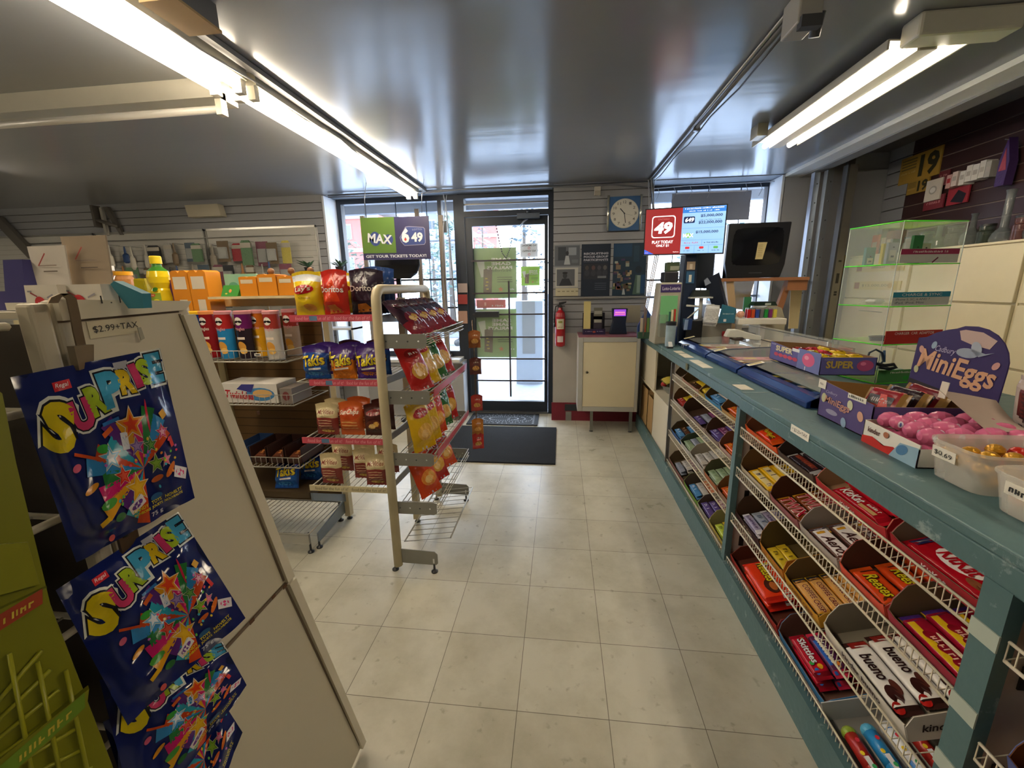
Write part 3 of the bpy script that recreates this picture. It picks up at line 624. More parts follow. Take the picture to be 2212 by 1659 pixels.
# candy tubes at the near end of the bottom shelf
M0 = frame((.93, -.335, D_-.036), (0, -1, 0), (math.cos(SL), 0, math.sin(SL)))
mb = MB(); mb.box(0, .32, 0, .25, 0, .003, card('8c8a86')); mb.box(0, .003, 0, .25, 0, .07, card('b9bcbc')); mb.box(0, .32, 0, .003, 0, .03, card('7a7a80')); mb.build('display_carton', M=M0, label='low grey carton of toy candy tubes nearest the viewer on the bottom shelf', cat='carton')
for i, (c1, c2, c3, nm) in enumerate((('a82a24', '3f7a3a', '8fa83c', 'red candy tube with a green cap'), ('2a86c4', '2a8fd0', '54b0dc', 'light blue candy tube'), ('2b74c0', 'd9dde2', 'c9cdd2', 'blue candy tube with a white top half'), ('b8322a', '3f8a4a', 'd8c02a', 'red candy tube printed with strawberries'))):
    tb = thing('candy_tube', (0, 0, 0), nm+' in the low grey carton', 'candy tube'); tb.matrix_world = M0 @ Matrix.Translation((.02, .035+i*.05, .024)); tb['_o'] = (0, 0, 0)
    mb = MB(); mb.rod((.04, 0, 0), (.24, 0, 0), .018, foil(c1), 14); mb.rod((.05, 0, 0), (.13, 0, 0), .0184, foil(c2 if i == 2 else c1), 14); mb.build('body', tb)
    mb = MB(); mb.ball((.04, 0, 0), .02, plas(c3), sx=.9); mb.build('cap', tb)
    mb = MB(); A = Art(); A.rect(.15, 0, .08, .012, foilp('e6e6ea'), 1)
    for k in range(5): A.ell(.07+k*.033, .004*(-1)**k, .012, .01, foilp(('d03040', 'f0d030', '3aa060')[k % 3]), 2)
    mb.art(A, lambda u, v, o: V((u, v, .0178+o)), .0006); mb.build('label_print', tb)
# first bay beyond the post
J = dict(layers=2, pitch=.04, d=.24)
carton(1.535, 1.375, A_, 'a9a094', '4a3a26', None, 0, 'small empty brown carton at the far end of the far bay, top shelf', '', hl=.08, d=.24)
carton(1.365, 1.03, A_, 'b08a78', '55401f', ['g_brn', 'g_yel'], 3, 'wide brown carton nearly empty, far bay top shelf', 'small brown or yellow bar in the wide brown carton', hl=.07, d=.24)
carton(1.02, .93, A_, 'b09a4c', '55401f', ['g_yel'], 3, 'narrow yellow carton, far bay top shelf', 'yellow bar in the narrow yellow carton', hl=.07, **J)
carton(.92, .69, A_, '3a7fb0', '54442a', ['g_blu', 'g_wht', 'g_blu'], 4, 'blue carton of shiny gum packs, far bay top shelf', 'blue and white gum pack in the blue carton', hl=.09, **J)
carton(.68, .455, A_, 'b8935a', '6a4a2a', ['g_org', 'g_brn'], 4, 'tan carton of orange bars beside the post, far bay top shelf', 'orange or brown bar in the tan carton by the post', hl=.09, **J)
carton(1.535, 1.31, B_, 'b8b0a4', '4f3518', ['g_red', 'g_yel', 'g_yel'], 5, 'pale carton of red and yellow packs, far bay second shelf', 'red or yellow pack in the pale carton, far bay', **J)
carton(1.3, .87, B_, '9a8a80', '3f2a1c', ['g_pur', 'g_sil', 'g_dpk'], 5, 'wide dark lined carton of purple bars, far bay second shelf', 'purple or silver bar in the wide dark lined carton', hl=.09, d=.24, layers=1, pitch=.045)
carton(.86, .67, B_, '8f8078', '4a3320', ['g_pur', 'g_dpk'], 4, 'grey carton of mauve bars, far bay second shelf', 'mauve bar in the grey carton, far bay', hl=.1, **J)
carton(.66, .455, B_, 'b79a92', '6a4430', ['g_org', 'g_org', 'g_wht'], 4, 'pinkish carton of orange packs beside the post, far bay second shelf', 'orange pack in the pinkish carton by the post', hl=.09, **J)
carton(1.535, 1.31, C_, '2f5c98', '4a3a20', ['g_blu', 'g_brn'], 4, 'blue fronted carton at the far end of the far bay third shelf', 'blue or brown bar in the blue fronted carton', hl=.08, **J)
carton(1.3, 1.1, C_, 'c7c4be', '3e4a38', ['g_grn', 'g_sil'], 4, 'white carton of dark green packs, far bay third shelf', 'green or silver pack in the white carton, far bay', hl=.07, **J)
carton(1.09, .84, C_, 'bdb9b2', 'a49c8c', ['g_wht', 'g_wht'], 4, 'white carton of white gum packs, far bay third shelf', 'white gum pack in the white carton, far bay third shelf', hl=.08, **J)
carton(.83, .64, C_, 'b06a40', '54543c', ['g_grn', 'g_grn'], 4, 'reddish carton of pale green gum packs, far bay third shelf', 'pale green gum pack in the reddish carton', hl=.09, **J)
carton(.63, .455, C_, '9a7a68', '6a4a24', ['g_org', 'g_yel'], 4, 'brown carton of orange candy beside the post, far bay third shelf', 'orange or yellow pack in the brown carton by the post', hl=.09, **J)
carton(1.535, 1.17, D_, '8a5a54', '5a4a34', ['g_sil', 'g_wht', 'g_dpk'], 4, 'wide red edged carton of shiny packs, far bay bottom shelf', 'shiny silver or white pack in the wide red edged carton', hl=.08, d=.24, layers=2, pitch=.045)
carton(1.16, .89, D_, '7aa83c', '54483c', ['g_blu', 'g_wht', 'g_org'], 4, 'lime green carton of blue and white packs, far bay bottom shelf', 'blue or white pack in the lime green carton', hl=.08, **J)
carton(.88, .7, D_, 'b8b4a0', '4f4238', ['g_pur', 'g_pur', 'g_dpk'], 4, 'cream carton of purple bars, far bay bottom shelf', 'purple bar in the cream carton, far bay bottom shelf', hl=.08, **J)
carton(.69, .455, D_, 'c2ad54', '8f8a5a', ['g_lim', 'g_yel'], 4, 'yellow carton of lime packs beside the post, far bay bottom shelf', 'lime pack in the yellow carton by the post', hl=.09, **J)
# third bay, only its edge in view
carton(-.75, -1.02, .775, '3a2c3a', '5a3418', ['g_dpk', 'g_brn'], 4, 'dark carton beyond the taped post at the right edge, upper shelf', 'dark bar in the carton beyond the taped post, upper shelf', hl=.09, **J)
carton(-.75, -1.02, .55, '5a66a0', '6a3a14', ['g_org', 'g_yel'], 4, 'blue patterned carton of orange bars beyond the taped post', 'orange or yellow bar in the blue patterned carton', hl=.09, **J)
carton(-.75, -1.02, .32, '7a4a30', '6a3a14', ['g_org', 'g_brn'], 4, 'brown carton of orange bars beyond the taped post, lowest shelf', 'orange or brown bar in the lowest carton beyond the post', hl=.09, **J)
# fruit bowl and cardboard boxes in the open niche at the far end
bw = MB(); bw.lathe([(.02, 0), (.055, .004), (.085, .035), (.1, .07), (.094, .07), (.078, .035), (.05, .012), (.001, .01)], metl('9fa3a5', .25), (1.06, 2.0, .526)); bw.build('fruit_bowl', label='grey bowl holding bananas on the niche shelf', cat='bowl', origin=(1.06, 2.0, .525))
for i in range(5):
    mb = MB(); a0 = -.5+i*.25; cx, cy, cz = 1.05, 2.0+(i-2)*.031, .612
    P = [(cx+.09*math.sin(t), cy+.006*math.sin(t*2)*a0, cz+.035-.05*(1-math.cos(t))) for t in [(-1+k/4) for k in range(9)]]
    mb.path(P, .014, mk('banana_skin', 'c2b04a', .5, var=.2, nscale=40), 7); mb.rod(P[0], (P[0][0]-.012, P[0][1], P[0][2]+.004), .005, card('6a5a28'), 5)
    mb.build('banana', label='yellow banana in the grey bowl, %s from the aisle end of the bunch' % NUM[i], cat='banana', group='bananas in the bowl')
mb = MB(); mb.ball((.985, 2.04, .595), .024, foil('b53030')); mb.build('red_candy_bag', label='small red ball beside the bananas in the bowl', cat='fruit')
for i, (y0, y1) in enumerate(((2.15, 2.36), (2.38, 2.66))):
    mb = MB(); c = mk('brown_cardboard', 'a8895c', .7, var=.08); t = .004; x0, x1, z0, z1 = .935, 1.25, .114, .43+.03*i
    mb.box(x0, x1, y0, y1, z0, z0+t, c)
    for a in ((x0, x0+t, y0, y1), (x1-t, x1, y0, y1), (x0, x1, y0, y0+t), (x0, x1, y1-t, y1)): mb.box(*a, z0, z1, c)
    mb.build('cardboard_box', label='open brown cardboard box under the counter, %s' % ('nearer the candy bay' if i == 0 else 'next to the white wall cabinet'), cat='box')
mb = MB(); mb.box(.95, 1.0, 1.66, 1.72, .114, .118, card('d8792a')); mb.build('orange_tag', label='small orange tag on the bottom board under the niche', cat='tag')
# ------------------------------------------------------------------ things on the counter
BLUE = mk('blue_tray_plastic', '15306c', .22); NAVY = plas('16264a')
def one(mb, name, label, cat, group=None, parent=None, **k): return mb.build(name, parent, label=label, cat=cat, group=group, **k)
tk = ('c9b83c', '8f3a2a', 'c47a86', '4a7a4a', 'b8b4a0', '3a5a9a', 'd0cbb8', '7a5a30')
for i, (y1, y0, nm) in enumerate(((1.93, 1.31, 'farthest from the candy cartons'), (1.29, .83, 'middle one of three'), (.81, .185, 'beside the purple egg carton'))):
    t = thing('ticket_tray', (1.28, (y0+y1)/2, CT), 'blue framed clear topped ticket tray on the counter, '+nm, 'ticket tray')
    x1 = (1.52, 1.48, 1.2)[i]
    mb = MB(); mb.box(1.06, x1, y0, y1, CT, CT+.008, BLUE); mb.build('base', t)
    mb = MB(); mb.slab([(1.045, y0, CT), (1.045, y0, CT+.022), (1.075, y0, CT+.04), (1.115, y0, CT+.04), (1.115, y0, CT)], (0, y1-y0, 0), BLUE); mb.build('front_rail', t, bevel=.003)
    mb = MB(); mb.slab([(1.06, y0, CT+.008), (1.06, y0, CT+.03), (1.10, y0, CT+.052), (x1, y0, CT+.075), (x1, y0, CT+.008)], (0, .02, 0), NAVY); mb.build('end_wall', t)
    mb = MB(); mb.slab([(1.115, y0+.02, CT+.05), (x1, y0+.02, CT+.072), (x1, y1, CT+.072), (1.115, y1, CT+.05)], (0, 0, .003), ACRY); mb.rod((x1, y0, CT+.075), (x1, y1, CT+.075), .003, plas('20242a')); mb.build('clear_lid', t)
    for k in range(int((y1-y0)/.11)):
        mb = MB(); yy = y0+.04+k*.11; mb.box(1.14, x1-.02, yy, yy+.098, CT+.0085, CT+.0105, card(tk[(k*3+i) % 8])); A = Art()
        for q in range(3 if x1 > 1.3 else 1): A.rect(.03+q*.12, .05, .07, .04, card(tk[(k+q+4) % 8]), 1)
        mb.art(A, plane((1.14, yy, CT+.0105), (1, 0, 0), (0, 1, 0)), .0006); mb.build('lottery_ticket', t)
    mb = MB(); S = plane((1.08, y1-.045, CT+.052), (1, 0, .25), (-.25*0, 1, 0)); mb.slab([S(0, 0), S(.075, 0), S(.075, .035), S(0, .035)], (0, 0, .001), card('ece8dc')); mb.slab([S(.008, .008, .0012), S(.067, .008, .0012), S(.067, .027, .0012), S(.008, .027, .0012)], (0, 0, .0004), card('b3a35c')); mb.build('number_label', t)
# acrylic case behind the trays
t = thing('clear_case', (1.45, 1.05, CT), 'long clear acrylic case behind the ticket trays', 'display case')
mb = MB(); mb.box(1.535, 1.541, .95, 1.9, CT, CT+.15, ACRY); mb.box(1.535, 1.59, .945, .95, CT, CT+.15, ACRY); mb.box(1.59, 1.596, .95, 1.9, CT, CT+.15, ACRY); mb.box(1.535, 1.596, .95, 1.9, CT+.15, CT+.154, ACRY); mb.build('walls', t)
mb = MB(); mb.rod((1.538, .95, CT+.152), (1.538, 1.9, CT+.152), .003, plas('22262c')); mb.rod((1.538, .95, CT+.004), (1.538, 1.9, CT+.004), .003, plas('22262c')); mb.rod((1.538, .948, CT), (1.538, .948, CT+.15), .0025, card('dfe3e4')); mb.build('edge', t)
for k in range(7):
    mb = MB(); yy = 1.0+k*.12; mb.box(1.546, 1.585, yy, yy+.1, CT+.004, CT+.03+.02*(k % 3), card(('d9d2bd', '9a5a3a', 'c9a23c', 'bdb8ac', '7a7468', 'c4b294', 'd8d4ca')[k])); mb.build('paper_stack', label='small stack of tickets and papers in the clear case, %s from the near end' % NUM[k], cat='paper stack', group='papers in the clear case')
# ---- bubble gum pop box
def open_box(x0, x1, y0, y1, z0, h, hback, outer, inner, lb, artL=None, artF=None, name='display_carton', t=.003, cut=.0, hl=None):
    """open carton on the counter: h front (-y side), hl left (-x side), hback at the rear"""
    oc = card(outer) if isinstance(outer, str) else outer; ic = card(inner); mb = MB(); hl = hl or h
    def wl(a, b, z1a, z1b, n):
        n = V(n); q = [V((a[0], a[1], z0)), V((b[0], b[1], z0)), V((b[0], b[1], z1b)), V((a[0], a[1], z1a))]
        mb.slab(q, -n*t*.5, oc); mb.slab([p-n*t*.55 for p in q], -n*t*.45, ic)
    mb.box(x0, x1, y0, y1, z0, z0+t, ic)
    wl((x0, y1), (x0, y0), z0+hl, z0+hl-cut, (-1, 0, 0)); wl((x0, y0), (x1, y0), z0+h, z0+h, (0, -1, 0)); wl((x1, y0), (x1, y1), z0+hback, z0+hback, (1, 0, 0)); wl((x1, y1), (x0, y1), z0+hback, z0+hl, (0, 1, 0))
    if artL: A = Art(); artL(A, y1-y0, hl); mb.art(A, plane((x0-.0004, y1, z0), (0, -1, 0), (0, 0, 1)), .0006)
    if artF: A = Art(); artF(A, x1-x0, h); mb.art(A, plane((x0, y0-.0004, z0), (1, 0, 0), (0, 0, 1)), .0006)
    return mb.build(name, label=lb, cat='carton')
LAV = card('5d5a96'); PRP = card('3a2f6c')
def supL(A, w, h):
    A.rect(w*.8, h*.5, w*.4, h, card('6f78b0'), 1); A.text('SUPER', w*.32, h*.72, w*.36, h*.3, card('d8cfa8'), 3, bold=.04); [A.ell(w*(.16+.1*k), h*.38, w*.1, h*.2, card('c04862'), 3) for k in range(5)]
    A.ell(w*.8, h*.55, w*.22, h*.66, card('d8608a'), 2); A.ell(w*.77, h*.64, w*.08, h*.2, card('e89ab4'), 3); A.rect(w*.76, h*.1, w*.012, h*.2, card('e9e9e9'), 3)
    A.rect(w*.56, h*.86, w*.14, h*.16, card('d9dce0'), 4); scrib(A, w*.08, h*.9, w*.1, h*.06, card('c9cce0'), 3)
def supF(A, w, h):
    A.text('SUPER', w*.35, h*.6, w*.5, h*.42, card('bda14a'), 3, bold=.04); A.ell(w*.8, h*.55, w*.3, h*.62, card('b04a78'), 2); A.ell(w*.76, h*.66, w*.1, h*.2, card('e07aa0'), 3); scrib(A, w*.14, h*.88, w*.16, h*.07, card('aaa8c8'), 3)
open_box(1.215, 1.43, .43, .86, CT+.0765, .075, .075, LAV, '8a6a48', 'indigo carton printed with a pink lollipop on the third ticket tray', supL, supF, hl=.09, cut=.03)
for i in range(9):
    mb = wrapper(.075, .05, .03, foil(('a82430', 'b8303c', 'd0b020')[i % 3 if i > 3 else 2]), lambda A, L, W: (A.rect(0, 0, L*.5, W*.5, foilp(('d8d8d0', '8fb0c8', 'c83040')[i % 3]), 1), A.ell(L*.1, W*.1, L*.2, W*.3, foilp('c02838'), 2)), name='lolly%d' % i, wob=.006)
    Mx = Matrix.Translation((1.265+.055*(i % 3), .49+.105*(i//3), CT+.125)) @ Matrix.Rotation(1.57+.12*(i % 3-1), 4, 'Z') @ Matrix.Rotation(.25-.12*(i % 4), 4, 'X')
    mb.build('wrapped_lollipop', M=Mx, label='shiny %s wrapped sweet in the indigo lollipop carton, %s across, %s row' % ('yellow' if i < 4 else ('red', 'crimson', 'gold')[i % 3], NUM[i % 3], ('near', 'middle', 'far')[i//3]), cat='sweet', group='sweets in the lollipop carton')
mb = MB(); mb.lathe([(.03, 0), (.034, .01), (.045, .1), (.047, .1), (.043, .098), (.03, .01), (.001, .008)], foil('a02832'), (1.67, 1.04, CT)); mb.build('red_tub', label='shiny red tub of candy behind the indigo lollipop carton', cat='tub')
# ---- purple chocolate egg cartons
def eggs(A, w, h, k=1):
    for x, y, r, c in ((.62, .62, .3, 'c9cba8'), (.82, .45, .5, 'd0a08a'), (.1, .55, 0, 'b8b890'), (.55, .12, .4, '8fa8c4')): A.ell(w*x, h*y, h*.2, h*.26, card(c), 2, r)
def miniL(A, w, h):
    A.text('MiniEggs', w*.38, h*.5, w*.5, h*.24, card('c08a78'), 3, bold=.02, shear=.1, rot=-.04); A.text('Cadbury', w*.25, h*.74, w*.24, h*.1, card('a8a0bc'), 3, shear=.3); eggs(A, w, h)
    A.rect(w*.72, h*.86, w*.32, h*.13, card('d9d8cc'), 3); scrib(A, w*.71, h*.87, w*.26, h*.07, card('2f3a34'), 4); A.ell(w*.3, h*.24, w*.24, h*.14, card('9a96b0'), 2)
    A.rect(w*.03, h*.9, w*.16, h*.24, card('d8d4cc'), 3); scrib(A, w*.04, h*.9, w*.12, h*.06, card('333333'), 4)
def miniF(A, w, h):
    for x, y, r, c in ((.16, .6, .4, '8fa094'), (.42, .66, .5, '93aa98'), (.75, .3, .5, 'b89088')): A.ell(w*x, h*y, w*.14, h*.22, card(c), 2, r)
EGGP = mk('purple_egg_card', '54467a', .55, var=.15); DKP = card('33235c')
open_box(1.045, 1.33, -.14, .115, CT, .1, .1, EGGP, '8a6636', 'purple egg print carton standing open at the front edge of the counter', miniL, miniF, hl=.125, cut=.02)
mb = MB(); S = plane((1.375, .195, CT), (.05, -1, 0), (.04, 0, 1)); A = Art(); Wd, Hd = .30, .31
pts = [(0, 0), (Wd, 0), (Wd, .2), (Wd*.995, .225), (Wd*.965, .252), (Wd*.91, .277), (Wd*.83, .298), (Wd*.73, .312), (Wd*.62, .318), (Wd*.5, .316), (Wd*.42, .306), (Wd*.32, .299), (Wd*.2, .286), (Wd*.1, .268), (0, .262)]
mb.slab([S(u, v) for u, v in pts], S(0, 0, -.004)-S(0, 0), DKP)
A.text('MiniEggs', Wd*.5, .175, Wd*.86, .085, card('d2a07c'), 3, bold=.025, shear=.08, rot=-.1); A.text('Cadbury', Wd*.36, .232, .07, .025, card('b8aecb'), 3, shear=.3, rot=-.05)
A.poly([(Wd*.46, .3), (Wd*.52, .305), (Wd*.7, .302), (Wd*.85, .282), (Wd*.8, .255), (Wd*.62, .262), (Wd*.5, .272)], card('c2a9a0'), 2)
A.ell(Wd*.6, .235, .07, .03, card('9aa4b4'), 4); A.ell(Wd*.68, .252, .03, .045, card('a9b2c0'), 4, .5); A.poly([(Wd*.62, .25), (Wd*.78, .24), (Wd*.86, .247), (Wd*.72, .228)], card('9aa4b4'), 4)
for x, y, c, r in ((.08, .225, 'c99a8c', .4), (.22, .245, '92a6bc', -.3), (.07, .155, 'b9b88c', .2), (.9, .21, 'c9948c', -.6)): A.ell(Wd*x, y, .018, .026, card(c), 3, r)
A.poly([(0, .12), (Wd, .085), (Wd, 0), (0, 0)], card('231a22'), 1)
mb.art(A, S, .0006); one(mb, 'header_card', 'tall purple header card with rounded top lettered in peach behind the egg carton', 'sign')
for i in range(3):     # dark and red chocolate bags leaning under the header card
    mb = wrapper(.15, .1, .03, foil(('6a1820', '2c1a1e', '8a1c24', '3a2420', '7a1a22')[i]), lambda A, L, W: (A.rect(0, .01, L*.6, W*.3, foilp('1f1418'), 1), scrib(A, 0, .01, L*.4, W*.16, foilp('b0a8a8'), 2), A.poly([(L*.1, -W*.45), (L*.4, -W*.45), (L*.1, W*.3), (-L*.05, W*.3)], foilp('c03428'), 2)), foil('8a6a3a'), name='cb%d' % i)
    Mx = frame((1.29-.062*i, .0-.01*i, CT+.075-.003*i), (.1, -1, .05*(i-1)), (.42, 0, .9)); mb.build('chocolate_pouch', M=Mx, label='dark red and brown chocolate pouch under the purple header card, %s from back' % NUM[i], cat='pouch')
def kinL(A, w, h):
    A.poly([(0, 0), (w, 0), (w, h*.35), (w*.8, h*.22), (w*.6, h*.4), (w*.4, h*.25), (w*.2, h*.42), (0, h*.3)], card('c0281e'), 1); A.text('kinder', w*.22, h*.68, w*.24, h*.24, card('5a3020'), 2, bold=.02)
    A.poly([(w*.55, 0), (w, 0), (w, h*.8), (w*.7, h*.7)], card('8fb0c4'), 2); A.ell(w*.75, h*.45, w*.2, h*.4, card('4a7aa4'), 3, .5); A.ell(w*.45, h*.75, w*.1, h*.26, card('a86a48'), 3)
open_box(1.02, 1.3, -.345, -.15, CT, .05, .075, 'dfdcd4', 'b9a49a', 'low white and red carton holding pink foil eggs', kinL, None, hl=.065, cut=.005)
PINK = foil('c9668c'); egg0 = None
for j in range(32):
    i = j % 16
    px_, py_ = 1.06+.065*(i % 4), -.317+.0465*(i//4); pz = CT+.030+.002*(i % 3)+(.045 if j > 15 else 0); px_ += .004*(j > 15); py_ += .002*(j > 15)
    if egg0 is None:
        mb = MB(); mb.lathe([(.001, -.03), (.012, -.027), (.02, -.017), (.0235, -.004), (.021, .012), (.014, .024), (.006, .031), (.001, .033)], PINK, n=14)
        A = Art(); A.ell(0, .0, .02, .013, foilp('e9e2ee'), 1); A.ell(0, 0, .012, .005, foilp('5a6aa8'), 2)
        mb.art(A, lambda u, v, o: V((math.sin(u/.0235)*(.0236+o), -math.cos(u/.0235)*(.0236+o), v-.004)), .0005)
        egg0 = mb
    Mx = Matrix.Translation((px_, py_, pz)) @ Matrix.Rotation(random.uniform(-.15, .15), 4, 'Z') @ Matrix.Rotation(1.2+random.uniform(-.2, .4), 4, 'Y') @ Matrix.Rotation(.3*(i % 3), 4, 'X') @ Matrix.Scale(.92, 4)
    lb = 'pink foil egg in the low white carton, %s layer, %s row, %s along' % (('lower', 'upper')[j > 15], NUM[i//4], NUM[i % 4])
    if j == 0: eo = egg0.build('chocolate_egg', M=Mx, label=lb, cat='chocolate egg', group='pink eggs in the low carton')
    else: dup(eo, Mx, lb)
# curved card insert over the eggs
mb = MB(); mb.grid(lambda u, v: V((1.18+.15*u, -.17-.16*v+.02*math.sin(u*3), CT+.09+.07*(1-v)*(1-.4*u)-.03*math.sin(v*3.1)*u)), 8, 8, card('a9988c')); 
mb.slab([(1.182, -.168, CT+.14), (1.182, -.19, CT+.14), (1.185, -.19, CT+.185), (1.185, -.168, CT+.185)], (.002, 0, 0), card('d8cfc0')); one(mb, 'card_insert', 'curled pale card liner sticking up from the pink egg carton', 'card')
# ---- clear tubs of small chocolates
def tub(x0, x1, y0, y1, h, lb, s, sub):
    t = thing('plastic_tub', ((x0+x1)/2, (y0+y1)/2, CT), lb, 'tub'); mb = MB(); r = .03; cx, cy = (x0+x1)/2, (y0+y1)/2; n = 24
    def ring(k, z):
        o = []
        for i in range(n):
            a = 2*math.pi*(i+.5)/n; c, s_ = math.cos(a), math.sin(a); q = .35
            o.append(V((cx+(x1-x0)/2*k*math.copysign(abs(c)**q, c), cy+(y1-y0)/2*k*math.copysign(abs(s_)**q, s_), z)))
        return o
    R1 = [ring(.86, CT+.001), ring(.97, CT+h*.92), ring(1.0, CT+h*.93), ring(1.0, CT+h), ring(.975, CT+h), ring(.95, CT+h*.9), ring(.84, CT+.004)]
    for a, b in zip(R1, R1[1:]): mb.add(a+b, [(i, (i+1) % n, (i+1) % n+n, i+n) for i in range(n)], TUB, True)
    mb.add(R1[0], [tuple(range(n-1, -1, -1))], TUB); mb.build('shell', t)
    A = Art(); A.text(s, .03, .012, .045, .013, card('2d2b2a'), 2, rot=-.05) if s else scrib(A, .03, .012, .045, .011, card('2d2b2a'), 2, rot=-.05)
    mb = MB(); S = plane((x0+.004, cy+.045, CT+h*.55), (0, -1, 0), (-.08, 0, 1)); mb.slab([S(0, 0), S(.06, 0), S(.06, .026), S(0, .026)], (-.001, 0, 0), card('e4dfd2')); mb.art(A, lambda u, v, o: S(u, v, .0016+o), .0004); mb.build('price_label', t)
    return t
tub(1.015, 1.26, -.5, -.352, .095, 'frosted plastic tub of gold wrapped chocolates marked with a price', '$0.69', 0)
tub(1.005, 1.26, -.70, -.512, .085, 'frosted plastic tub of pink and cream sweets at the near end of the counter', '', 0)
rnd = random.Random(4); GOLD = mk('gold_foil', 'c9952f', .3, .55, .2, 30, .6, 60); g0 = r1 = p0 = None
for i in range(24):
    x, y, z = 1.05+.027*(i % 8)*.92, -.468+.043*((i//8) % 3), CT+.022+.022*rnd.random()+(.0 if i % 2 else .026)
    red = i % 8 > 4
    key = 'r' if red else 'g'
    if red and r1 is None or (not red and g0 is None):
        mb = MB(); mb.ball((0, 0, 0), .018, foil('b82418') if red else GOLD, sz=.8, n=10, k=6); 
        if not red: mb.lathe([(.012, -.016), (.0135, -.014), (.012, -.011)], foil('5a3418'), n=10)
        else: mb.box(-.03, .03, -.004, .004, -.001, .001, foil('d8a030'))
        o = mb.build('foil_chocolate', M=Matrix.Translation((x, y, z)), label='%s foil chocolate in the price marked tub, %s across, %s deep' % ('red' if red else 'gold', NUM[min(6, i % 8)], NUM[i//8]), cat='chocolate', group='chocolates in the price marked tub')
        if red: r1 = o
        else: g0 = o
    else: dup(r1 if red else g0, Matrix.Translation((x, y, z)) @ Matrix.Rotation(rnd.uniform(0, 3), 4, 'Z'), '%s foil chocolate in the price marked tub, %s across, %s deep' % ('red' if red else 'gold', NUM[min(6, i % 8)] if i % 8 < 7 else 'last', NUM[i//8]))
for i in range(24):
    x, y, z = 1.046+.028*(i % 8)*.92, -.662+.05*((i//8) % 3), CT+.02+.025*rnd.random()
    if p0 is None:
        mb = MB(); mb.ball((0, 0, 0), .02, mk('soft_sweet', 'cfa893', .5, var=.35, nscale=25), sz=.6, sx=1.1, n=10, k=6)
        p0 = mb.build('soft_sweet', M=Matrix.Translation((x, y, z)), label='pinkish cream sweet in the near tub, %s across, %s deep' % (NUM[min(6, i % 8)], NUM[i//8]), cat='sweet', group='sweets in the near tub')
    else: dup(p0, Matrix.Translation((x, y, z)) @ Matrix.Rotation(rnd.uniform(0, 3), 4, 'Z') @ Matrix.Rotation(rnd.uniform(-.5, .5), 4, 'X'), 'pinkish cream sweet in the near tub, %s across, %s deep' % (NUM[i % 8] if i % 8 < 7 else 'last', NUM[i//8]))
for i, (x, y, c1, c2, s, tl, rzz) in enumerate(((1.36, -.235, 'b8a8a0', 'b01c24', '', .10, .2), (1.385, -.30, 'c8242c', 'c9bdb4', 'PEPPERONI', .15, 0), (1.415, -.36, 'b9aaa4', '3a2226', 'PEPPERONI', .05, -.2), (1.43, -.42, 'b01c24', 'c4b8b0', '', .1, -.1))):
    mb = wrapper(.21, .085, .018, foil(c1), lambda A, L, W: (A.poly([(L*.1, -W*.45), (L*.3, -W*.45), (L*.45, W*.45), (L*.2, W*.45)], foilp(c2), 1), A.rect(-L*.2, 0, L*.4, W*.5, foilp('6a2a28'), 1), A.text(s, -L*.02, W*.0, L*.62, W*.26, foilp('2c2026'), 3, bold=.03) if s else scrib(A, -L*.02, 0, L*.6, W*.24, foilp('3c2026'), 3)), foil(c1), name='jk%d' % i)
    one(mb, 'jerky_packet', ('%s snack packet standing behind the pink eggs, %s from the purple header card') % (('silver and red', 'bright red', 'silver', 'dark red')[i], NUM[i]), 'packet', M=frame((x, y, CT+.105), (.05+tl, rzz*.2, -1), (-.25, -1, 0)))
# ---- green edged acrylic display with phone accessories
DF_ = V((1.556, .60, CT)); DRZ = R(13); DW, DD, DH = .305, .25, .70
t = thing('acrylic_display', DF_, 'tall clear display with glowing green edged shelves on the counter', 'display stand', rz=DRZ)
DM = Matrix.Translation(DF_) @ Matrix.Rotation(DRZ, 4, 'Z'); I4 = Matrix.Identity(4); th = .003
zs = [at(1894, 829, 'y', .60).z-CT, at(1898.7, 745.6, 'y', .60).z-CT, at(1912.6, 663, 'y', .60).z-CT, at(1928, 571, 'y', .60).z-CT, DH]
for x in (0, DW-th): mb = MB(); mb.box(x, x+th, 0, DD, 0, DH, ACRY); mb.build('side_panel', t, M=I4)
mb = MB(); mb.box(th, DW-th, DD-th, DD, 0, DH, ACRY); mb.build('back_panel', t, M=I4)
mb = MB()
for x, y in ((0, 0), (0, DD), (DW, 0)): mb.rod((x, y, 0), (x, y, DH), .0018, mk('bright_acrylic_edge', 'cfd8d4', .15))
mb.build('clear_edge', t, M=I4)
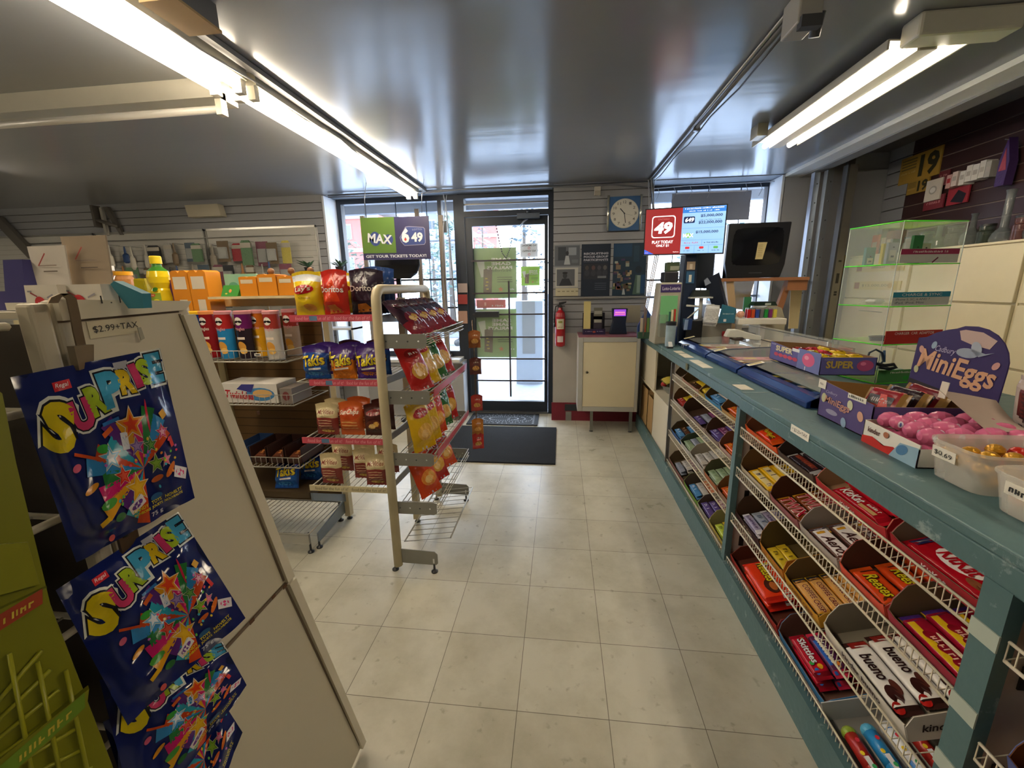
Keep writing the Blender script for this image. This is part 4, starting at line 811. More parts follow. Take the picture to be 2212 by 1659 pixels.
for i, z in enumerate(zs):
    mb = MB(); mb.slab([(0, 0, z), (DW, 0, z), (DW, DD, z), (0, DD, z)], (0, 0, .003), ACRS); sh = mb.build('shelf', t, M=I4)
    mb = MB(); mb.rod((0, -.001, z), (DW, -.001, z), .0026, ACRG); mb.rod((-.001, 0, z), (-.001, DD, z), .0026, ACRG); mb.build('shelf_edge', sh, M=I4)
    if i < 4:
        c, s = (('4a8a4a', ''), ('b8302a', 'CHARGER  CAR  ADAPTOR'), ('2a8aa4', 'CHARGE & SYNC'), ('9a2c54', ''))[i]
        mb = MB(); S = plane((.004, -.006, z+.004), (1, 0, 0), (0, 0, 1)); w_ = DW*.92; h_ = .058
        mb.slab([S(0, 0), S(w_, 0), S(w_, h_), S(0, h_)], (0, .003, 0), card('c9cdc4') if i in (2, 3) else card(c)); A = Art()
        A.rect(w_/2, h_*.8, w_, h_*.38, card(c), 1); A.text(s, w_/2, h_*.8, w_*.7, h_*.2, card('e8e4dc'), 2) if s else scrib(A, w_/2, h_*.8, w_*.6, h_*.16, card('e8e4dc'), 2)
        if i == 2: A.text('iPhone 5, 5C, 6 AND 7', w_*.35, h_*.45, w_*.6, h_*.18, card('44586a'), 2); A.text('iPad, iPod, Mini', w_*.3, h_*.2, w_*.5, h_*.18, card('44586a'), 2)
        if i == 3: A.rect(w_*.6, h_*.2, w_*.12, .006, card('6a2040'), 2, .7)
        if i == 0: A.ell(w_*.5, h_*.35, .03, .02, card('2f9a3a'), 2)
        mb.art(A, lambda u, v, o: S(u, v, o+.0004), .0005); mb.build('shelf_sign', sh, M=I4)
for i, (x, y, lv, c, lb) in enumerate(((.06, .08, 1, '2c3436', 'coiled black cable on the second lowest green shelf'), (.045, .12, 2, 'c9c4bc', 'white adaptor in a bag on the middle green shelf'), (.19, .1, 1, 'd4d0c8', 'bundle of white cables above the red sign in the acrylic display'), (.04, .17, 3, '4a8a8a', 'teal packet on the upper green shelf'), (.05, .10, 3, 'c9b83c', 'yellow packet on the upper green shelf of the display'), (.15, .06, 3, '2f6a44', 'dark green packet on the upper green shelf of the display'), (.24, .1, 3, 'a8a49c', 'clear blister pack with a plug on the upper green shelf'), (.2, .2, 3, '6f7a78', 'grey packet at the back of the upper green shelf'), (.02, .05, 3, '9aa8a8', 'silver packet at the front corner of the upper green shelf'))):
    z = zs[lv]+.0035
    if i in (0, 2):
        mb = MB()
        for k in range(3): mb.path([(x+(.030+.005*k)*math.cos(a/10*6.283), y+.022*math.sin(a/10*6.283), z+.008+.008*k) for a in range(11)], .0035, plas(c), 6)
        one(mb, 'coiled_cable', lb, 'cable', M=DM)
    elif i == 1:
        mb = wrapper(.08, .05, .025, mk('clear_bag', 'd4d2ca', .2, alpha=.85, bump=.5, bscale=50), None, name='adp'); one(mb, 'bagged_adaptor', lb, 'adaptor', M=DM @ Matrix.Translation((x+.01, y, z+.003)))
    else:
        w_, h_ = (.05, .09) if i > 3 else (.05, .05); zb = z
        mb = MB(); mb.box(x-w_/2+.006, x+w_/2+.004, y, y+.012, zb, zb+h_+.03*(i % 2), card(c)); A = Art(); A.rect(w_*.5, h_*.4, w_*.6, h_*.5, card('c0beb4') if i != 6 else card('4a4644'), 1); A.ell(w_*.5, h_*.78, .01, .006, card('2c2c2c'), 2); A.rect(w_*.5, h_*.35, w_*.3, .008, card('55606a'), 2)
        mb.art(A, plane((x-w_/2+.006, y, zb), (1, 0, 0), (0, 0, 1)), .0006); one(mb, 'accessory_packet', lb, 'packet', M=DM)
def cb(px, py): return tuple(at(px, py, 'y', .57))
mb = MB(); mb.path([cb(1872, 778), cb(1878, 762), cb(1892, 755), cb(1905, 762), cb(1908, 780), cb(1902, 786), cb(1890, 784), cb(1876, 782), cb(1862, 778)], .0045, plas('2a3440')); mb.path([cb(1896, 786), cb(1910, 790), cb(1930, 787), cb(1936, 793), cb(1922, 797), cb(1900, 793)], .008, plas('1c2024')); mb.rod(cb(1910, 782), cb(1910.5, 757), .005, plas('2a4a6a'))
one(mb, 'charging_cable', 'looped black charging cable with blue plug in front of the acrylic display', 'cable')
# ---- lottery terminal
t = thing('lottery_terminal', (.95, 2.05, CT), 'beige lottery terminal with purple header and green screen at the end of the counter', 'lottery terminal')
BEI = plas('a9a596'); mb = MB(); mb.slab([(.87, 1.98, CT), (1.04, 1.98, CT), (1.06, 1.98, 1.41), (.9, 1.98, 1.41)], (0, .2, 0), BEI); mb.build('housing', t, bevel=.012)
mb = MB(); S = plane((.9, 1.977, 1.335), (1, 0, 0), (0, 0, 1)); mb.slab([S(0, 0), S(.15, 0), S(.15, .06), S(0, .06)], (0, .003, 0), card('3a2c66')); A = Art(); A.text('Loto-Loterie', .078, .03, .13, .026, card('d0cce0'), 2, bold=.01); mb.art(A, S, .0006); mb.build('header', t)
mb = MB(); mb.box(.905, 1.03, 1.972, 1.98, 1.1, 1.31, screen('4f7a4c', .5)); mb.box(.895, .95, 1.9, 1.975, 1.0, 1.17, mk('smoky_clear', '9aa096', .1, alpha=.4)); mb.build('ticket_screen', t)
mb = MB(); mb.box(.925, 1.03, 1.99, 2.13, 1.41, 1.49, plas('23252c')); mb.build('printer', label='small dark receipt printer on top of the beige lottery terminal', cat='printer', bevel=.008)
mb = MB(); mb.box(.945, 1.035, 2.0, 2.1, 1.492, 1.56, card('47583c')); mb.box(.965, 1.03, 1.995, 2.0, 1.50, 1.53, card('9aa08e')); mb.build('green_carton', label='small dark green carton stacked on the dark receipt printer', cat='box')
t = thing('monitor_stand', (1.11, 2.1, CT), 'tall dark blue pillar holding up the lottery advertising screen', 'stand')
mb = MB(); mb.slab([(1.065, 2.0, CT), (1.17, 2.0, CT), (1.17, 2.0, 1.3), (1.16, 2.0, 1.62), (1.07, 2.0, 1.62)], (0, .14, 0), plas('1c2b45')); mb.build('pillar', t, bevel=.01)
mb = MB(); mb.box(1.14, 1.33, 2.142, 2.17, 1.36, 1.62, plas('1d2430')); mb.build('back_plate', t)
for z, c, nm, lb in ((1.5, 'b8a48e', .06, 'small beige card'), (1.40, '2a5c86', .09, 'blue cigarette advert')):
    mb = MB(); mb.box(1.085, 1.145, 1.992, 1.9995, z-.0, z+nm+.0, card(c)); A = Art(); A.rect(.03, nm*.4, .02, nm*.6, card('d8d8d0') if c[0] == '2' else card('e4d8c8'), 1); mb.art(A, plane((1.085, 1.992, z), (1, 0, 0), (0, 0, 1)), .0006); one(mb, 'card_notice', lb+' stuck on the dark blue pillar', 'notice')
# advertising screen
t = thing('advertising_screen', (1.03, 1.95, 1.76), 'wide wall screen showing red 49 panel and blue jackpot list', 'screen')
a, bq = at(1389, 552, 'y', 2.02), at(1563, 548, 'y', 1.86); tl_, tr_ = at(1396, 457, 'y', 2.02), at(1572, 443, 'y', 1.86)
X = (bq-a); Wm = X.length; X.normalize(); Hm = .335; S = plane(a, X, (0, 0, 1))
mb = MB(); mb.slab([S(0, 0), S(Wm, 0), S(Wm, Hm), S(0, Hm)], S(0, 0, -.035)-S(0, 0), plas('1b1c22')); mb.build('bezel', t)
mb = MB(); A = Art(); g = .008; Wi = Wm*.46
RED = screen('8f2a2c', .55); LB = screen('7fa6d8', .9); DB = screen('2f6fc0', .7); W_ = screen('f2f4f6', .9); NV = screen('22305c', .4); RD2 = screen('c03038', .7)
A.rect(g+Wi/2, Hm/2, Wi, Hm-2*g, RED, 1); A.rect((g+Wi+Wm-g)/2, Hm/2, Wm-2*g-Wi, Hm-2*g, LB, 1)
cx = g+Wi*.5; 
def rrect(x, y, w, h, m, lay, r=.02):
    P = []
    for sx, sy, a0 in ((1, 1, 0), (-1, 1, 90), (-1, -1, 180), (1, -1, 270)):
        for k in range(5): aa = R(a0+k*22.5); P.append((x+sx*(w/2-r)+r*math.cos(aa), y+sy*(h/2-r)+r*math.sin(aa)))
    A.poly(P, m, lay)
rrect(cx, Hm*.6, .165, .155, W_, 2); rrect(cx, Hm*.6, .152, .142, RED, 3, .018)
A.text('49', cx, Hm*.575, .13, .085, W_, 4, bold=.05, shear=.15); A.text('ONTARIO', cx, Hm*.76, .08, .013, screen('c87070', .5), 4)
A.text('PLAY TODAY', cx, Hm*.28, .15, .022, W_, 4, bold=.03); A.text('ONLY $1', cx, Hm*.2, .09, .02, W_, 4, bold=.03)
A.poly([(g, g), (g+.07, g), (g, g+.035)], screen('3a5fd0', .7), 3); A.text('OLG', g+.018, g+.01, .022, .009, screen('e0a060', .7), 4); A.text('PlaySmart', g+Wi-.03, g+.012, .04, .008, W_, 4)
x0_ = g+Wi; x1_ = Wm-g; xm = (x0_+x1_)/2; ww = x1_-x0_
A.rect(xm, Hm-g-.02, ww, .036, DB, 2); scrib(A, xm, Hm-g-.01, ww*.9, .009, W_, 3, n=40); scrib(A, xm, Hm-g-.027, ww*.7, .007, W_, 3, n=30)
rrect(x0_+.048, Hm*.72, .075, .045, NV, 2, .008); A.text('649', x0_+.05, Hm*.72, .06, .03, W_, 3, bold=.03, shear=.15); A.text('$5,000,000', x0_+ww*.68, Hm*.79, ww*.5, .021, NV, 3, bold=.02); scrib(A, x0_+ww*.66, Hm*.71, ww*.5, .006, NV, 3, n=24); A.text('$22,000,000', x0_+ww*.66, Hm*.655, ww*.54, .022, NV, 3, bold=.02)
A.ell(x0_+.045, Hm*.4, .05, .035, screen('6ab04a', .7), 2); A.text('MAX', x0_+.048, Hm*.4, .07, .026, W_, 3, bold=.03); A.text('$15,000,000', x0_+ww*.6, Hm*.46, ww*.52, .021, NV, 3, bold=.02)
for y in (.545, .3, .19): A.rect(xm, Hm*y, ww*.98, .0015, DB, 2)
A.rect(xm, Hm*.245, .0015, Hm*.11, DB, 2)
for k in (1, 2): A.rect(x0_+ww*k/3, Hm*.1, .0015, Hm*.16, DB, 2)
for k, s in enumerate(('POKER', 'ENCORE', 'PICK4')): rrect(x0_+ww*(k+.5)/3, Hm*.14, .03, .016, (RD2, RD2, screen('5aa050', .6))[k], 2, .005); scrib(A, x0_+ww*(k+.5)/3, Hm*.08, .05, .007, NV, 3)
scrib(A, x0_+ww*.25, Hm*.245, ww*.34, .011, RD2, 3); scrib(A, x0_+ww*.72, Hm*.245, ww*.34, .01, NV, 3)
mb.art(A, lambda u, v, o: S(u, v, o+.0005), .0005); mb.build('display_panel', t)
mb = MB()
for k in range(5):
    x = .9+.012*k; mb.path([(x, 2.7, 2.3), (x+.02*math.sin(k), 2.6, 2.05), (x-.01, 2.4, 1.95), (x+.03, 2.1, 1.93)], .004, plas(('b9bcc0', '3a3c42')[k % 2]))
for k in range(3): mb.path([(.86+.012*k, 2.05, 1.62), (.84+.012*k, 2.08, 1.45), (.82+.01*k, 2.15, 1.2), (.83, 2.2, .97)], .004, plas('8a7a74'))
one(mb, 'cable_bundle', 'bundle of pale and dark cables hanging beside the red 49 screen', 'cable')
# bottle, card machine and bits by the terminal
t = thing('spray_bottle', (.965, 1.86, CT), 'dark topped cylinder with pale blue label at the aisle edge near the terminal', 'canister')
mb = MB(); mb.lathe([(.03, 0), (.036, .005), (.036, .15), (.034, .16)], mk('label_blue_grey', '8fa3ad', .4, var=.3, nscale=20), (.965, 1.86, CT), n=18); mb.build('body', t); mb = MB(); mb.lathe([(.038, .16), (.038, .185), (.02, .19)], plas('26282c'), (.965, 1.86, CT)); mb.build('cap', t)
for i, (x, c, h) in enumerate(((.95, '1d5a4a', .07), (.965, 'd8cfae', .085), (.985, 'b03428', .09))): MB().box(x-.007, x+.007, 1.85, 1.862, CT+.191, CT+.19+h, card(c)).build('leaflet', label='small %s leaflet standing on the dark topped cylinder' % ('green', 'cream', 'red')[i], cat='leaflet')
t = thing('card_machine', (1.1, 1.8, CT), 'dark blue card payment terminal on a short stand beside the cylinder', 'card machine')
mb = MB(); mb.slab([(1.05, 1.80, CT+.13), (1.095, 1.8, CT+.13), (1.10, 1.8, CT+.21), (1.045, 1.8, CT+.21)], (.0, .05, .0), plas('20386a')); mb.slab([(1.04, 1.795, CT+.13), (1.065, 1.795, CT+.13), (1.07, 1.795, CT+.205), (1.045, 1.795, CT+.205)], (0, .004, 0), plas('7d93b8')); mb.build('body', t)
mb = MB(); mb.path([(1.025, 1.96, CT+.14), (1.03, 1.965, CT+.06), (1.04, 1.96, CT)], .011, plas('233a6a')); mb.build('stand', t)
mb = MB(); mb.box(1.1, 1.22, 1.94, 1.955, CT, CT+.19, plas('101318')); mb.build('speaker_box', label='black upright box behind the dark blue card terminal', cat='box', bevel=.006)
mb = MB(); mb.box(.92, .96, 1.74, 1.78, CT, CT+.012, plas('2a2c30')); mb.slab([(.93, 1.75, CT+.012), (.96, 1.75, CT+.012), (.955, 1.77, CT+.045), (.93, 1.77, CT+.045)], (.001, .01, 0), plas('bfc4c8')); mb.build('label_clip', label='tiny clip holder at the counter edge by the canister', cat='clip')
mb = MB(); mb.box(1.02, 1.07, 1.70, 1.74, CT+.03, CT+.034, plas('a9adb0'))
for x, y in ((1.02, 1.70), (1.066, 1.70), (1.02, 1.736), (1.066, 1.736)): mb.rod((x, y, CT), (x, y, CT+.03), .002, metl('a0a4a8'))
mb.build('wire_stand', label='tiny wire stand beside the canister on the counter', cat='stand')
mb = MB(); mb.slab([(.8, 2.3, .9442), (.93, 2.3, .9442), (.93, 2.3, 1.1), (.87, 2.3, 1.2), (.8, 2.3, 1.05)], (0, .03, 0), plas('2a4a86')); mb.box(.80, .93, 2.26, 2.3, .945, 1.0, card('3a5a44')); mb.build('leaflet_holder', label='dark blue leaflet holder at the corner where counter meets wall', cat='leaflet holder')
for i, c in enumerate(('c9b9a0', 'b85a3a', '6a8a4a', 'd0ccc4')): MB().box(.815+.027*i, .837+.027*i, 2.275, 2.281, 1.0, 1.12+.02*(i % 2), card(c)).build('leaflet', label='%s leaflet in the dark blue holder at the wall corner' % ('tan', 'orange', 'green', 'white')[i], cat='leaflet')
# register, POS displays
t = thing('cash_register', (1.4, 2.05, CT), 'grey cash register with pole display and tilted back screen', 'cash register')
mb = MB(); mb.box(1.185, 1.46, 2.01, 2.35, CT, 1.13, plas('97958c')); mb.box(1.26, 1.32, 2.0, 2.2, 1.13, 1.24, plas('8f8e86')); mb.build('body', t, bevel=.01)
mb = MB(); mb.slab([(1.12, 1.93, 1.30), (1.25, 1.93, 1.30), (1.24, 1.93, 1.35), (1.14, 1.93, 1.35)], (0, .06, 0), plas('2c322e')); mb.box(1.11, 1.27, 1.92, 1.99, 1.288, 1.298, plas('b8b8b4')); mb.build('pole_display', t)
mb = MB(); mb.rod((1.2, 1.965, 1.13), (1.2, 1.965, 1.29), .014, plas('a8a8a2'), 10); mb.rod((1.09, 1.94, 1.235), (1.2, 1.965, 1.225), .008, plas('c9c9c4')); mb.rod((1.08, 1.93, 1.12), (1.2, 1.965, 1.22), .006, plas('b9b9b4')); mb.build('display_pole', t)
mb = MB(); mb.slab([(1.235, 2.06, 1.42), (1.33, 2.06, 1.47), (1.43, 2.08, 1.2), (1.33, 2.08, 1.2)], (.03, .04, .01), plas('1b2233')); mb.slab([(1.235, 2.05, 1.42), (1.26, 2.05, 1.44), (1.29, 2.05, 1.40), (1.25, 2.05, 1.38)], (.0, .01, 0), plas('8a94a8')); mb.build('touch_screen', t)
mb = MB(); mb.slab([(1.33, 1.95, 1.10), (1.45, 1.95, 1.1), (1.45, 1.95, 1.21), (1.35, 1.95, 1.24)], (.02, .04, 0), card('2a6a84')); A = Art(); scrib(A, .06, .07, .08, .011, card('cfe0e8'), 1); A.rect(.04, .02, .02, .02, card('e8e8e8'), 1); mb.art(A, plane((1.34, 1.949, 1.1), (1, 0, 0), (0, 0, 1)), .0006)
one(mb, 'teal_packet', 'teal printed packet propped on the grey register', 'packet'); mb = wrapper(.16, .1, .05, mk('crumpled_white_bag', 'bdbfc0', .4, bump=1, bscale=40), name='wb'); one(mb, 'paper_bag', 'crumpled white bag beside the teal packet', 'bag', M=frame((1.27, 1.9, 1.16), (.1, 0, 1), (1, 0, 0)))
# lighters on a small white stand
t = thing('lighter_stand', (1.62, 1.98, CT), 'small white table stand carrying coloured lighters', 'stand')
mb = MB(); mb.box(1.46, 1.80, 1.9, 2.08, 1.09, 1.135, plas('d6d3ca')); mb.build('top', t, bevel=.006)
for x in (1.49, 1.66): mb = MB(); mb.slab([(x-.012, 1.95, CT), (x+.012, 1.95, CT), (x+.02, 1.95, 1.09), (x-.02, 1.95, 1.09)], (0, .03, 0), plas('c9c6bc')); mb.build('leg', t)
for i in range(14):
    c = ('b82020', 'b84a20', '2f4a9a', '6a6a70', '208a3a', '7a2a6a', 'c9c04a')[i % 7]
    x = 1.545+.031*(i % 7); y = 1.94+.035*(i//7); mb = MB(); mb.box(x-.011, x+.011, y, y+.012, 1.138, 1.2, plas(c)); mb.box(x-.009, x+.009, y, y+.012, 1.2, 1.212, metl('c9c9c4')); mb.build('lighter', label='%s pocket lighter in the %s row on the white stand' % (('red', 'orange', 'blue', 'grey', 'green', 'purple', 'yellow')[i % 7], ('front', 'back')[i//7]), cat='lighter')
mb = MB(); mb.slab([(1.58, 1.98, 1.225), (1.76, 1.98, 1.225), (1.74, 1.98, 1.255), (1.6, 1.98, 1.255)], (0, .08, 0), plas('1d2e28')); mb.box(1.67, 1.71, 1.975, 1.98, 1.23, 1.245, card('a9b4ac')); one(mb, 'stamp_holder', 'dark green flat holder on top of the lighters', 'holder')
mb = MB(); mb.box(1.545, 1.6, 2.05, 2.06, 1.138, 1.29, plas('3a7a54')); one(mb, 'green_folder', 'small green folder standing behind the lighters', 'folder')
mb = MB(); mb.ball((1.49, 1.95, 1.165), .028, mk('pale_orange_bag', 'd8a48a', .3, bump=.8, bscale=50)); one(mb, 'sweet_bag', 'small pale orange bag at the register end of the lighter stand', 'bag')
mb = MB(); mb.slab([(1.72, 2.12, CT), (1.9, 2.12, CT), (1.9, 2.12, 1.1), (1.86, 2.12, 1.2), (1.78, 2.12, 1.23), (1.72, 2.12, 1.2)], (0, .2, 0), plas('a9a592')); mb.box(1.8, 1.86, 2.115, 2.12, 1.09, 1.11, plas('55534a')); one(mb, 'fax_machine', 'rounded beige office machine behind the lighter stand', 'machine', bevel=.01)
# back shelf carrying the machine, dark under
t = thing('service_desk', (1.85, 2.2, 0), 'low brown desk behind the counter under the beige office machine', 'desk')
mb = MB(); mb.box(1.62, 2.2, 1.75, 2.5, CT-.03, CT-.0005, card('7a5a3a')); mb.build('top', t); 
for x, y in ((1.65, 1.78), (2.17, 1.78), (1.65, 2.47), (2.17, 2.47)): mb = MB(); mb.box(x-.02, x+.02, y-.02, y+.02, 0, CT-.03, card('6a4a30')); mb.build('leg', t)
mb = MB(); mb.lathe([(.026, 0), (.03, .09), (.026, .1)], plas('8a1c24'), (1.405, 1.968, CT)); one(mb, 'red_cup', 'small dark red cup behind the white scanner', 'cup')
# white handheld scanner/price gun resting on the tray
t = thing('label_gun', (1.37, 1.66, CT+.08), 'white handheld terminal lying on the far ticket tray', 'handheld')
mb = MB(); mb.slab([(1.27, 1.60, CT+.10), (1.29, 1.60, CT+.15), (1.34, 1.60, CT+.15), (1.5, 1.60, CT+.105), (1.5, 1.60, CT+.075), (1.35, 1.60, CT+.09)], (0, .06, 0), plas('c4c4be')); mb.build('body', t, bevel=.006)
mb = MB()
for k in range(3): mb.slab([(1.36+.04*k, 1.61, CT+.1455-.011*k), (1.385+.04*k, 1.61, CT+.139-.011*k), (1.385+.04*k, 1.65, CT+.139-.011*k), (1.36+.04*k, 1.65, CT+.1455-.011*k)], (0, 0, .004), plas(('b9b494', '4a4c50', '50565a')[k]))
mb.build('keypad', t); mb = MB(); mb.lathe([(.03, 0), (.05, .01), (.045, .024), (.01, .03)], plas('2a2422'), (1.36, 1.64, CT+.073)); mb.build('base', t)
# TV on its wooden shelf, hung in front of the right window
WD = mk('varnished_wood', '9c6a48', .45, var=.2, nscale=8)
t = thing('wall_shelf', (1.78, 2.5, 1.41), 'varnished wooden shelf on slanting posts across the right window', 'shelf')
mb = MB(); mb.box(1.44, 2.12, 2.28, 2.78, 1.41, 1.435, WD); mb.build('board', t); mb = MB(); mb.box(1.97, 2.12, 2.3, 2.36, 1.33, 1.41, WD); mb.build('bracket', t)
mb = MB(); mb.slab([(1.49, 2.3, 1.41), (1.55, 2.3, 1.41), (1.64, 2.3, CT), (1.58, 2.3, CT)], (0, .04, 0), mk('pale_wood', 'c9ab84', .5)); mb.build('post', t)
mb = MB(); mb.slab([(1.98, 2.34, 1.41), (2.02, 2.34, 1.41), (1.93, 2.34, CT), (1.87, 2.34, CT)], (0, .04, 0), WD); mb.build('post', t)
t = thing('television', (1.75, 2.5, 1.435), 'old black boxy tube television on the wooden shelf', 'television')
TVB = plas('1d1f24'); mb = MB(); x0, x1, z0, z1, yf = 1.475, 1.945, 1.437, 1.862, 2.3
mb.slab([(x0+.02, yf, z0), (x1-.04, yf, z0), (x1-.015, yf, z0+.1), (x1, yf, z1), (x0, yf, z1), (x0-.005, yf, z0+.12)], (0, .05, 0), TVB); mb.build('front_frame', t, bevel=.008)
mb = MB(); q = [(x0+.0, z0), (x1-.03, z0), (x1-.01, z1-.005), (x0+.0, z1-.005)]; q2 = [(x0+.08, z0+.02), (x1-.1, z0+.02), (x1-.1, z1-.1), (x0+.08, z1-.1)]
vs = [V((a, yf+.05, b)) for a, b in q]+[V((a-.02, yf+.42, b)) for a, b in q2]; mb.add(vs, [(0, 1, 5, 4), (1, 2, 6, 5), (2, 3, 7, 6), (3, 0, 4, 7), (4, 5, 6, 7)], plas('5a5f6a')); mb.build('rear_housing', t)
def crt(u, v):
    X = x0+.03+(x1-x0-.07)*u; Z = z0+.09+(z1-z0-.12)*v; return V((X, yf+.001-.014*(1-(2*u-1)**2)*(1-(2*v-1)**2), Z))
mb = MB(); mb.grid(crt, 10, 10, mk('dark_crt_glass', '14161b', .12)); mb.build('screen', t)
mb = MB(); mb.box(1.66, 1.76, yf-.002, yf, z0+.035, z0+.04, plas('5a5c60')); mb.build('brand_strip', t)
a = at(1637, 560, 'y', yf-.02); c_ = at(1655, 523, 'y', yf-.02); mb = MB(); mb.slab([(a.x-.02, yf-.02, a.z), (a.x+.035, yf-.02, a.z), (c_.x+.01, yf-.018, c_.z), (a.x-.01, yf-.018, c_.z)], (0, .002, 0), card('c9ba88')); A = Art()
for k in range(7): A.rect(.025, .02+.014*k, .035, .003, card('8a7c58'), 1)
mb.art(A, plane((a.x-.015, yf-.0205, a.z+.005), (1, 0, 0), (0, 0, 1)), .0008); one(mb, 'paper_note', 'cream paper note taped on the television screen', 'note')
mb = MB(); mb.slab([(1.52, 2.74, 1.42), (1.9, 2.74, 1.42), (1.86, 2.74, 1.15), (1.55, 2.74, 1.18)], (0, .004, 0), mk('yellowed_plastic_sheet', 'd0bf94', .5, alpha=.9)); one(mb, 'plastic_sheet', 'yellowed plastic sheet hanging under the television shelf', 'sheet')
t = thing('receipt_notes', (2.15, 2.5, 1.0), 'long strip of cream paper clipped to the shelf bracket', 'note')
mb = MB(); mb.slab([(2.1, 2.5, 1.34), (2.19, 2.5, 1.36), (2.2, 2.5, 1.0), (2.12, 2.5, 1.0)], (0, .004, 0), card('d2c49a')); mb.build('paper', t); mb = MB(); mb.box(2.12, 2.18, 2.47, 2.51, 1.345, 1.39, plas('2a2622')); mb.build('clip', t)
# poster back in the right window
sheet(1448, 411, 1624, 480, YG-.1, 'window_poster', 'plain grey back of a large poster taped in the right window', 'poster', lambda A, w, h: A.rect(w*.5, h*.99, w*.9, .01, card('e0e4e8'), 1), '9aa0ae')
mb = MB(); zz = 2.27
mb.path([(.98, YG-.12, zz+.02), (1.3, YG-.12, zz+.035), (2.1, YG-.12, zz+.04)], .004, plas('c9cdd2'))
for x in (1.05, 1.2, 1.35, 1.52, 1.85, 1.98): mb.path([(x, YG-.12, zz+.03), (x+.02, YG-.12, zz-.02), (x-.01, YG-.13, zz-.08)], .0025, plas('aab0b8'))
one(mb, 'hook_rail', 'thin hanging rail with wire hooks across the top of the right window', 'rail')
# shutter posts at the right
for i, (x, y, w_, c, lb) in enumerate(((2.27, 2.66, .05, 'b9c4d2', 'tall riveted aluminium channel beside the right window'), (2.34, 2.6, .055, 'a9b0b8', 'second riveted aluminium channel nearer the slotted post'))):
    mb = MB(); mb.box(x-w_/2, x+w_/2, y, y+.04, CT-.1, 2.29, metl(c, .45)); mb.box(x-w_/2, x-w_/2+.008, y-.012, y, CT-.1, 2.29, metl(c, .4))
    for k in range(9): mb.rod((x+.008, y-.004, 1.0+k*.15), (x+.008, y, 1.0+k*.15), .006, metl('6a6e74'), 8)
    one(mb, 'metal_channel', lb, 'channel')
t = thing('steel_post', (2.42, 2.45, 0), 'tall dull grey slotted steel post in front of the slatted wall', 'post')
mb = MB(); mb.box(2.39, 2.45, 2.44, 2.46, 0, 2.29, metl('8d8b82', .5)); mb.box(2.375, 2.39, 2.44, 2.5, 0, 2.29, pnt('3e3f40')); mb.build('channel', t)
mb = MB(); 
for z in (1.55, 1.38, 1.3, 1.28): mb.box(2.41, 2.43, 2.436, 2.44, z, z+(.08 if z == 1.38 else .015), plas('2a2a28'))
mb.build('slot', t)
mb = MB(); mb.box(2.48, 2.53, 2.62, 2.66, 0, 2.4, metl('7d7c76', .5)); one(mb, 'metal_channel', 'dim grey channel between the slotted post and the slatted wall', 'channel')
mb = MB(); mb.rod((2.55, 2.70, .02), (2.64, 2.76, 1.62), .012, mk('pale_yellow_wood', 'b39a5c', .5)); one(mb, 'wooden_pole', 'pale yellow pole leaning against the white drawer cabinet', 'pole')
# ---- white drawer cabinets under the burgundy slats
CABW = mk('off_white_cabinet', 'd2c8a8', .45, var=.04); ytop = 1.6
for i, (y0, y1, lb) in enumerate(((1.95, 2.62, 'cream drawer cabinet against the burgundy wall, half hidden by the green edged display'), (1.2, 1.94, 'cream drawer cabinet above the purple header card'), (.45, 1.19, 'cream drawer cabinet at the right edge of view'))):
    t = thing('drawer_cabinet', (2.75, (y0+y1)/2, 0), lb, 'cabinet'); mb = MB(); mb.box(2.62, 2.95, y0, y1, 0, ytop-.012, CABW); mb.box(2.605, 2.95, y0, y1, ytop-.012, ytop, CABW); mb.build('body', t)
    zz = [ytop-.02, ytop-.35, ytop-.70, ytop-1.05, ytop-1.4, .02]
    for a, b_ in zip(zz, zz[1:]): mb = MB(); mb.box(2.6, 2.619, y0+.01, y1-.01, b_+.012, a, CABW); mb.build('drawer_front', t, bevel=.003)
    if i == 0:
        for k, z in enumerate((1.5, 1.36)):
            mb = MB(); mb.box(2.592, 2.6, 2.0, 2.5, z-.035, z+.03, card('cdbf8c')); A = Art(); (A.text('$15,000,000', .25, .033, .3, .022, card('6a5c48'), 1) if k else scrib(A, .25, .033, .15, .02, card('6a5c48'), 1)); A.ell(.4, .033, .05, .04, card('b89c5c'), 1); A.rect(.04, .033, .06, .05, card('9a5a48'), 1); mb.art(A, plane((2.5915, 2.5, z-.035), (0, -1, 0), (0, 0, 1)), .0008); mb.build('jackpot_strip', t)
        mb = MB(); mb.box(2.57, 2.6, 2.1, 2.35, 1.22, 1.24, ACRY); mb.rod((2.57, 2.1, 1.16), (2.57, 2.35, 1.16), .003, metl('8a8a80')); mb.build('clear_bracket', t)
# bottles and jars on the cabinets
bt = [(2.75, 2.5, 'c04a28', 'box', .16), (2.76, 2.42, '3a2622', 'box', .2), (2.74, 2.33, '6a2a22', 'box', .17), (2.75, 2.2, '8a8a80', 'jar', .1), (2.76, 2.08, '2a3a2c', 'jar', .12), (2.75, 1.96, '5a6a52', 'bot', .16), (2.75, 1.84, '4a4038', 'jar', .13), (2.75, 1.72, '5f6664', 'bot', .2), (2.75, 1.62, '3e4a3c', 'jar', .11), (2.75, 1.52, '70787a', 'pipe', .3), (2.76, 1.42, '6a4440', 'jar', .13), (2.75, 1.33, '5a6262', 'bot', .24), (2.75, 1.222, '2c5a3c', 'jar', .14), (2.72, 1.15, '70767a', 'pipe', .4), (2.75, 1.04, '2a6a44', 'jar', .13), (2.75, .94, 'c25a3a', 'jar', .12), (2.75, .84, '8a8c90', 'bot', .22)]
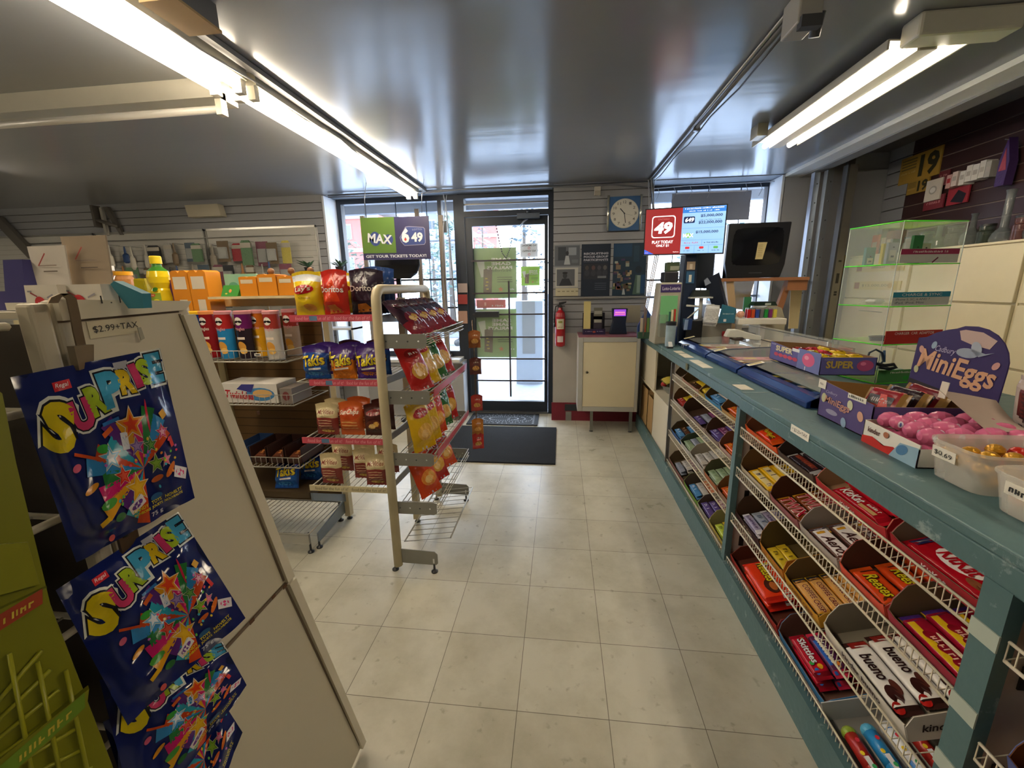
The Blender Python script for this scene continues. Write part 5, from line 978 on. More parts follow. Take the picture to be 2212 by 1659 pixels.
for i, (x, y, c, k, h) in enumerate(bt):
    nxt = ('beside the metal posts', 'between them and the display', 'beyond the green edged display', 'above the header card', 'near the right edge')[min(4, i//4)]
    if k == 'box': mb = MB(); mb.box(x-.05, x+.05, y-.035, y+.035, ytop, ytop+h, card(c)); A = Art(); A.rect(.035, h*.5, .05, h*.3, card('c0b098'), 1); mb.art(A, plane((x-.05, y+.035, ytop), (0, -1, 0), (0, 0, 1)), .0008); one(mb, 'small_carton', '%s carton on top of the cream cabinets, %s' % (('orange', 'dark brown', 'dark red')[i], nxt), 'carton'); continue
    gm = mk('glassware_'+c, c, .08, alpha=.6, coat=.3); mb = MB()
    pr = {'jar': [(.04, 0), (.045, .01), (.045, h*.7), (.035, h*.75), (.038, h*.8), (.038, h)], 'bot': [(.045, 0), (.055, h*.15), (.05, h*.35), (.018, h*.55), (.014, h*.9), (.02, h)], 'pipe': [(.05, 0), (.055, h*.08), (.045, h*.2), (.02, h*.3), (.02, h*.92), (.026, h)]}[k]
    mb.lathe(pr, gm, (x, y, ytop), n=14); 
    if k == 'jar': mb.lathe([(.04, h), (.04, h+.012), (.001, h+.013)], plas('2a2c2a'), (x, y, ytop), n=14)
    one(mb, {'jar': 'glass_jar', 'bot': 'glass_bottle', 'pipe': 'glass_water_pipe'}[k], '%s %s on the cabinets %s, %s in row' % (('clear', 'tinted')[i % 2], {'jar': 'lidded glass jar', 'bot': 'round bottomed glass bottle', 'pipe': 'tall glass tube'}[k], nxt, ('4th', '5th', '6th', '7th', '8th', '9th', '10th', '11th', '12th', '13th', '14th', '15th', '16th', '17th')[i-3]), 'glassware')
# signs on the burgundy slats
def wallsign(px0, py0, px1, py1, name, label, cat, art, hexc, th=.01, x=2.94):
    a = at(px0, py0, 'x', x); c = at(px1, py1, 'x', x); w_ = a.y-c.y; z1 = (a.z+at(px1, py0, 'x', x).z)/2; z0 = c.z
    z1 = a.z; mb = MB(); mb.box(x, x+th, c.y, a.y, z0, z1, card(hexc)); A = Art(); art(A, w_, z1-z0); mb.art(A, plane((x, a.y, z0), (0, -1, 0), (0, 0, 1)), .0012)
    return one(mb, name, label, cat)
def nineteen(A, w, h):
    A.text('19', w*.74, h*.5, w*.46, h*.82, card('35331e'), 2, bold=.04)
    for k in range(4): A.rect(w*.24, h*(.86-.11*k), w*.38, h*.05, card('6a5c30'), 2)
    scrib(A, w*.24, h*.38, w*.38, h*.07, card('c9b070'), 2)
wallsign(1949, 345, 2026, 376, 'age_sign', 'large yellow 19 age sign on the burgundy slatted wall', 'sign', nineteen, 'b08c38')
wallsign(1962, 395, 2003, 411, 'age_sign', 'small yellow 19 age sign below the large one', 'sign', nineteen, 'a88638', x=2.935)
wallsign(2003, 392, 2028, 430, 'blister_pack', 'white carded product hanging below the yellow signs', 'pack', lambda A, w, h: (A.ell(w*.5, h*.5, w*.5, h*.4, card('a9a49c'), 1), A.ell(w*.5, h*.5, w*.35, h*.25, card('d9d6d0'), 2)), 'd0c8bc', x=2.92)
wallsign(1998, 428, 2035, 448, 'red_card', 'red card below the white carded product', 'card', lambda A, w, h: scrib(A, w*.5, h*.5, w*.7, h*.2, card('c98a8a'), 1), '7a2a34', x=2.932)
wallsign(2030, 372, 2046, 398, 'red_card', 'small dark red card beside the large 19 sign', 'card', lambda A, w, h: scrib(A, w*.5, h*.7, w*.7, h*.12, card('c99a90'), 1), '6a2a30', x=2.932)
wallsign(2050, 408, 2088, 436, 'red_card', 'red and black card under the white cigarette cartons', 'card', lambda A, w, h: A.poly([(w*.2, h*.2), (w*.5, h*.8), (w*.9, h*.5), (w*.8, 0)], card('1f1c28'), 1), '9a2c38', x=2.932)
for i, (px0, px1, dz, c) in enumerate(((2048, 2058, 0, 'c9a09a'), (2059, 2070, .01, 'd8c8c0'), (2075, 2086, 0, 'd8d4cc'), (2087, 2099, .025, 'dcd8d0'), (2100, 2113, .02, 'd9d5cc'), (2114, 2126, .03, 'cfcbc2'), (2127, 2138, .015, 'aaa69e'))):
    a = at(px0, 405, 'x', 2.9); c2 = at(px1, 405, 'x', 2.9); mb = MB(); mb.box(2.88, 2.948, c2.y, a.y, 2.03+dz*.5, 2.12+dz, card(c)); A = Art(); A.rect((a.y-c2.y)/2, .05, (a.y-c2.y)*.7, .03, card('b0a8a0') if i else card('a83038'), 1); mb.art(A, plane((2.88, a.y, 2.03+dz*.5), (0, -1, 0), (0, 0, 1)), .0008)
    one(mb, 'hanging_pack', 'small pale pack hooked on the burgundy wall, %s from the red card in the row' % NUM[i], 'pack')
a = at(2168, 350, 'x', 2.88); mb = MB(); mb.slab([(2.88, a.y+.03, a.z-.14), (2.88, a.y-.03, a.z-.14), (2.88, a.y-.035, a.z+.0), (2.88, a.y+.0, a.z+.14), (2.88, a.y+.03, a.z+.02)], (.05, 0, 0), foil('4a3468')); mb.slab([(2.878, a.y+.02, a.z-.05), (2.878, a.y-.025, a.z-.05), (2.878, a.y-.0, a.z+.08)], (.002, 0, 0), foil('a84a5a')); mb.rod((2.94, a.y, a.z+.12), (2.86, a.y, a.z+.13), .003, metl('999999')); one(mb, 'hanging_bag', 'purple and red bag hooked high on the burgundy wall', 'bag')
# ------------------------------------------------------------------ snack bags
def bag(w, h, d, colf, art=None, seed=1, nu=12, nv=14, back=None, crimp=.016, slump=.0):
    rnd = random.Random(seed); ph = [rnd.uniform(0, 6.28) for _ in range(6)]
    def T_(u, v):       # half thickness
        f = max(0, 1-abs(2*u/w)**2.6); k = min(max((v-crimp)/(h*.22), 0), 1)*min(max((h-crimp-v)/(h*.3), 0), 1)
        g = k*k*(3-2*k)
        return d/2*(f**.6)*g*(1+.12*math.sin(ph[0]+7*u/w+3*v/h)+.07*math.sin(ph[1]+17*v/h-9*u/w))
    def cr(u, v):       # crinkles, strongest by the seals
        e = math.exp(-min(v, h-v)/(h*.16))
        return .0032*e*math.sin(ph[2]+38*u/w)+.0012*math.sin(ph[3]+29*u/w+21*v/h)
    def wd(v): e = math.exp(-min(v, h-v)/(h*.1)); return 1-.02+.03*e
    def S(u, v, o=0): return V((u*wd(v), -T_(u, v)-cr(u, v)-o, v-.012*(2*u/w)**2*(v/h)**2))
    def B(u, v): return V((u*wd(v), T_(u, v)*(.9)+.0008-cr(u, v), v-.012*(2*u/w)**2*(v/h)**2))
    mb = MB()
    mb.grid(lambda a, b: S((a-.5)*w, b*h), nu, nv, lambda a, b: colf(a, b)); bk_ = back or colf
    mb.grid(lambda a, b: B((.5-a)*w, b*h), nu, nv, (lambda a, b: bk_(a, b)) if callable(bk_) else bk_)
    if art: A = Art(); art(A, w, h); mb.art(A, lambda u, v, o: S(u-w/2, v, o+.0012), .0004, w*.1)
    return mb
def bands(*bs):         # bands((0,.3,mat),(.3,1,mat))
    def f(a, b):
        for lo, hi, m_ in bs:
            if lo <= b < hi: return m_
        return bs[-1][2]
    return f
def put_bag(mb_or_obj, loc, label, cat='snack bag', rz=0, tilt=0, lean=0, name='snack_bag', group=None):
    M = Matrix.Translation(V(loc)) @ Matrix.Rotation(rz, 4, 'Z') @ Matrix.Rotation(tilt, 4, 'X') @ Matrix.Rotation(lean, 4, 'Y')
    if isinstance(mb_or_obj, MB): return mb_or_obj.build(name, M=M, label=label, cat=cat, group=group)
    return dup(mb_or_obj, M, label, group)
F = foil
def lays(A, w, h, c='e8d8b0'):
    A.ell(w*.45, h*.6, w*.75, h*.2, F('b01c20'), 1, .12); A.text("Lay's", w*.45, h*.6, w*.55, h*.13, F('efe6d0'), 3, rot=.1, bold=.02, shear=.2); A.text('Classic', w*.5, h*.42, w*.4, h*.05, F('8a6a10'), 2); A.ell(w*.62, h*.2, w*.4, h*.18, F('d89a30'), 2)
def dor(c1, c2):
    def f(A, w, h):
        A.poly([(w*.2, h*.32), (w*.78, h*.32), (w*.5, h*.92)], F(c2), 1); A.text('Doritos', w*.5, h*.58, w*.85, h*.13, F('e4ded8'), 3, bold=.02); A.poly([(w*.2, h*.05), (w*.75, h*.08), (w*.6, h*.26), (w*.3, h*.24)], F('c9782a'), 2)
    return f
def takis(c2):
    def f(A, w, h):
        A.poly([(w*.04, h*.04), (w*.96, h*.04), (w*.97, h*.62), (w*.6, h*.45), (w*.03, h*.6)], F(c2), 1)
        A.text('Takis', w*.5, h*.56, w*.86, h*.36, F('2a1a50'), 2, rot=.12, bold=.06, shear=.15); A.text('Takis', w*.5, h*.57, w*.82, h*.32, F('e0cc2a'), 3, rot=.12, bold=.03, shear=.15); A.rect(w*.55, h*.33, w*.5, h*.05, F('e4e0d8'), 3, .1); A.ell(w*.5, h*.16, w*.7, h*.14, F('e08a2a' if c2[0] != '1' else '3a86c4'), 2)
    return f
def mcv(A, w, h):
    A.ell(w*.5, h*.74, w*.86, h*.24, F('d9c79c'), 1); A.text("McVities", w*.5, h*.74, w*.74, h*.12, F('8a3a30'), 3, rot=.06, bold=.01, shear=.2)
    for k in range(4): A.rect(w*.5, h*(.48-.08*k), w*.6, h*.03, F('c99a7a'), 2)
    A.ell(w*.5, h*.12, w*.6, h*.1, F('c9a050'), 2)
def sun(A, w, h):
    A.text('SunChips', w*.5, h*.7, w*.8, h*.16, F('f0e0c4'), 3, rot=.05, bold=.02, shear=.2); A.ell(w*.5, h*.66, w*.9, h*.34, F('c44a1c'), 1)
    for k in range(3): A.rect(w*.5, h*(.42-.09*k), w*.66, h*.04, F('e8a860'), 2)
def chipart(c1, c2, s):
    def f(A, w, h): A.ell(w*.5, h*.36, w*.7, h*.34, F(c1), 1); A.ell(w*.5, h*.74, w*.7, h*.18, F(c2), 1, .1); (A.text(s, w*.5, h*.74, w*.6, h*.1, F('efe6d8'), 3, rot=.1, bold=.02) if s else scrib(A, w*.5, h*.74, w*.5, h*.06, F('efe6d8'), 3, rot=.1)); A.ell(w*.42, h*.33, w*.3, h*.16, F('e8c078'), 2); A.ell(w*.6, h*.4, w*.26, h*.15, F('dca850'), 2)
    return f
PB = {}
def pb(k, *a, **kw): PB[k] = bag(*a, seed=len(PB)+3, **kw)
pb('lays', .132, .205, .075, bands((0, .78, F('d9b81c')), (.78, .9, F('c9ccd0')), (.9, 1, F('cfb020'))), lays)
pb('dred', .125, .21, .075, bands((0, 1, F('b8281c'))), dor('b8281c', 'd8401c'))
pb('dblk', .15, .215, .075, bands((0, 1, F('2c2230'))), dor('2c2230', '3a2a38'))
pb('tkb', .13, .165, .075, bands((0, .8, F('22458a')), (.8, 1, F('3a2470'))), takis('1f58a4'))
pb('tko', .125, .165, .075, bands((0, .6, F('c8701c')), (.6, 1, F('43256e'))), takis('d87a1c'))
pb('tkp', .125, .165, .075, bands((0, 1, F('472a78'))), takis('5a3490'))
pb('mcv', .115, .165, .055, bands((0, .58, F('8a3a34')), (.58, 1, F('c9b98e'))), mcv)
pb('sun', .122, .175, .06, bands((0, 1, F('d0602a'))), sun)
pb('brn', .118, .165, .06, bands((0, 1, F('4a2420'))), chipart('6a3428', '8a2c28', ''))
SILV = F('b4b4b8')
pb('rr', .155, .25, .055, bands((0, 1, F('b0201c'))), chipart('d8a040', '8a1a14', ''), back=SILV)
pb('yy', .155, .25, .055, bands((0, 1, F('d0a818'))), chipart('e0b050', 'a8201c', '' ), back=SILV)
pb('oo', .155, .24, .055, bands((0, 1, F('c8421c'))), chipart('e08a38', 'b82c1c', ''), back=SILV)
pb('gg', .155, .24, .055, bands((0, 1, F('2a6a30'))), chipart('d8b868', '1c5224', ''), back=SILV)
pb('rd', .155, .25, .05, bands((0, .3, F('8a2430')), (.3, 1, F('3a2030'))), chipart('7a2434', '5a2030', ''), back=F('54303a'))
pb('blu', .15, .23, .06, bands((0, 1, F('2a4a86'))), chipart('d8b868', '1c3474', ''))
PO = {}
def pbag(k, *a, **kw):
    o = put_bag(PO[k] if k in PO else PB[k], *a, **kw); PO.setdefault(k, o); return o
# ------------------------------------------------------------------ rack of snack bags with tube end frame
FR = mk('cream_tube_frame', 'c3b795', .4, var=.08); GRY = mk('grey_bracket', '8c8b84', .45, .3); PKL = mk('pink_strip', 'c2505e', .3); WIR = mk('rack_wire', 'a9a69a', .35, .4)
rk = thing('snack_rack', (-.9, .6, 0), 'cream tube framed wire snack rack filled with crisp bags in the middle of the shop', 'rack')
xf = -.672
mb = MB(); P = [(xf, .36, .03), (xf, .36, 1.0), (xf+.005, .36, 1.33)]
P += [(xf+.005, .36+.05*(1-math.cos(a)), 1.345+.05*math.sin(a)) for a in (R(20), R(45), R(70), R(90))]
P += [(xf, 1.03, 1.395)]+[(xf, 1.05+.04*math.sin(a), 1.355+.04*math.cos(a)) for a in (R(20), R(45), R(70), R(90))]+[(xf, 1.09, .03)]
mb.path(P, .0225, FR, 10); mb.build('end_frame', rk)
mb = MB(); mb.box(-.745, -.71, .79, .83, .025, 1.35, FR); mb.build('upright', rk); mb = MB(); mb.box(-1.185, -1.15, .79, .83, .025, 1.35, FR); mb.build('upright', rk)
FT = plas('24262a')
def foot(x, y, par, z=.03):
    mb = MB(); mb.lathe([(.017, 0), (.017, .006), (.006, .014), (.005, z)], FT, (x, y, 0), n=12); mb.build('foot', par)
for y in (.36, 1.09):
    mb = MB(); mb.slab([(xf-.015, y, .045), (-.475, y, .04), (-.465, y, .05), (-.465, y, .1), (-.48, y, .115), (xf-.015, y, .125)], (0, .004, 0), GRY); mb.box(-.49, -.482, y-.001, y, .05, .075, plas('d8d8d8')); arm = mb.build('base_arm', rk)
for x, y in ((-.69, .362), (-.485, .362), (-.69, 1.09), (-.485, 1.09), (-.727, .81), (-1.167, .81), (-1.187, .505)): foot(x, y, rk, .045)
mb = MB(); mb.slab([(-1.19, .50, .04), (-1.19, .80, .05), (-1.19, .80, .13), (-1.19, .50, .09)], (.01, 0, 0), mk('blue_grey_arm', '78828c', .4, .3)); mb.slab([(-1.18, .48, .30), (-1.18, .8, .12), (-1.18, .8, .17), (-1.18, .48, .345)], (.012, 0, 0), mk('blue_grey_arm', '78828c', .4, .3)); mb.build('base_arm', rk)
def price_strip(x0, x1, y, z, par, c=PKL, s='food for the fun of it!   food for the fun of it!', tc='e8a8b0', h=.03):
    mb = MB(); mb.box(x0, x1, y, y+.004, z, z+h, c); A = Art(); A.text(s, (x1-x0)/2, h/2, (x1-x0)*.86, h*.55, card(tc), 1, shear=.2); A.rect((x1-x0)*.28, h/2, (x1-x0)*.09, h*.7, card('5a7a9a'), 2) if c is PKL else None
    mb.art(A, plane((x0, y, z), (1, 0, 0), (0, 0, 1)), .0007); return mb.build('price_strip', par)
def wshelf(x0, x1, y0, y1, z, par, lip_=0.0, n=9, m=WIR, r=.0022):
    mb = MB()
    for y in (y0, y1): mb.rod((x0, y, z), (x1, y, z), r*1.6, m)
    for x in (x0, x1): mb.rod((x, y0, z), (x, y1, z), r*1.6, m)
    k = int((x1-x0)/.03)
    for i in range(1, k): x = x0+(x1-x0)*i/k; mb.rod((x, y0, z), (x, y1, z), r*.7, m, 4)
    if lip_:
        mb.rod((x0, y0, z+lip_), (x1, y0, z+lip_), r, m)
        for x in (x0, x1): mb.rod((x, y0, z+lip_), (x, y1, z+lip_), r, m)
        for i in range(k+1): x = x0+(x1-x0)*i/k; mb.rod((x, y0, z), (x, y0, z+lip_), r*.6, m, 4)
    return mb.build('wire_shelf', par)
ZT = (1.272, .975, .688, .437)
for i, (z, x0) in enumerate(zip(ZT, (-1.085, -1.10, -1.105, -1.10))):
    wshelf(x0, -.70, .375, .79, z, rk); price_strip(x0+(0 if i != 1 else .07), -.675, .362, z-.014, rk, PKL if i < 3 else card('cfc39c'), tc='e8a8b0' if i < 3 else '6a6450')
    mb = MB(); mb.slab([(-.70, .37, z-.02), (-.70, .79, z-.05), (-.70, .79, z+.0), (-.70, .37, z+.0)], (.004, 0, 0), GRY); mb.build('shelf_bracket', rk)
# side baskets facing the aisle
TZ = (1.165, .905, .60, .345)
for i, z in enumerate(TZ):
    for y in (.366, 1.07):
        mb = MB(); mb.slab([(xf, y, z-.03), (-.47, y, z-.03), (-.455, y, z-.02), (-.455, y, z+.03), (-.47, y, z+.035), (xf, y, z+.035)], (0, .004, 0), GRY)
        for k in range(4): mb.rod((-.64+.05*k, y-.0006, z+.002), (-.64+.05*k, y, z+.002), .004, plas('e0e0e0' if k % 2 else '404040'), 8)
        mb.build('side_arm', rk)
    mb = MB(); xa, xb = xf+.01, -.45; zz = z-.012
    for k in range(9): x = xa+(xb-xa)*k/8; mb.rod((x, .37, zz), (x, 1.075, zz), .0022, WIR, 5)
    for k in range(9): y = .37+.705*k/8; mb.rod((xa, y, zz), (xb, y, zz), .0018, WIR, 5)
    for dz in (.02, .045): mb.rod((xb, .37, zz+dz), (xb, 1.075, zz+dz), .0025, WIR, 5)
    mb.build('wire_basket', rk)
    if i in (1, 2): mb = MB(); mb.slab([(-.447, .40, z+.0), (-.447, 1.09, z+.0), (-.443, 1.09, z+.035), (-.443, .40, z+.035)], (.002, 0, 0), PKL); mb.build('price_strip', rk)
mb = MB()
for k in range(12): y = .42+.05*k; mb.rod((-.655, y, .125), (-.41, y, .16), .002, WIR, 5)
mb.rod((-.41, .42, .16), (-.41, .97, .16), .004, WIR); mb.rod((-.655, .42, .125), (-.655, .97, .125), .004, WIR); mb.build('wire_basket', rk)
# bags on the front shelves
z = ZT[0]+.006
pbag('lays', (-1.018, .425, z), 'yellow crisp bag at the left end of the top snack shelf, front', rz=.05); pbag('dred', (-.885, .425, z), 'red corn chip bag between the yellow and black bags on the top snack shelf', rz=-.05); pbag('dblk', (-.78, .505, z), 'black corn chip bag beside the tube frame on the top snack shelf', rz=.0)
for i in range(3):
    pbag('lays', (-1.0+.01*i, .515+.09*i, z), 'yellow crisp bag %s behind the front one on the top snack shelf' % ('directly', 'second', 'third')[i], rz=.05*(i-1))
    pbag('dblk' if i == 0 else 'blu', (-.80, .59+.07*i, z), '%s bag in the row behind the black one, %s back' % ('black' if i == 0 else 'dark blue', NUM[i]), rz=.04)
z = ZT[1]+.006
pbag('tkb', (-1.022, .43, z), 'blue and purple rolled chip bag at the left of the second snack shelf', rz=.03); pbag('tko', (-.888, .435, z), 'orange and purple rolled chip bag on the second snack shelf', rz=-.04); pbag('tkp', (-.762, .44, z), 'purple rolled chip bag beside the tube frame on the second snack shelf', rz=.02)
for i, (k, x) in enumerate((('tkp', -1.02), ('tkp', -.885), ('tkb', -.762), ('brn', -.95), ('brn', -.80))): pbag(k, (x, .535+.09*(i//3), z), '%s bag in the %s row of the second snack shelf, %s' % ('dark brown' if k == 'brn' else 'purple' if k == 'tkp' else 'blue', NUM[1+i//3], ('left', 'middle', 'right', 'left', 'right')[i]), rz=.0)
z = ZT[2]+.006
pbag('mcv', (-1.01, .44, z), 'beige and red biscuit bag leaning at the left of the third snack shelf', lean=.03); pbag('sun', (-.882, .44, z), 'bright orange snack bag on the third snack shelf'); pbag('brn', (-.757, .44, z), 'dark brown bag beside the tube frame on the third snack shelf')
for i, k in enumerate(('mcv', 'sun', 'brn')): pbag(k, (-1.01+.126*i, .53, z), '%s bag in the second row of the third snack shelf' % ('beige and red', 'orange', 'dark brown')[i])
z = ZT[3]+.006
for i, (x, y) in enumerate(((-1.0, .41), (-.86, .48), (-.762, .41))): pbag('mcv', (x, y, z), 'beige and red biscuit bag on the lowest snack shelf, %s' % ('left hand one', 'middle one set back', 'right hand one by the frame')[i], rz=.05*(i-1))
for i in range(3): pbag('mcv', (-1.02+.126*i, .56, z), 'beige and red biscuit bag in the second row of the lowest snack shelf, %s' % NUM[i])
# bags leaning on the aisle side: front faces +x
def side_bag(k, y, z, label, lean=.35, x=-.525, rz=R(66), roll=0): pbag(k, (x, y, z+.02), label, rz=rz, tilt=-lean, lean=roll)
for i, (k, y) in enumerate((('rd', .49), ('rd', .645), ('rd', .80), ('rd', .955))): side_bag(k, y, TZ[0]+.004, 'dark red chip bag lying back on the top side basket, %s from tube frame' % NUM[i], lean=.9, x=-.505, roll=0)
for i, (k, y, c) in enumerate((('rr', .475, 'red'), ('yy', .615, 'yellow'), ('gg', .755, 'green'), ('rr', .90, 'far red'))): side_bag(k, y, TZ[1]-.005, '%s crisp bag with silver back leaning in the second side basket' % c, lean=.47, x=-.515)
for i, (k, y, c) in enumerate((('yy', .475, 'nearer yellow'), ('yy', .59, 'farther yellow'), ('oo', .70, 'orange'), ('gg', .83, 'green'), ('rr', .96, 'red'))): side_bag(k, y, TZ[2]-.005, '%s crisp bag with silver back leaning in the third side basket' % c, lean=.22, x=-.525)
for i, (k, y, c) in enumerate((('oo', .50, 'red orange'), ('rr', .66, 'red'), ('oo', .84, 'far orange'))): side_bag(k, y, TZ[3]-.005, '%s crisp bag leaning in the lowest side basket' % c, lean=.47, x=-.515)
# strip of small bags hanging at the far corner
mb = MB(); mb.path([(-.41, 1.155, 1.2), (-.405, 1.155, .9), (-.41, 1.155, .45)], .004, metl('6a5a4a')); mb.build('clip_strip', label='thin clip strip hanging at the far corner of the snack rack', cat='strip')
for i, (z, c, nm) in enumerate(((1.03, '9a5a2c', 'bronze'), (.86, '6a3a34', 'maroon'), (.62, 'b03a30', 'red'), (.46, 'b8742c', 'amber'), (.36, 'b8302a', 'bright red'))):
    mb = bag(.075, .11, .05, bands((0, 1, F(c))), lambda A, w, h: (A.ell(w*.5, h*.4, w*.6, h*.3, F('d8a050'), 1), scrib(A, w*.5, h*.72, w*.5, h*.07, F('efe0c8'), 2)), seed=40+i, nu=8, nv=8)
    put_bag(mb, (-.395, 1.125, z), 'small %s snack bag hanging on the clip strip behind the rack' % nm, rz=.3)
# ------------------------------------------------------------------ gondola with crisp tubes
gd = thing('gondola_shelf', (-1.75, .7, 0), 'brown backed wire shelving unit holding crisp tubes left of the snack rack', 'shelving')
BRN = mk('brown_pegboard', '6a4e2c', .7, var=.15, nscale=4); CRM = mk('cream_rail', 'cfc39a', .4, var=.08)
mb = MB(); mb.box(-2.9, -1.2, .80, .812, .12, 1.26, BRN)
for z in [k*.05+.15 for k in range(22)]: mb.box(-2.9, -1.2, .7985, .8, z, z+.0025, mk('peg_groove', '3a2a18', .8))
mb.build('back_panel', gd)
mb = MB(); mb.box(-1.87, -1.19, .77, .82, 1.315, 1.36, CRM); mb.box(-1.87, -1.83, .77, .82, 1.2, 1.315, CRM); mb.box(-1.80, -1.19, .79, .80, 1.268, 1.274, CRM); mb.box(-1.5, -1.495, .79, .80, 1.2, 1.315, CRM); mb.build('top_rail', gd, bevel=.006)
mb = MB(); XB = at(455, 640, 'y', .62).x; mb.box(-2.9, XB-.005, .60, .765, 1.215, 1.25, CRM); mb.build('top_deck', gd); mb = MB(); mb.box(XB, -1.2, .60, .768, 1.36, 1.372, CRM); mb.box(-2.9, XB-.005, .6, .765, 1.25, 1.262, CRM); mb.build('top_shelf', gd)
for x in (-1.84, -2.5): mb = MB(); mb.box(x-.02, x+.02, .78, .798, .03, 1.2, mk('cream_upright', 'a89a74', .5)); mb.build('upright', gd)
for i, (z, y0) in enumerate(((1.055, .46), (.83, .47), (.50, .45), (.12, .44))):
    wshelf(-2.5, -1.2, y0, .79, z, gd, lip_=.055 if i < 3 else 0, n=14)
mb = MB(); mb.box(-2.6, -1.2, .5, .79, .30, .335, mk('dark_brown_board', '4a3a24', .6)); mb.box(-2.6, -1.2, .44, .452, .06, .12, mk('acrylic_lip', 'b8b4a8', .2, alpha=.5)); mb.build('base_board', gd)  # base board in one even dark brown, clear lip in front
for x in (-1.21, -2.55): foot(x, .46, gd, .12); foot(x, .78, gd, .12)
tubes = [(-1.665, '2a8a6a', 'teal', '20408a', 'yellow'), (-1.57, '8a1c20', 'dark red', '8a1c20', 'orange'), (-1.47, '2a86c0', 'light blue', 'b02a28', 'pink'), (-1.375, '2a2028', 'black and purple', '6a1c60', 'pink'), (-1.285, 'dba01c', 'yellow', 'c86a20', 'pink'), (-1.238, 'c9c4bc', 'white', 'a83a34', 'pink'), (-1.11, 'b8a08c', 'beige', 'a83a34', 'pink')]
for i, (x, c, nm, c2, lid) in enumerate(tubes):
    y = .53 if i != 4 else .60
    if i == 6: x, y = -1.245, .68
    y = (.53, .552, .53, .53, .60, .515, .66)[i]; x = at((428, 458, 492, 533, 564, 594, 634)[i], 740, 'y', y).x
    t = thing('crisp_tube', (x, y, 1.060), '%s crisp tube with %s lid and moustache face standing in the wire shelf' % (nm, lid), 'crisp tube'); H, r = .235, .0375
    mb = MB(); mb.lathe([(r, 0), (r, .006), (r, H*.66), (r, H)], F(c), (x, y, 1.060), n=22, mats=[metl('b8b8b8'), F(c), F(c2)])
    A = Art(); A.text('Pringles', 0, H*.66, .05, .02, F('e0a0a0') if i != 1 else F('e8d0c0'), 3, bold=.02, rot=.0); A.ell(0, H*.83, .036, .04, F('efe8dc'), 2); A.ell(-.009, H*.82, .02, .012, F('241c1c'), 3, .3); A.ell(.009, H*.82, .02, .012, F('241c1c'), 3, -.3)
    A.ell(0, H*.3, .04, .05, F('d89a40'), 2, .4); A.ell(.006, H*.2, .036, .03, F('e8b860'), 3); A.rect(0, H*.47, .04, .012, F('efe0d0'), 2)
    mb.art(A, lambda u, v, o: V((x+math.sin(u/r)*(r+.0006+o), y-math.cos(u/r)*(r+.0006+o), 1.058+v)), .0004, .008); mb.build('tube', t)
    mb = MB(); mb.lathe([(r+.002, H-.008), (r+.002, H+.006), (r-.002, H+.009), (.001, H+.009)], plas({'yellow': 'dcb020', 'orange': 'd88a50', 'pink': 'c98a90'}[lid]), (x, y, 1.060), n=22); mb.build('lid', t)
for i, (x, c) in enumerate(((-1.36, 'e4e0d8'),)): sticker((x, .457, 1.085), .035, .014, (1, 0, 0), (0, 0, 1), '   .', 'tiny price tag clipped on the wire front below the black tube')
def cake_box(x0, x1, y0, y1, z, h, lb, art, c='ddd9d2', nm='cake_box'):
    mb = MB(); mb.box(x0, x1, y0, y1, z, z+h, card(c)); A = Art(); art(A, x1-x0, h); mb.art(A, plane((x0, y0, z), (1, 0, 0), (0, 0, 1)), .0007); return one(mb, nm, lb, 'box')
def twink(A, w, h):
    A.text('Twinkies', w*.34, h*.42, w*.5, h*.42, card('b82a30'), 3, bold=.03, shear=.2, rot=-.08); A.ell(w*.7, h*.45, w*.5, h*.7, card('4a8ac0'), 1); A.ell(w*.74, h*.5, w*.34, h*.42, card('dcae6a'), 2); A.poly([(w*.4, h*.98), (w*.62, h*.98), (w*.55, h*.55), (w*.3, h*.72)], card('3a3a8a'), 2)
cake_box(-1.62, -1.30, .50, .66, .834, .10, 'white cake box with red lettering and blue patch in the wire shelf below the tubes', twink)
cake_box(-1.28, -1.215, .49, .66, .834, .08, 'small grey and maroon box at the end of the cake shelf', lambda A, w, h: A.ell(w*.5, h*.5, w*.6, h*.6, card('7a3a3a'), 1), '8a8078')
z0 = .504
for i in range(4):
    x = -1.60+.10*i; mb = MB(); t_ = card('3a2018' if i else '2c4a7a'); mb.box(x, x+.09, .49, .70, z0, z0+.004, t_)
    for q in ((x, x+.003, .49, .70), (x+.087, x+.09, .49, .70), (x, x+.09, .49, .493), (x, x+.09, .697, .70)): mb.box(*q, z0, z0+(.03 if q[3] < .6 else .09), t_)
    one(mb, 'display_carton', '%s carton of wrapped cakes on the low wire shelf, %s from the end panel' % (('blue', 'dark brown', 'brown', 'dark')[i], NUM[i]), 'carton')
    for k in range(2):
        mb = wrapper(.08, .06, .035, F(('6a3a28', '8a4a30')[k]), lambda A, L, W: A.ell(0, 0, L*.5, W*.5, F('b8743c'), 1), name='ck%d%d' % (i, k)); mb.build('wrapped_cake', M=frame((x+.046, .535+.072*k, z0+.017+.004*k), (1, 0, 0), (0, 1, .25)), label='brown wrapped cake in the %s carton on the low wire shelf, %s' % (('blue', 'dark brown', 'brown', 'dark')[i], ('front', 'behind')[k]), cat='cake')
pbag('tkb', (-1.35, .53, .340), 'blue rolled chip bag on the dark lowest shelf left of the snack rack', rz=.1, tilt=-.35); pbag('tkb', (-1.275, .64, .340), 'second blue rolled chip bag deeper on the dark lowest shelf', rz=.05, tilt=-.35)
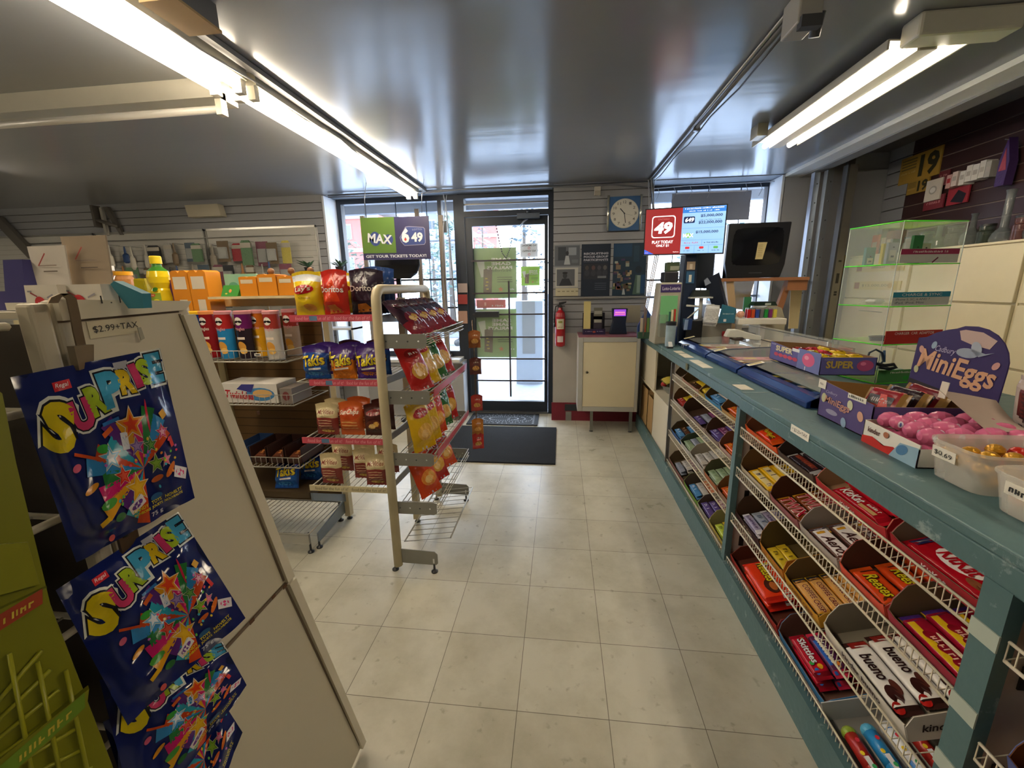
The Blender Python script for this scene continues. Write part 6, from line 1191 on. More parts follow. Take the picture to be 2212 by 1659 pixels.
# ---- goods on top of the gondola
OR = mk('orange_card', 'd4861c', .5, var=.04)
def folder(x0, x1, y, z, h, lb, tall):
    mb = MB(); w_ = x1-x0; mb.slab([(x0, y, z), (x1, y, z), (x1, y, z+h*.96), (x1-.015, y, z+h), (x0+w_*.62, y, z+h), (x0+w_*.5, y, z+h*.95), (x0+w_*.38, y, z+h), (x0+.015, y, z+h), (x0, y, z+h*.96)], (0, .10, 0), OR); A = Art()
    if tall: A.rect(w_*.5, h*.74, w_*.74, h*.26, card('d4cab8'), 1); A.rect(w_*.55, h*.2, w_*.45, h*.38, card('cfc6b4'), 1)
    else: A.rect(w_*.45, h*.74, w_*.7, h*.2, card('d0c4a8'), 1)
    mb.art(A, plane((x0, y, z), (1, 0, 0), (0, 0, 1)), .0007); one(mb, 'orange_file_box', lb, 'box')
zt = 1.264
for i, (pa, pb_) in enumerate(((374, 413), (413, 452))): a, b_ = at(pa, 640, 'y', .62), at(pb_, 640, 'y', .62); folder(a.x+.003, b_.x-.002, .62, zt, .245, 'tall orange shipping box with cream labels on the gondola top, %s of the pair' % ('purple side', 'green side')[i], True)
for i, (pa, pb_, h) in enumerate(((519, 558, .098), (559, 601, .108), (602, 640, .098), (641, 680, .1))): a, b_ = at(pa, 634, 'y', .62), at(pb_, 634, 'y', .62); folder(a.x+.002, b_.x-.002, .62, 1.373, h, 'short orange box on the gondola top, %s from the green packet' % NUM[i], False)
for i, pa in enumerate((582, 626, 668)):
    a = at(pa, 600, 'y', .74); mb = MB(); mb.ball((a.x, .76, 1.50), .018, mk('brown_knob', '7a5230', .5)); mb.rod((a.x, .76, 1.373), (a.x, .76, 1.49), .006, mk('brown_knob', '7a5230', .5)); one(mb, 'wooden_finial', 'round brown knob behind the short orange boxes, %s along' % NUM[i], 'knob')
a, b_ = at(466, 634, 'y', .66), at(537, 634, 'y', .66)
mb = MB(); mb.box(a.x, b_.x, .735, .75, 1.373, 1.49, card('8ab8a0')); A = Art(); A.ell(.05, .05, .06, .05, card('5a9a80'), 1); A.ell(.14, .08, .07, .05, card('6aae98'), 1); A.rect(.15, .05, .012, .02, card('7a4a40'), 2); mb.art(A, plane((a.x, .735, 1.373), (1, 0, 0), (0, 0, 1)), .0007); one(mb, 'mint_packet', 'pale mint green packet standing behind the small green one', 'packet')
a, b_ = at(476, 634, 'y', .62), at(512, 634, 'y', .62); mb = MB(); mb.slab([(a.x, .62, 1.373), (b_.x, .62, 1.373), (b_.x+.005, .65, 1.43), (a.x, .65, 1.43)], (0, .05, 0), card('3a8a34')); A = Art(); A.ell(.05, .03, .016, .02, card('d88a4a'), 1); A.ell(.03, .015, .014, .008, card('d8c04a'), 1); mb.art(A, plane((a.x, .6185, 1.373), (1, 0, 0), (0, .45, 1)), .0007); one(mb, 'green_packet', 'small bright green packet in front of the mint one on the gondola top', 'packet')
a, b_ = at(232, 620, 'y', .70), at(296, 620, 'y', .70); mb = MB(); mb.box(a.x-.02, b_.x, .63, .79, zt, zt+.1, card('cdc6ae')); one(mb, 'stock_carton', 'pale carton under the peanut jars on the gondola top', 'box')
a, c_ = at(300, 620, 'y', .68), at(362, 620, 'y', .66); mb = MB(); mb.box(b_.x+.004, c_.x+.0, .60, .72, zt, zt+.055, card('b8ad8e')); one(mb, 'stock_carton', 'low tan carton under the lemon juice bottle', 'box')
def jar(px, py, y, z, r, h, lid, c, lb, lidc):
    a = at(px, py, 'y', y); t = thing('peanut_jar', (a.x, y, z), lb, 'jar'); mb = MB(); mb.lathe([(r*.9, 0), (r, .01), (r, h*.72), (r*.82, h*.84), (r*.8, h*.86)], mk('peanuts_in_jar_'+c, c, .15, var=.5, nscale=60, coat=.6), (a.x, y, z), n=18)
    A = Art(); A.rect(0, h*.6, r*.8, h*.12, card('dcd0b4'), 1); mb.art(A, lambda u, v, o: V((a.x+math.sin(u/r)*(r+o+.0006), y-math.cos(u/r)*(r+o+.0006), z+v)), .0005, .01); mb.build('jar', t)
    mb = MB(); mb.lathe([(r*.88, h*.86), (r*.88, h), (.001, h)], plas(lidc), (a.x, y, z), n=18); mb.build('lid', t)
jar(272, 620, .70, zt+.101, .048, .15, 0, 'b07a4a', 'wide jar of peanuts with a yellow lid on the gondola top', 'd89a1c'); jar(238, 610, .735, zt+.101, .036, .185, 0, '9a5a3a', 'jar of red brown nuts with a white lid behind the pale display boxes', 'd8d4cc')
zt += .056; a = at(310, 630, 'y', .66); mb = MB(); mb.box(a.x-.042, a.x+.02, .66, .69, zt, zt+.155, F('b8a818')); mb.slab([(a.x-.05, .655, zt+.03), (a.x+.02, .655, zt+.0), (a.x+.018, .655, zt+.14), (a.x-.04, .655, zt+.15)], (0, .005, 0), F('a89a14')); one(mb, 'yellow_packet', 'plain olive yellow packet beside the lemon juice bottle', 'packet')
a = at(342, 630, 'y', .64); t = thing('lemon_juice_bottle', (a.x, .66, zt), 'yellow lemon juice bottle with green neck and yellow cap', 'bottle'); r = .052; BY = mk('lemon_plastic', 'd8bc1c', .12, var=.05, coat=.5)
mb = MB(); mb.lathe([(r*.8, 0), (r*.95, .008), (r*.98, .05), (r*.86, .09), (r*.78, .1), (r*.98, .13), (r*1.02, .16), (r*.9, .19), (r*.45, .212), (r*.4, .23)], BY, (a.x, .66, zt), n=24, mats=[BY]*7+[plas('3a7a2a')]*2)
A = Art(); A.rect(0, .052, .07, .05, F('8aa030'), 1); A.ell(-.008, .065, .04, .018, F('c85a30'), 2, .1); scrib(A, -.008, .065, .028, .006, F('efe8c0'), 3); A.ell(.012, .035, .03, .02, F('d8c830'), 2); A.ell(.014, .095, .03, .02, F('3f7a28'), 2, .5)
mb.art(A, lambda u, v, o: V((a.x+math.sin(u/r)*(r+o), .66-math.cos(u/r)*(r+o), zt+v)), .0005, .01); mb.build('bottle_body', t)
mb = MB(); mb.lathe([(r*.52, .228), (r*.52, .262), (r*.46, .268), (.001, .268)], plas('d9c020'), (a.x, .66, zt), n=20); mb.build('cap', t)
zt -= .056; a = at(365, 630, 'y', .68); mb = MB(); mb.box(a.x+.02, a.x+.036, .67, .76, zt, zt+.2, card('5a2a52')); one(mb, 'purple_folder', 'narrow purple box between the lemon bottle and the orange boxes', 'box')
a = at(352, 630, 'y', .74); mb = MB(); mb.lathe([(.05, 0), (.05, .14), (.03, .17), (.001, .18)], mk('clear_bottle', 'c4c8c4', .08, alpha=.6), (a.x-.01, .78-.05+.02, zt), n=16); one(mb, 'clear_jar', 'clear container half hidden behind the lemon juice bottle', 'jar')
# ---- near gondola with the white end panel
PANW = mk('off_white_enamel_panel', 'c6bda6', .38, var=.05, nscale=3); ng = thing('gondola_shelf', (-.9, -1.0, 0), 'nearest wire shelving unit with a tall off-white tapered end panel', 'shelving')
X0 = -.46
mb = MB(); mb.slab([(X0, -.985, .03), (X0, -.47, .03), (X0, -.665, .765), (X0, -.985, .765)], (-.02, 0, 0), PANW); mb.build('lower_end_panel', ng, bevel=.004)
mb = MB(); mb.slab([(X0, -.985, .772), (X0, -.668, .772), (X0, -.80, 1.36), (X0, -.808, 1.381), (X0, -.985, 1.388)], (-.02, 0, 0), PANW); mb.build('upper_end_panel', ng, bevel=.004)
mb = MB(); RB = mk('panel_rim', 'd0c7b0', .35); SH = mk('rusty_rim_gap', '6a5a48', .7)
def rim(a, b_, w_=.022, d_=.008): mb.slab([a, b_, (b_[0], b_[1]-w_, b_[2]), (a[0], a[1]-w_, a[2])], (d_, 0, 0), RB)
rim((X0, -.47, .03), (X0, -.665, .765)); rim((X0, -.668, .772), (X0, -.80, 1.36)); mb.slab([(X0, -.985, 1.364), (X0, -.815, 1.368), (X0, -.803, 1.381), (X0, -.985, 1.389)], (.008, 0, 0), RB); mb.build('rim', ng)
mb = MB(); mb.slab([(X0+.0005, -.4935, .05), (X0+.0005, -.688, .76), (X0+.0005, -.693, .76), (X0+.0005, -.4985, .05)], (.001, 0, 0), SH); mb.slab([(X0+.0005, -.6915, .78), (X0+.0005, -.82, 1.362), (X0+.0005, -.8235, 1.362), (X0+.0005, -.6965, .78)], (.001, 0, 0), SH); mb.slab([(X0+.0003, -.985, 1.3615), (X0+.0003, -.822, 1.364), (X0+.0003, -.822, 1.3665), (X0+.0003, -.985, 1.3642)], (.0008, 0, 0), SH); mb.box(X0-.001, X0+.0008, -.985, -.665, .765, .772, SH)
for y, z, s in ((-.80, .768, .012), (-.735, .77, .01), (-.695, 1.16, .008), (-.70, .766, .012)): mb.box(X0+.001, X0+.0018, y, y+s, z-.004, z+.004, mk('rust', '5a3a22', .8))
mb.build('panel_gap', ng)
mb = MB(); mb.box(X0-.022, X0-.0, -1.008, -.988, .03, 1.385, mk('grubby_post', 'beb49c', .4, var=.12, nscale=9)); mb.build('post', ng, bevel=.004); mb = MB(); mb.box(-2.1, -2.08, -1.008, -.988, .03, 1.385, PANW); mb.build('post', ng)
mb = MB(); q_ = at(218, 661, 'x', X0+.0085); S = plane(q_, (0, 1, 0), (0, 0, 1)); A = Art(); A.text('1 . 1 0', .022, .008, .042, .010, card('2c2826'), 1); mb.art(A, S, .0005); mb.build('handwritten_mark', ng); mb = MB(); q_ = at(203, 718, 'x', X0+.001); S = plane(q_, (0, 1, 0), (0, 0, 1)); mb.slab([S(-.006, -.008), S(.062, -.006), S(.062, .016), S(-.006, .014)], (.0004, 0, 0), card('c9bfa0')); A = Art(); A.text('$2.99+TAX', .028, .004, .058, .0095, card('2c2826'), 2, rot=.03); mb.art(A, lambda u, v, o: S(u, v, o+.0005), .0005); mb.build('handwritten_price', ng)
mb = MB(); mb.slab([(X0+.009, -.90, 1.348), (X0+.009, -.895, 1.348), (X0+.009, -.893, 1.332), (X0+.009, -.899, 1.330)], (.001, 0, 0), card('9a9684')); mb.build('tape', ng)
# wire decks towards the viewer side
for z, d_ in ((1.36, .28), (1.26, .3), (1.12, .34), (.97, .36), (.78, .38), (.55, .4), (.3, .42)):
    mb = MB(); y1 = -1.012; y0 = y1-d_
    mb.rod((-2.05, y0, z), (-.49, y0, z), .005, WIREW); mb.rod((-2.05, y1, z), (-.49, y1, z), .004, WIREW); mb.rod((-.49, y0, z), (-.49, y1, z), .005, WIREW); mb.rod((-2.05, y0, z-.0), (-2.05, y1, z), .005, WIREW)
    for k in range(40): x = -2.05+1.56*k/40; mb.rod((x, y0, z), (x, y1, z), .0016, WIREW, 4)
    mb.build('wire_shelf', ng)
mb = MB()
for k in range(7): mb.rod((-2.0, -1.02-.002*k, 1.384-.008*k), (-.485, -1.02-.002*k, 1.384-.008*k), .0018 if k else .0035, WIREW if k in (0, 6) else mk('grey_slat_wire', '77726a', .5), 6)
mb.build('slatted_lip', ng)
mb = MB(); mb.box(-2.06, -.482, -.985, -.98, .05, 1.36, mk('dark_back_board', '3a3228', .7)); mb.build('back_panel', ng)
mb = MB(); mb.box(-2.06, -.482, -.97, -.80, 1.366, 1.374, PANW); mb.build('top_deck', ng)
sh_col = [('2f5a34', 'green'), ('6a2028', 'dark red'), ('8a6a38', 'tan'), ('2a3a5a', 'navy'), ('7a4a28', 'brown'), ('4a7a44', 'leaf green'), ('5a2a3a', 'maroon')]
n_ = 0
for zi, z in enumerate((1.12, .97, .78, .55, .3)):
    for k in range(4):
        c, cn = sh_col[(zi*3+k) % 7]; x = -.62-.17*k; mb = MB(); mb.box(x-.07, x+.07, -1.16, -1.03, z+.006, z+.085+.02*(k % 2), card(c)); A = Art(); A.ell(.07, .04, .07, .04, card('b8a878'), 1); A.rect(.07, .07, .09, .012, card('8a8478'), 1); mb.art(A, plane((x-.07, -1.16, z+.006), (1, 0, 0), (0, 0, 1)), .0008)
        one(mb, 'sweet_packet', '%s packet on the %s wire deck of the nearest shelving, %s from its post' % (cn, ('second', 'third', 'fourth', 'fifth', 'lowest')[zi], NUM[k]), 'packet')
# boxes standing on top of the near gondola
def flap_box(px0, px1, y, z, h, back_h, lb, c='d8d2c6', dot=True, flapc='b0a28e'):
    a, b_ = at(px0, 640, 'y', y), at(px1, 640, 'y', y); w_ = b_.x-a.x; mb = MB()
    mb.slab([(a.x, y, z), (b_.x, y, z), (b_.x, y, z+h), (a.x+.004, y, z+h)], (0, .022, 0), card(c)); mb.slab([(a.x+.002, y+.016, z+h), (b_.x, y+.016, z+h), (b_.x+.0, y+.02, z+h+back_h), (a.x-.004+w_*.0, y+.02, z+h+back_h)], (0, .002, 0), card(flapc))
    A = Art()
    if dot: A.ell(w_*.45, h*.3, w_*.3, w_*.3, card('c02a30'), 2); A.rect(w_*.2, h*.75, w_*.12, .002, card('8a8a90'), 1); A.rect(w_*.75, h*.55, w_*.2, .002, card('9a96a0'), 1, .4); A.rect(w_*.3, h*.62, w_*.2, .002, card('a04a4a'), 1, -.5); A.rect(w_*.5, h*.28, w_*.2, .002, card('e8e0e0'), 3)
    mb.art(A, plane((a.x, y, z), (1, 0, 0), (0, 0, 1)), .0006)
    B = Art(); B.rect(w_*.55, back_h*.35, w_*.4, .0015, card('6a5c50'), 1); B.rect(w_*.5, back_h*.5, w_*.5, .0012, card('8a7a6c'), 1); B.rect(w_*.35, back_h*.65, .02, .0018, card('a8443c'), 1, .9); mb.art(B, plane((a.x, y+.0145, z+h), (1, 0, 0), (0, .06, 1)), .0004)
    return one(mb, 'display_box', lb, 'box')
flap_box(130, 222, -.93, 1.375, .032, .062, 'white display box with a red dot and raised tan lid on the near shelving top', flapc='a8967e')
flap_box(52, 128, -.94, 1.375, .032, .05, 'white display box with a red dot and sloping pale lid, beside the tan lidded one', flapc='d0c8bc')
a, b_ = at(0, 640, 'y', -.93), at(52, 640, 'y', -.93); mb = MB(); mb.slab([(a.x-.06, -.93, 1.375), (b_.x-.002, -.93, 1.375), (b_.x+.012, -.93, 1.44), (a.x+.02, -.93, 1.44), (a.x+.01, -.93, 1.4), (a.x-.06, -.93, 1.4)], (0, .02, 0), card('3a3672')); mb.box(a.x+.012, a.x+.04, -.935, -.93, 1.375, 1.385, card('c9c4b4')); one(mb, 'purple_box', 'deep purple box at the left of the white display boxes', 'box')
a = at(262, 634, 'y', -.9); q_ = [at(u_, v_, 'y', -.92) for u_, v_ in ((238, 614), (246, 607), (307, 634), (305, 642), (272, 642))]; q_[3].z = q_[4].z = 1.375; mb = MB(); mb.slab(q_, (0, .012, 0), card('2f7a8a')); one(mb, 'teal_box', 'thin teal box tipped beside the white display box lid', 'box')
# hook holding the candy bags
mb = MB(); g = metl('6e5f4c', .4); P = [tuple(at(a_, b_, 'x', X0+.02)) for a_, b_ in ((112, 655), (119, 642), (138, 634), (152, 645), (160, 680), (166, 715), (174, 750))]
for a, b_ in zip(P, P[1:]):
    a, b_ = V(a), V(b_); mb.slab([a+V((0, -.005, 0)), a+V((0, .005, 0)), b_+V((0, .005, 0)), b_+V((0, -.005, 0))], (.002, 0, 0), g)
mb.slab([tuple(at(a_, b_, 'x', X0+.03)) for a_, b_ in ((160, 748), (203, 744), (203, 790), (172, 800))], (-.010, 0, 0), metl('8a7c66', .35)); one(mb, 'metal_hook', 'bent tarnished metal hook strip over the corner of the white panel', 'hook')
# ---- glossy surprise bags
def hitp(px, py, P0, N):
    d = fw+rt*((px-1106)/FPX)-up*((py-829.5)/FPX); t = (V(P0)-CAM).dot(V(N))/d.dot(V(N)); return CAM+d*t
def surprise(corners, P0, N, label, bulge=.012, k=.0, nv=26):
    c = [hitp(*q, P0, N) for q in corners]          # TL TR BR BL
    N = V(N).normalized(); rnd = random.Random(len(label))
    if N.dot(CAM-V(P0)) < 0: N = -N
    def S(u, v, o=0, s=1):
        a = c[0].lerp(c[1], u); b_ = c[3].lerp(c[2], u); p = b_.lerp(a, v)
        e = min(u, 1-u, 1); f = min(1, e*5)*min(1, v*6)*min(1, (1-v)*4.5)
        z = bulge*(f*f*(3-2*f))*(1+.25*math.sin(6*u+4*v+k))+.0015*math.sin(23*u+9*v+k)+.002*math.sin(16*v-7*u+k)*(.4+f)
        z += .004*math.sin(14*u+k)*math.exp(-v*9)+.003*f*math.sin(9*u-13*v+2*k)*math.sin(7*v+3*u)+.0035*f*math.exp(-((u-.28-.2*v)/.07)**2)
        return p+N*(s*z*(1 if s > 0 else .5)+o)
    mb = MB(); BL = mk('glossy_blue_film', '18235f', .12, 0, .08, 20, .35, 22, coat=.4); BK = foil('16204e')
    mb.grid(lambda a, b_: S(a, b_), 26, nv, BL); mb.grid(lambda a, b_: S(1-a, b_, -.001, -1), 12, 12, BK)
    A = Art(); W_, H_ = 1.0, 1.0
    cols = ['d9c21c', 'cc3a6a', 'a4be2a', '3f9cc4', 'd8b61c', 'cc3a6a', 'a4be2a', '3f9cc4']
    xs = [.175, .335, .45, .565, .68, .755, .83, .92]; ys = [.70, .73, .785, .825, .845, .865, .875, .885]; hs = [.27, .17, .17, .21, .15, .15, .165, .19]; ws = [.2, .135, .12, .15, .115, .055, .105, .12]; rs = [-.35, .1, .15, .05, -.05, .1, .1, 0]
    for ch, x, y, h, w_, r_, cc_ in zip('SURPRISE', xs, ys, hs, ws, rs, cols):
        A.text(ch, x, y, w_*1.32, h*1.24, F('dfe2da'), 2, rot=r_, bold=.13, res=3); A.text(ch, x, y, w_*1.14, h*1.1, F('1c1c24'), 3, rot=r_, bold=.1, res=3); A.text(ch, x, y, w_, h, F(cc_), 4, rot=r_, bold=.06, res=3)
    A.rect(.27, .905, .11, .05, F('c42a34'), 2, .03); A.text('Regal', .27, .905, .085, .03, F('efe0e0'), 3, shear=.2); A.rect(.68, .945, .1, .045, F('b8b8c0'), 3)
    cx, cy = .64, .33                                     # burst of toys and sweets
    for i in range(15):
        a = -.9+i*.27; c_ = ('c8441c', '2f86c4', '2a7a3a', 'c81c6a', 'd89a1c', '5a2a7a', '2aa0b8')[i % 7]; L = .3+.05*(i % 3); w0 = .05
        p1 = (cx+L*math.sin(-a)*1.0, cy+L*math.cos(a)*.85+.02); dx, dy = p1[0]-cx, p1[1]-cy; q = math.hypot(dx, dy); nx, ny = -dy/q*w0, dx/q*w0
        A.poly([(cx, cy), (p1[0]-nx, p1[1]-ny), (p1[0]+nx, p1[1]+ny)], F(c_), 5)
    for x, y, r_, c1, c2 in ((.63, .6, .1, 'e0861c', 'd8401c'), (.43, .46, .075, '7ab8e0', 'dfe8f0'), (.63, .47, .055, '7a5aa0', 'a88ac0'), (.73, .45, .05, '2a6a34', '6aa04a'), (.84, .5, .05, 'c81c6a', 'e8a8c0'), (.48, .34, .06, 'd03020', 'e05a40'), (.56, .24, .085, 'e0a81c', 'e8b828'), (.74, .33, .06, '6a9a2a', '8ab43a'), (.82, .33, .045, 'd85a8a', 'e88aa8')):
        A.star(x, y, r_*1.14, F('e6d8b8'), 6, .1); A.star(x, y, r_, F(c1), 7, .1); A.star(x, y, r_*.62, F(c2), 8, .1)
    for x, y, w_, h, r_, c_ in ((.3, .5, .2, .018, -.45, 'c84a1c'), (.76, .62, .018, .2, -.1, 'c82a4a'), (.25, .34, .11, .035, .3, 'd89020'), (.33, .23, .12, .05, .1, '4a9a3a'), (.2, .47, .06, .04, .3, 'c85a7a'), (.27, .15, .08, .03, .3, 'd8a81c'), (.38, .13, .08, .05, 0, '2a6a34'), (.52, .15, .13, .06, .35, 'ded8d8'), (.52, .15, .1, .035, .35, '6a3a8a'), (.92, .21, .12, .07, -.5, 'e0dade'), (.92, .21, .09, .045, -.5, 'd83a7a'), (.28, .03, .05, .04, .4, 'd85a5a'), (.56, .52, .05, .1, -.1, 'e0e0e8'), (.56, .52, .03, .08, -.1, '2a8ac8'), (.4, .52, .09, .05, -.1, '3a9a3a'), (.46, .6, .08, .03, .4, 'c85a2a'), (.84, .26, .12, .04, .6, 'd8702a'), (.5, .65, .12, .02, .1, '2a6ab0'), (.68, .14, .1, .04, 0, '2a5a8a'), (.9, .42, .03, .07, .2, 'e03a3a'), (.88, .6, .05, .05, .4, 'e0a83a'), (.72, .24, .1, .035, .1, 'c8602a')):
        (A.ell if h > .03 and w_ < .13 and c_[0] != 'e' else A.rect)(x, y, w_, h, F(c_), 7, r_)
    for i in range(26):
        a = rnd.uniform(0, 6.28); q = rnd.uniform(.06, .3); A.ell(cx+q*math.cos(a)*1.1, cy+.02+q*math.sin(a)*.8, .022, .016, F(('e84a6a', 'e8c83a', '4ac0d8', '6ac04a', 'e88a3a', 'c86ac8')[i % 6]), 9, a)
    A.text('CANDY   TOYS   NOVELTY', .69, .115, .42, .022, F('d8c82a'), 8, bold=.02, rot=.0); A.text('BONBONS  JOUETS  NOUVEAUTE', .69, .085, .42, .022, F('d8c82a'), 8, bold=.02); A.text('75 g', .66, .04, .1, .032, F('c4c8d4'), 8, bold=.01)
    mb.art(A, lambda u, v, o: S(min(1, max(0, u)), min(1, max(0, v)), .0008+o), .0004, .032)
    return one(mb, 'candy_bag', label, 'candy bag')
Nn = (.80, -.55, .18)
surprise([(22, 815), (345, 752), (420, 1075), (165, 1215)], (-.41, -.98, 1.25), Nn, 'top blue surprise sweet bag hooked on the corner of the white panel', .019)
surprise([(120, 1275), (385, 1105), (530, 1335), (275, 1565)], (-.40, -.975, 1.05), (.8, -.5, .45), 'second blue surprise sweet bag hanging below the top one, steeply tilted', .012, 1.3)
surprise([(215, 1470), (480, 1385), (533, 1480), (300, 1800)], (-.425, -.975, .93), (.8, -.5, .45), 'third blue surprise sweet bag mostly covered by the one above', .01, 2.1)
surprise([(222, 1560), (440, 1450), (524, 1582), (360, 1980)], (-.445, -.975, .87), (.8, -.5, .45), 'lowest blue surprise sweet bag running out of view at the bottom', .01, 3.3)
mb = MB(); a = hitp(272, 1155, (-.42, -.975, 1.1), (.8, -.5, .3)); mb.slab([a+V((0, -.012, -.02)), a+V((0, .012, -.02)), a+V((0, .012, .02)), a+V((0, -.012, .02))], (.004, 0, 0), g); mb.rod(a+V((.004, -.004, .0)), a+V((-.006, -.004, .07)), .004, g); one(mb, 'metal_clip', 'tarnished metal clip holding the second surprise bag', 'clip')
# ---- yellow green candy rack at the near left corner
YG_ = mk('lime_yellow_plastic', '7c7c14', .4, var=.08); yr = thing('candy_rack', (-.62, -1.28, 0), 'bright yellow green plastic candy rack at the near left corner', 'rack')
def yp(px, py, x=-.5): return at(px, py, 'x', x)
NY = (.82, -.5, .25); P0y = (-.36, -1.05, 1.0)
def yq(*p): return [hitp(a, b_, P0y, NY) for a, b_ in p]
NN = V(NY).normalized(); IN = -NN
mb = MB(); mb.slab(yq((-60, 800), (5, 850), (35, 1000), (110, 1310), (245, 1660), (260, 1760), (-60, 1760)), IN*.012, YG_); mb.build('side_panel', yr)
for j, (q, c, s) in enumerate((((( -40, 1330), (100, 1265), (95, 1300), (-40, 1385)), 'a03a1c', 'ASSORTED'), (((-40, 1660), (190, 1480), (185, 1520), (-40, 1720)), '6a8a1c', 'CHEWY'))):
    Q = yq(*q); mb = MB(); f_ = [p+NN*.012 for p in Q]; mb.slab(f_, IN*.012, YG_ if j else YG_); X_ = (f_[1]-f_[0]); L = X_.length; Zd = f_[3]-f_[0]; S = plane(f_[3]+NN*.0006, f_[2]-f_[3], (f_[0]-f_[3])); hh = (f_[0]-f_[3]).length*.8
    A = Art(); A.rect(L*.5, hh*.5, L, hh*.8, card(c), 1); scrib(A, L*.6, hh*.5, L*.55, hh*.4, card('c9b23a'), 2); mb.art(A, S, .0006); mb.build('label_strip', yr)
mb = MB()
for k in range(7):
    y_ = 1400+k*42; a, b_ = yq((-40, y_+150-k*8), (90+k*18, y_))
    mb.rod(a+NN*.008, b_+NN*.008, .0022, mk('lime_wire', '94941c', .35))
for px in (20, 80, 140): a, b_ = yq((px, 1400+px*.3), (px+60, 1720)); mb.rod(a+NN*.01, b_+NN*.01, .002, mk('lime_wire', '94941c', .35))
mb.build('wire_front', yr)
Q = yq((-60, 1180), (60, 1170), (85, 1260), (-60, 1300)); mb = MB(); mb.slab([p+NN*.006 for p in Q], IN*.006, mk('lime_shelf', '86861c', .35)); mb.build('tray', yr)
mb = MB(); b2 = yq((40, 1740), (200, 1740)); mb.rod(b2[0]+IN*.02, V((b2[0].x-.03, b2[0].y, 0)), .008, YG_); mb.rod(b2[1]+IN*.02, V((b2[1].x-.03, b2[1].y, 0)), .008, YG_); mb.build('leg', yr)
# ------------------------------------------------------------------ front wall things
t = thing('base_cabinet', (.6, 2.68, 0), 'white wall cabinet with grey frame on short legs beside the counter end', 'cabinet')
cx0, cx1, cy, cz0, cz1 = .305, .868, 2.5, .215, .93; CG = mk('grey_white_frame', 'a8a8a2', .45)
mb = MB(); mb.box(cx0, cx1, cy+.02, 2.86, cz0, cz1, mk('cabinet_side_white', 'b8b6ae', .5))
for q in ((cx0, cx0+.045, cz0, cz1), (cx1-.03, cx1, cz0, cz1), (cx0+.045, cx1-.03, cz0, cz0+.045), (cx0+.045, cx1-.03, cz1-.045, cz1)): mb.box(q[0], q[1], cy, cy+.02, q[2], q[3], CG)
mb.build('body', t, bevel=.003)
mb = MB(); mb.box(cx0+.047, cx1-.032, cy+.006, cy+.019, cz0+.047, cz1-.047, mk('cream_door', 'd0c6a8', .5, var=.03)); dr = mb.build('cabinet_door', t)
mb = MB(); mb.rod((cx0+.085, cy-.004, .60), (cx0+.085, cy+.006, .60), .012, metl('6a665c'), 12); mb.build('lock', dr)
mb = MB(); mb.box(cx0, cx1, cy, 2.86, cz1, cz1+.012, mk('worn_pink_top', '8a5560', .45, var=.25)); mb.build('top', t)
for x in (cx0+.14, cx1-.05): mb = MB(); mb.box(x-.014, x+.014, cy+.03, cy+.055, .0, cz0, metl('8a8a86')); mb.lathe([(.02, 0), (.016, .01), (.01, .012)], FT, (x, cy+.042, 0), n=10); mb.build('leg', t)
zt = cz1+.0125
t = thing('brochure_holder', (.44, 2.66, zt), 'dark purple leaflet stand with a tall cream receipt strip on the white cabinet', 'brochure holder')
mb = MB(); mb.box(.35, .56, 2.62, 2.72, zt, zt+.05, plas('2a2040')); mb.box(.35, .56, 2.715, 2.72, zt, zt+.2, plas('20202a')); A = Art(); scrib(A, .05, .03, .07, .008, card('b8b0c8'), 1); A.ell(.105, .025, .03, .018, card('b04a3a'), 1); scrib(A, .16, .03, .06, .008, card('b8b0c8'), 1); mb.art(A, plane((.35, 2.62, zt), (1, 0, 0), (0, 0, 1)), .0008); mb.build('holder', t)
mb = MB(); mb.box(.355, .42, 2.64, 2.644, zt+.052, zt+.31, card('c9bc80')); one(mb, 'receipt_strip', 'tall cream printed strip standing at the left of the leaflet stand', 'paper')
for i, (z, c) in enumerate(((.19, '6a6a60'), (.11, '3a3440'))): mb = MB(); mb.box(.45, .53, 2.65, 2.654, zt+.052 if i else zt+.13, zt+z+.06, card(c)); mb.box(.455, .525, 2.648, 2.65, zt+z+.0, zt+z+.03, card('9a9a90')); one(mb, 'leaflet', ('grey photo leaflet in the upper', 'dark leaflet in the lower')[i]+' pocket of the leaflet stand', 'leaflet')
t = thing('ticket_checker', (.69, 2.68, zt), 'dark ticket checking terminal with a lit purple screen on the white cabinet', 'ticket checker')
mb = MB(); mb.slab([(.60, 2.64, zt), (.765, 2.64, zt), (.75, 2.64, zt+.1), (.765, 2.64, zt+.24), (.62, 2.64, zt+.24), (.63, 2.64, zt+.12)], (0, .07, 0), plas('1c2638')); mb.build('body', t, bevel=.006)
mb = MB(); mb.box(.637, .745, 2.634, 2.64, zt+.17, zt+.232, screen('7a3aa8', 1.1)); A = Art(); A.rect(.054, .035, .09, .008, screen('e07a8a', 1.2), 1); A.rect(.054, .018, .1, .014, screen('b85a9a', 1.0), 1); mb.art(A, plane((.637, 2.634, zt+.17), (1, 0, 0), (0, 0, 1)), .0006); mb.build('screen', t)
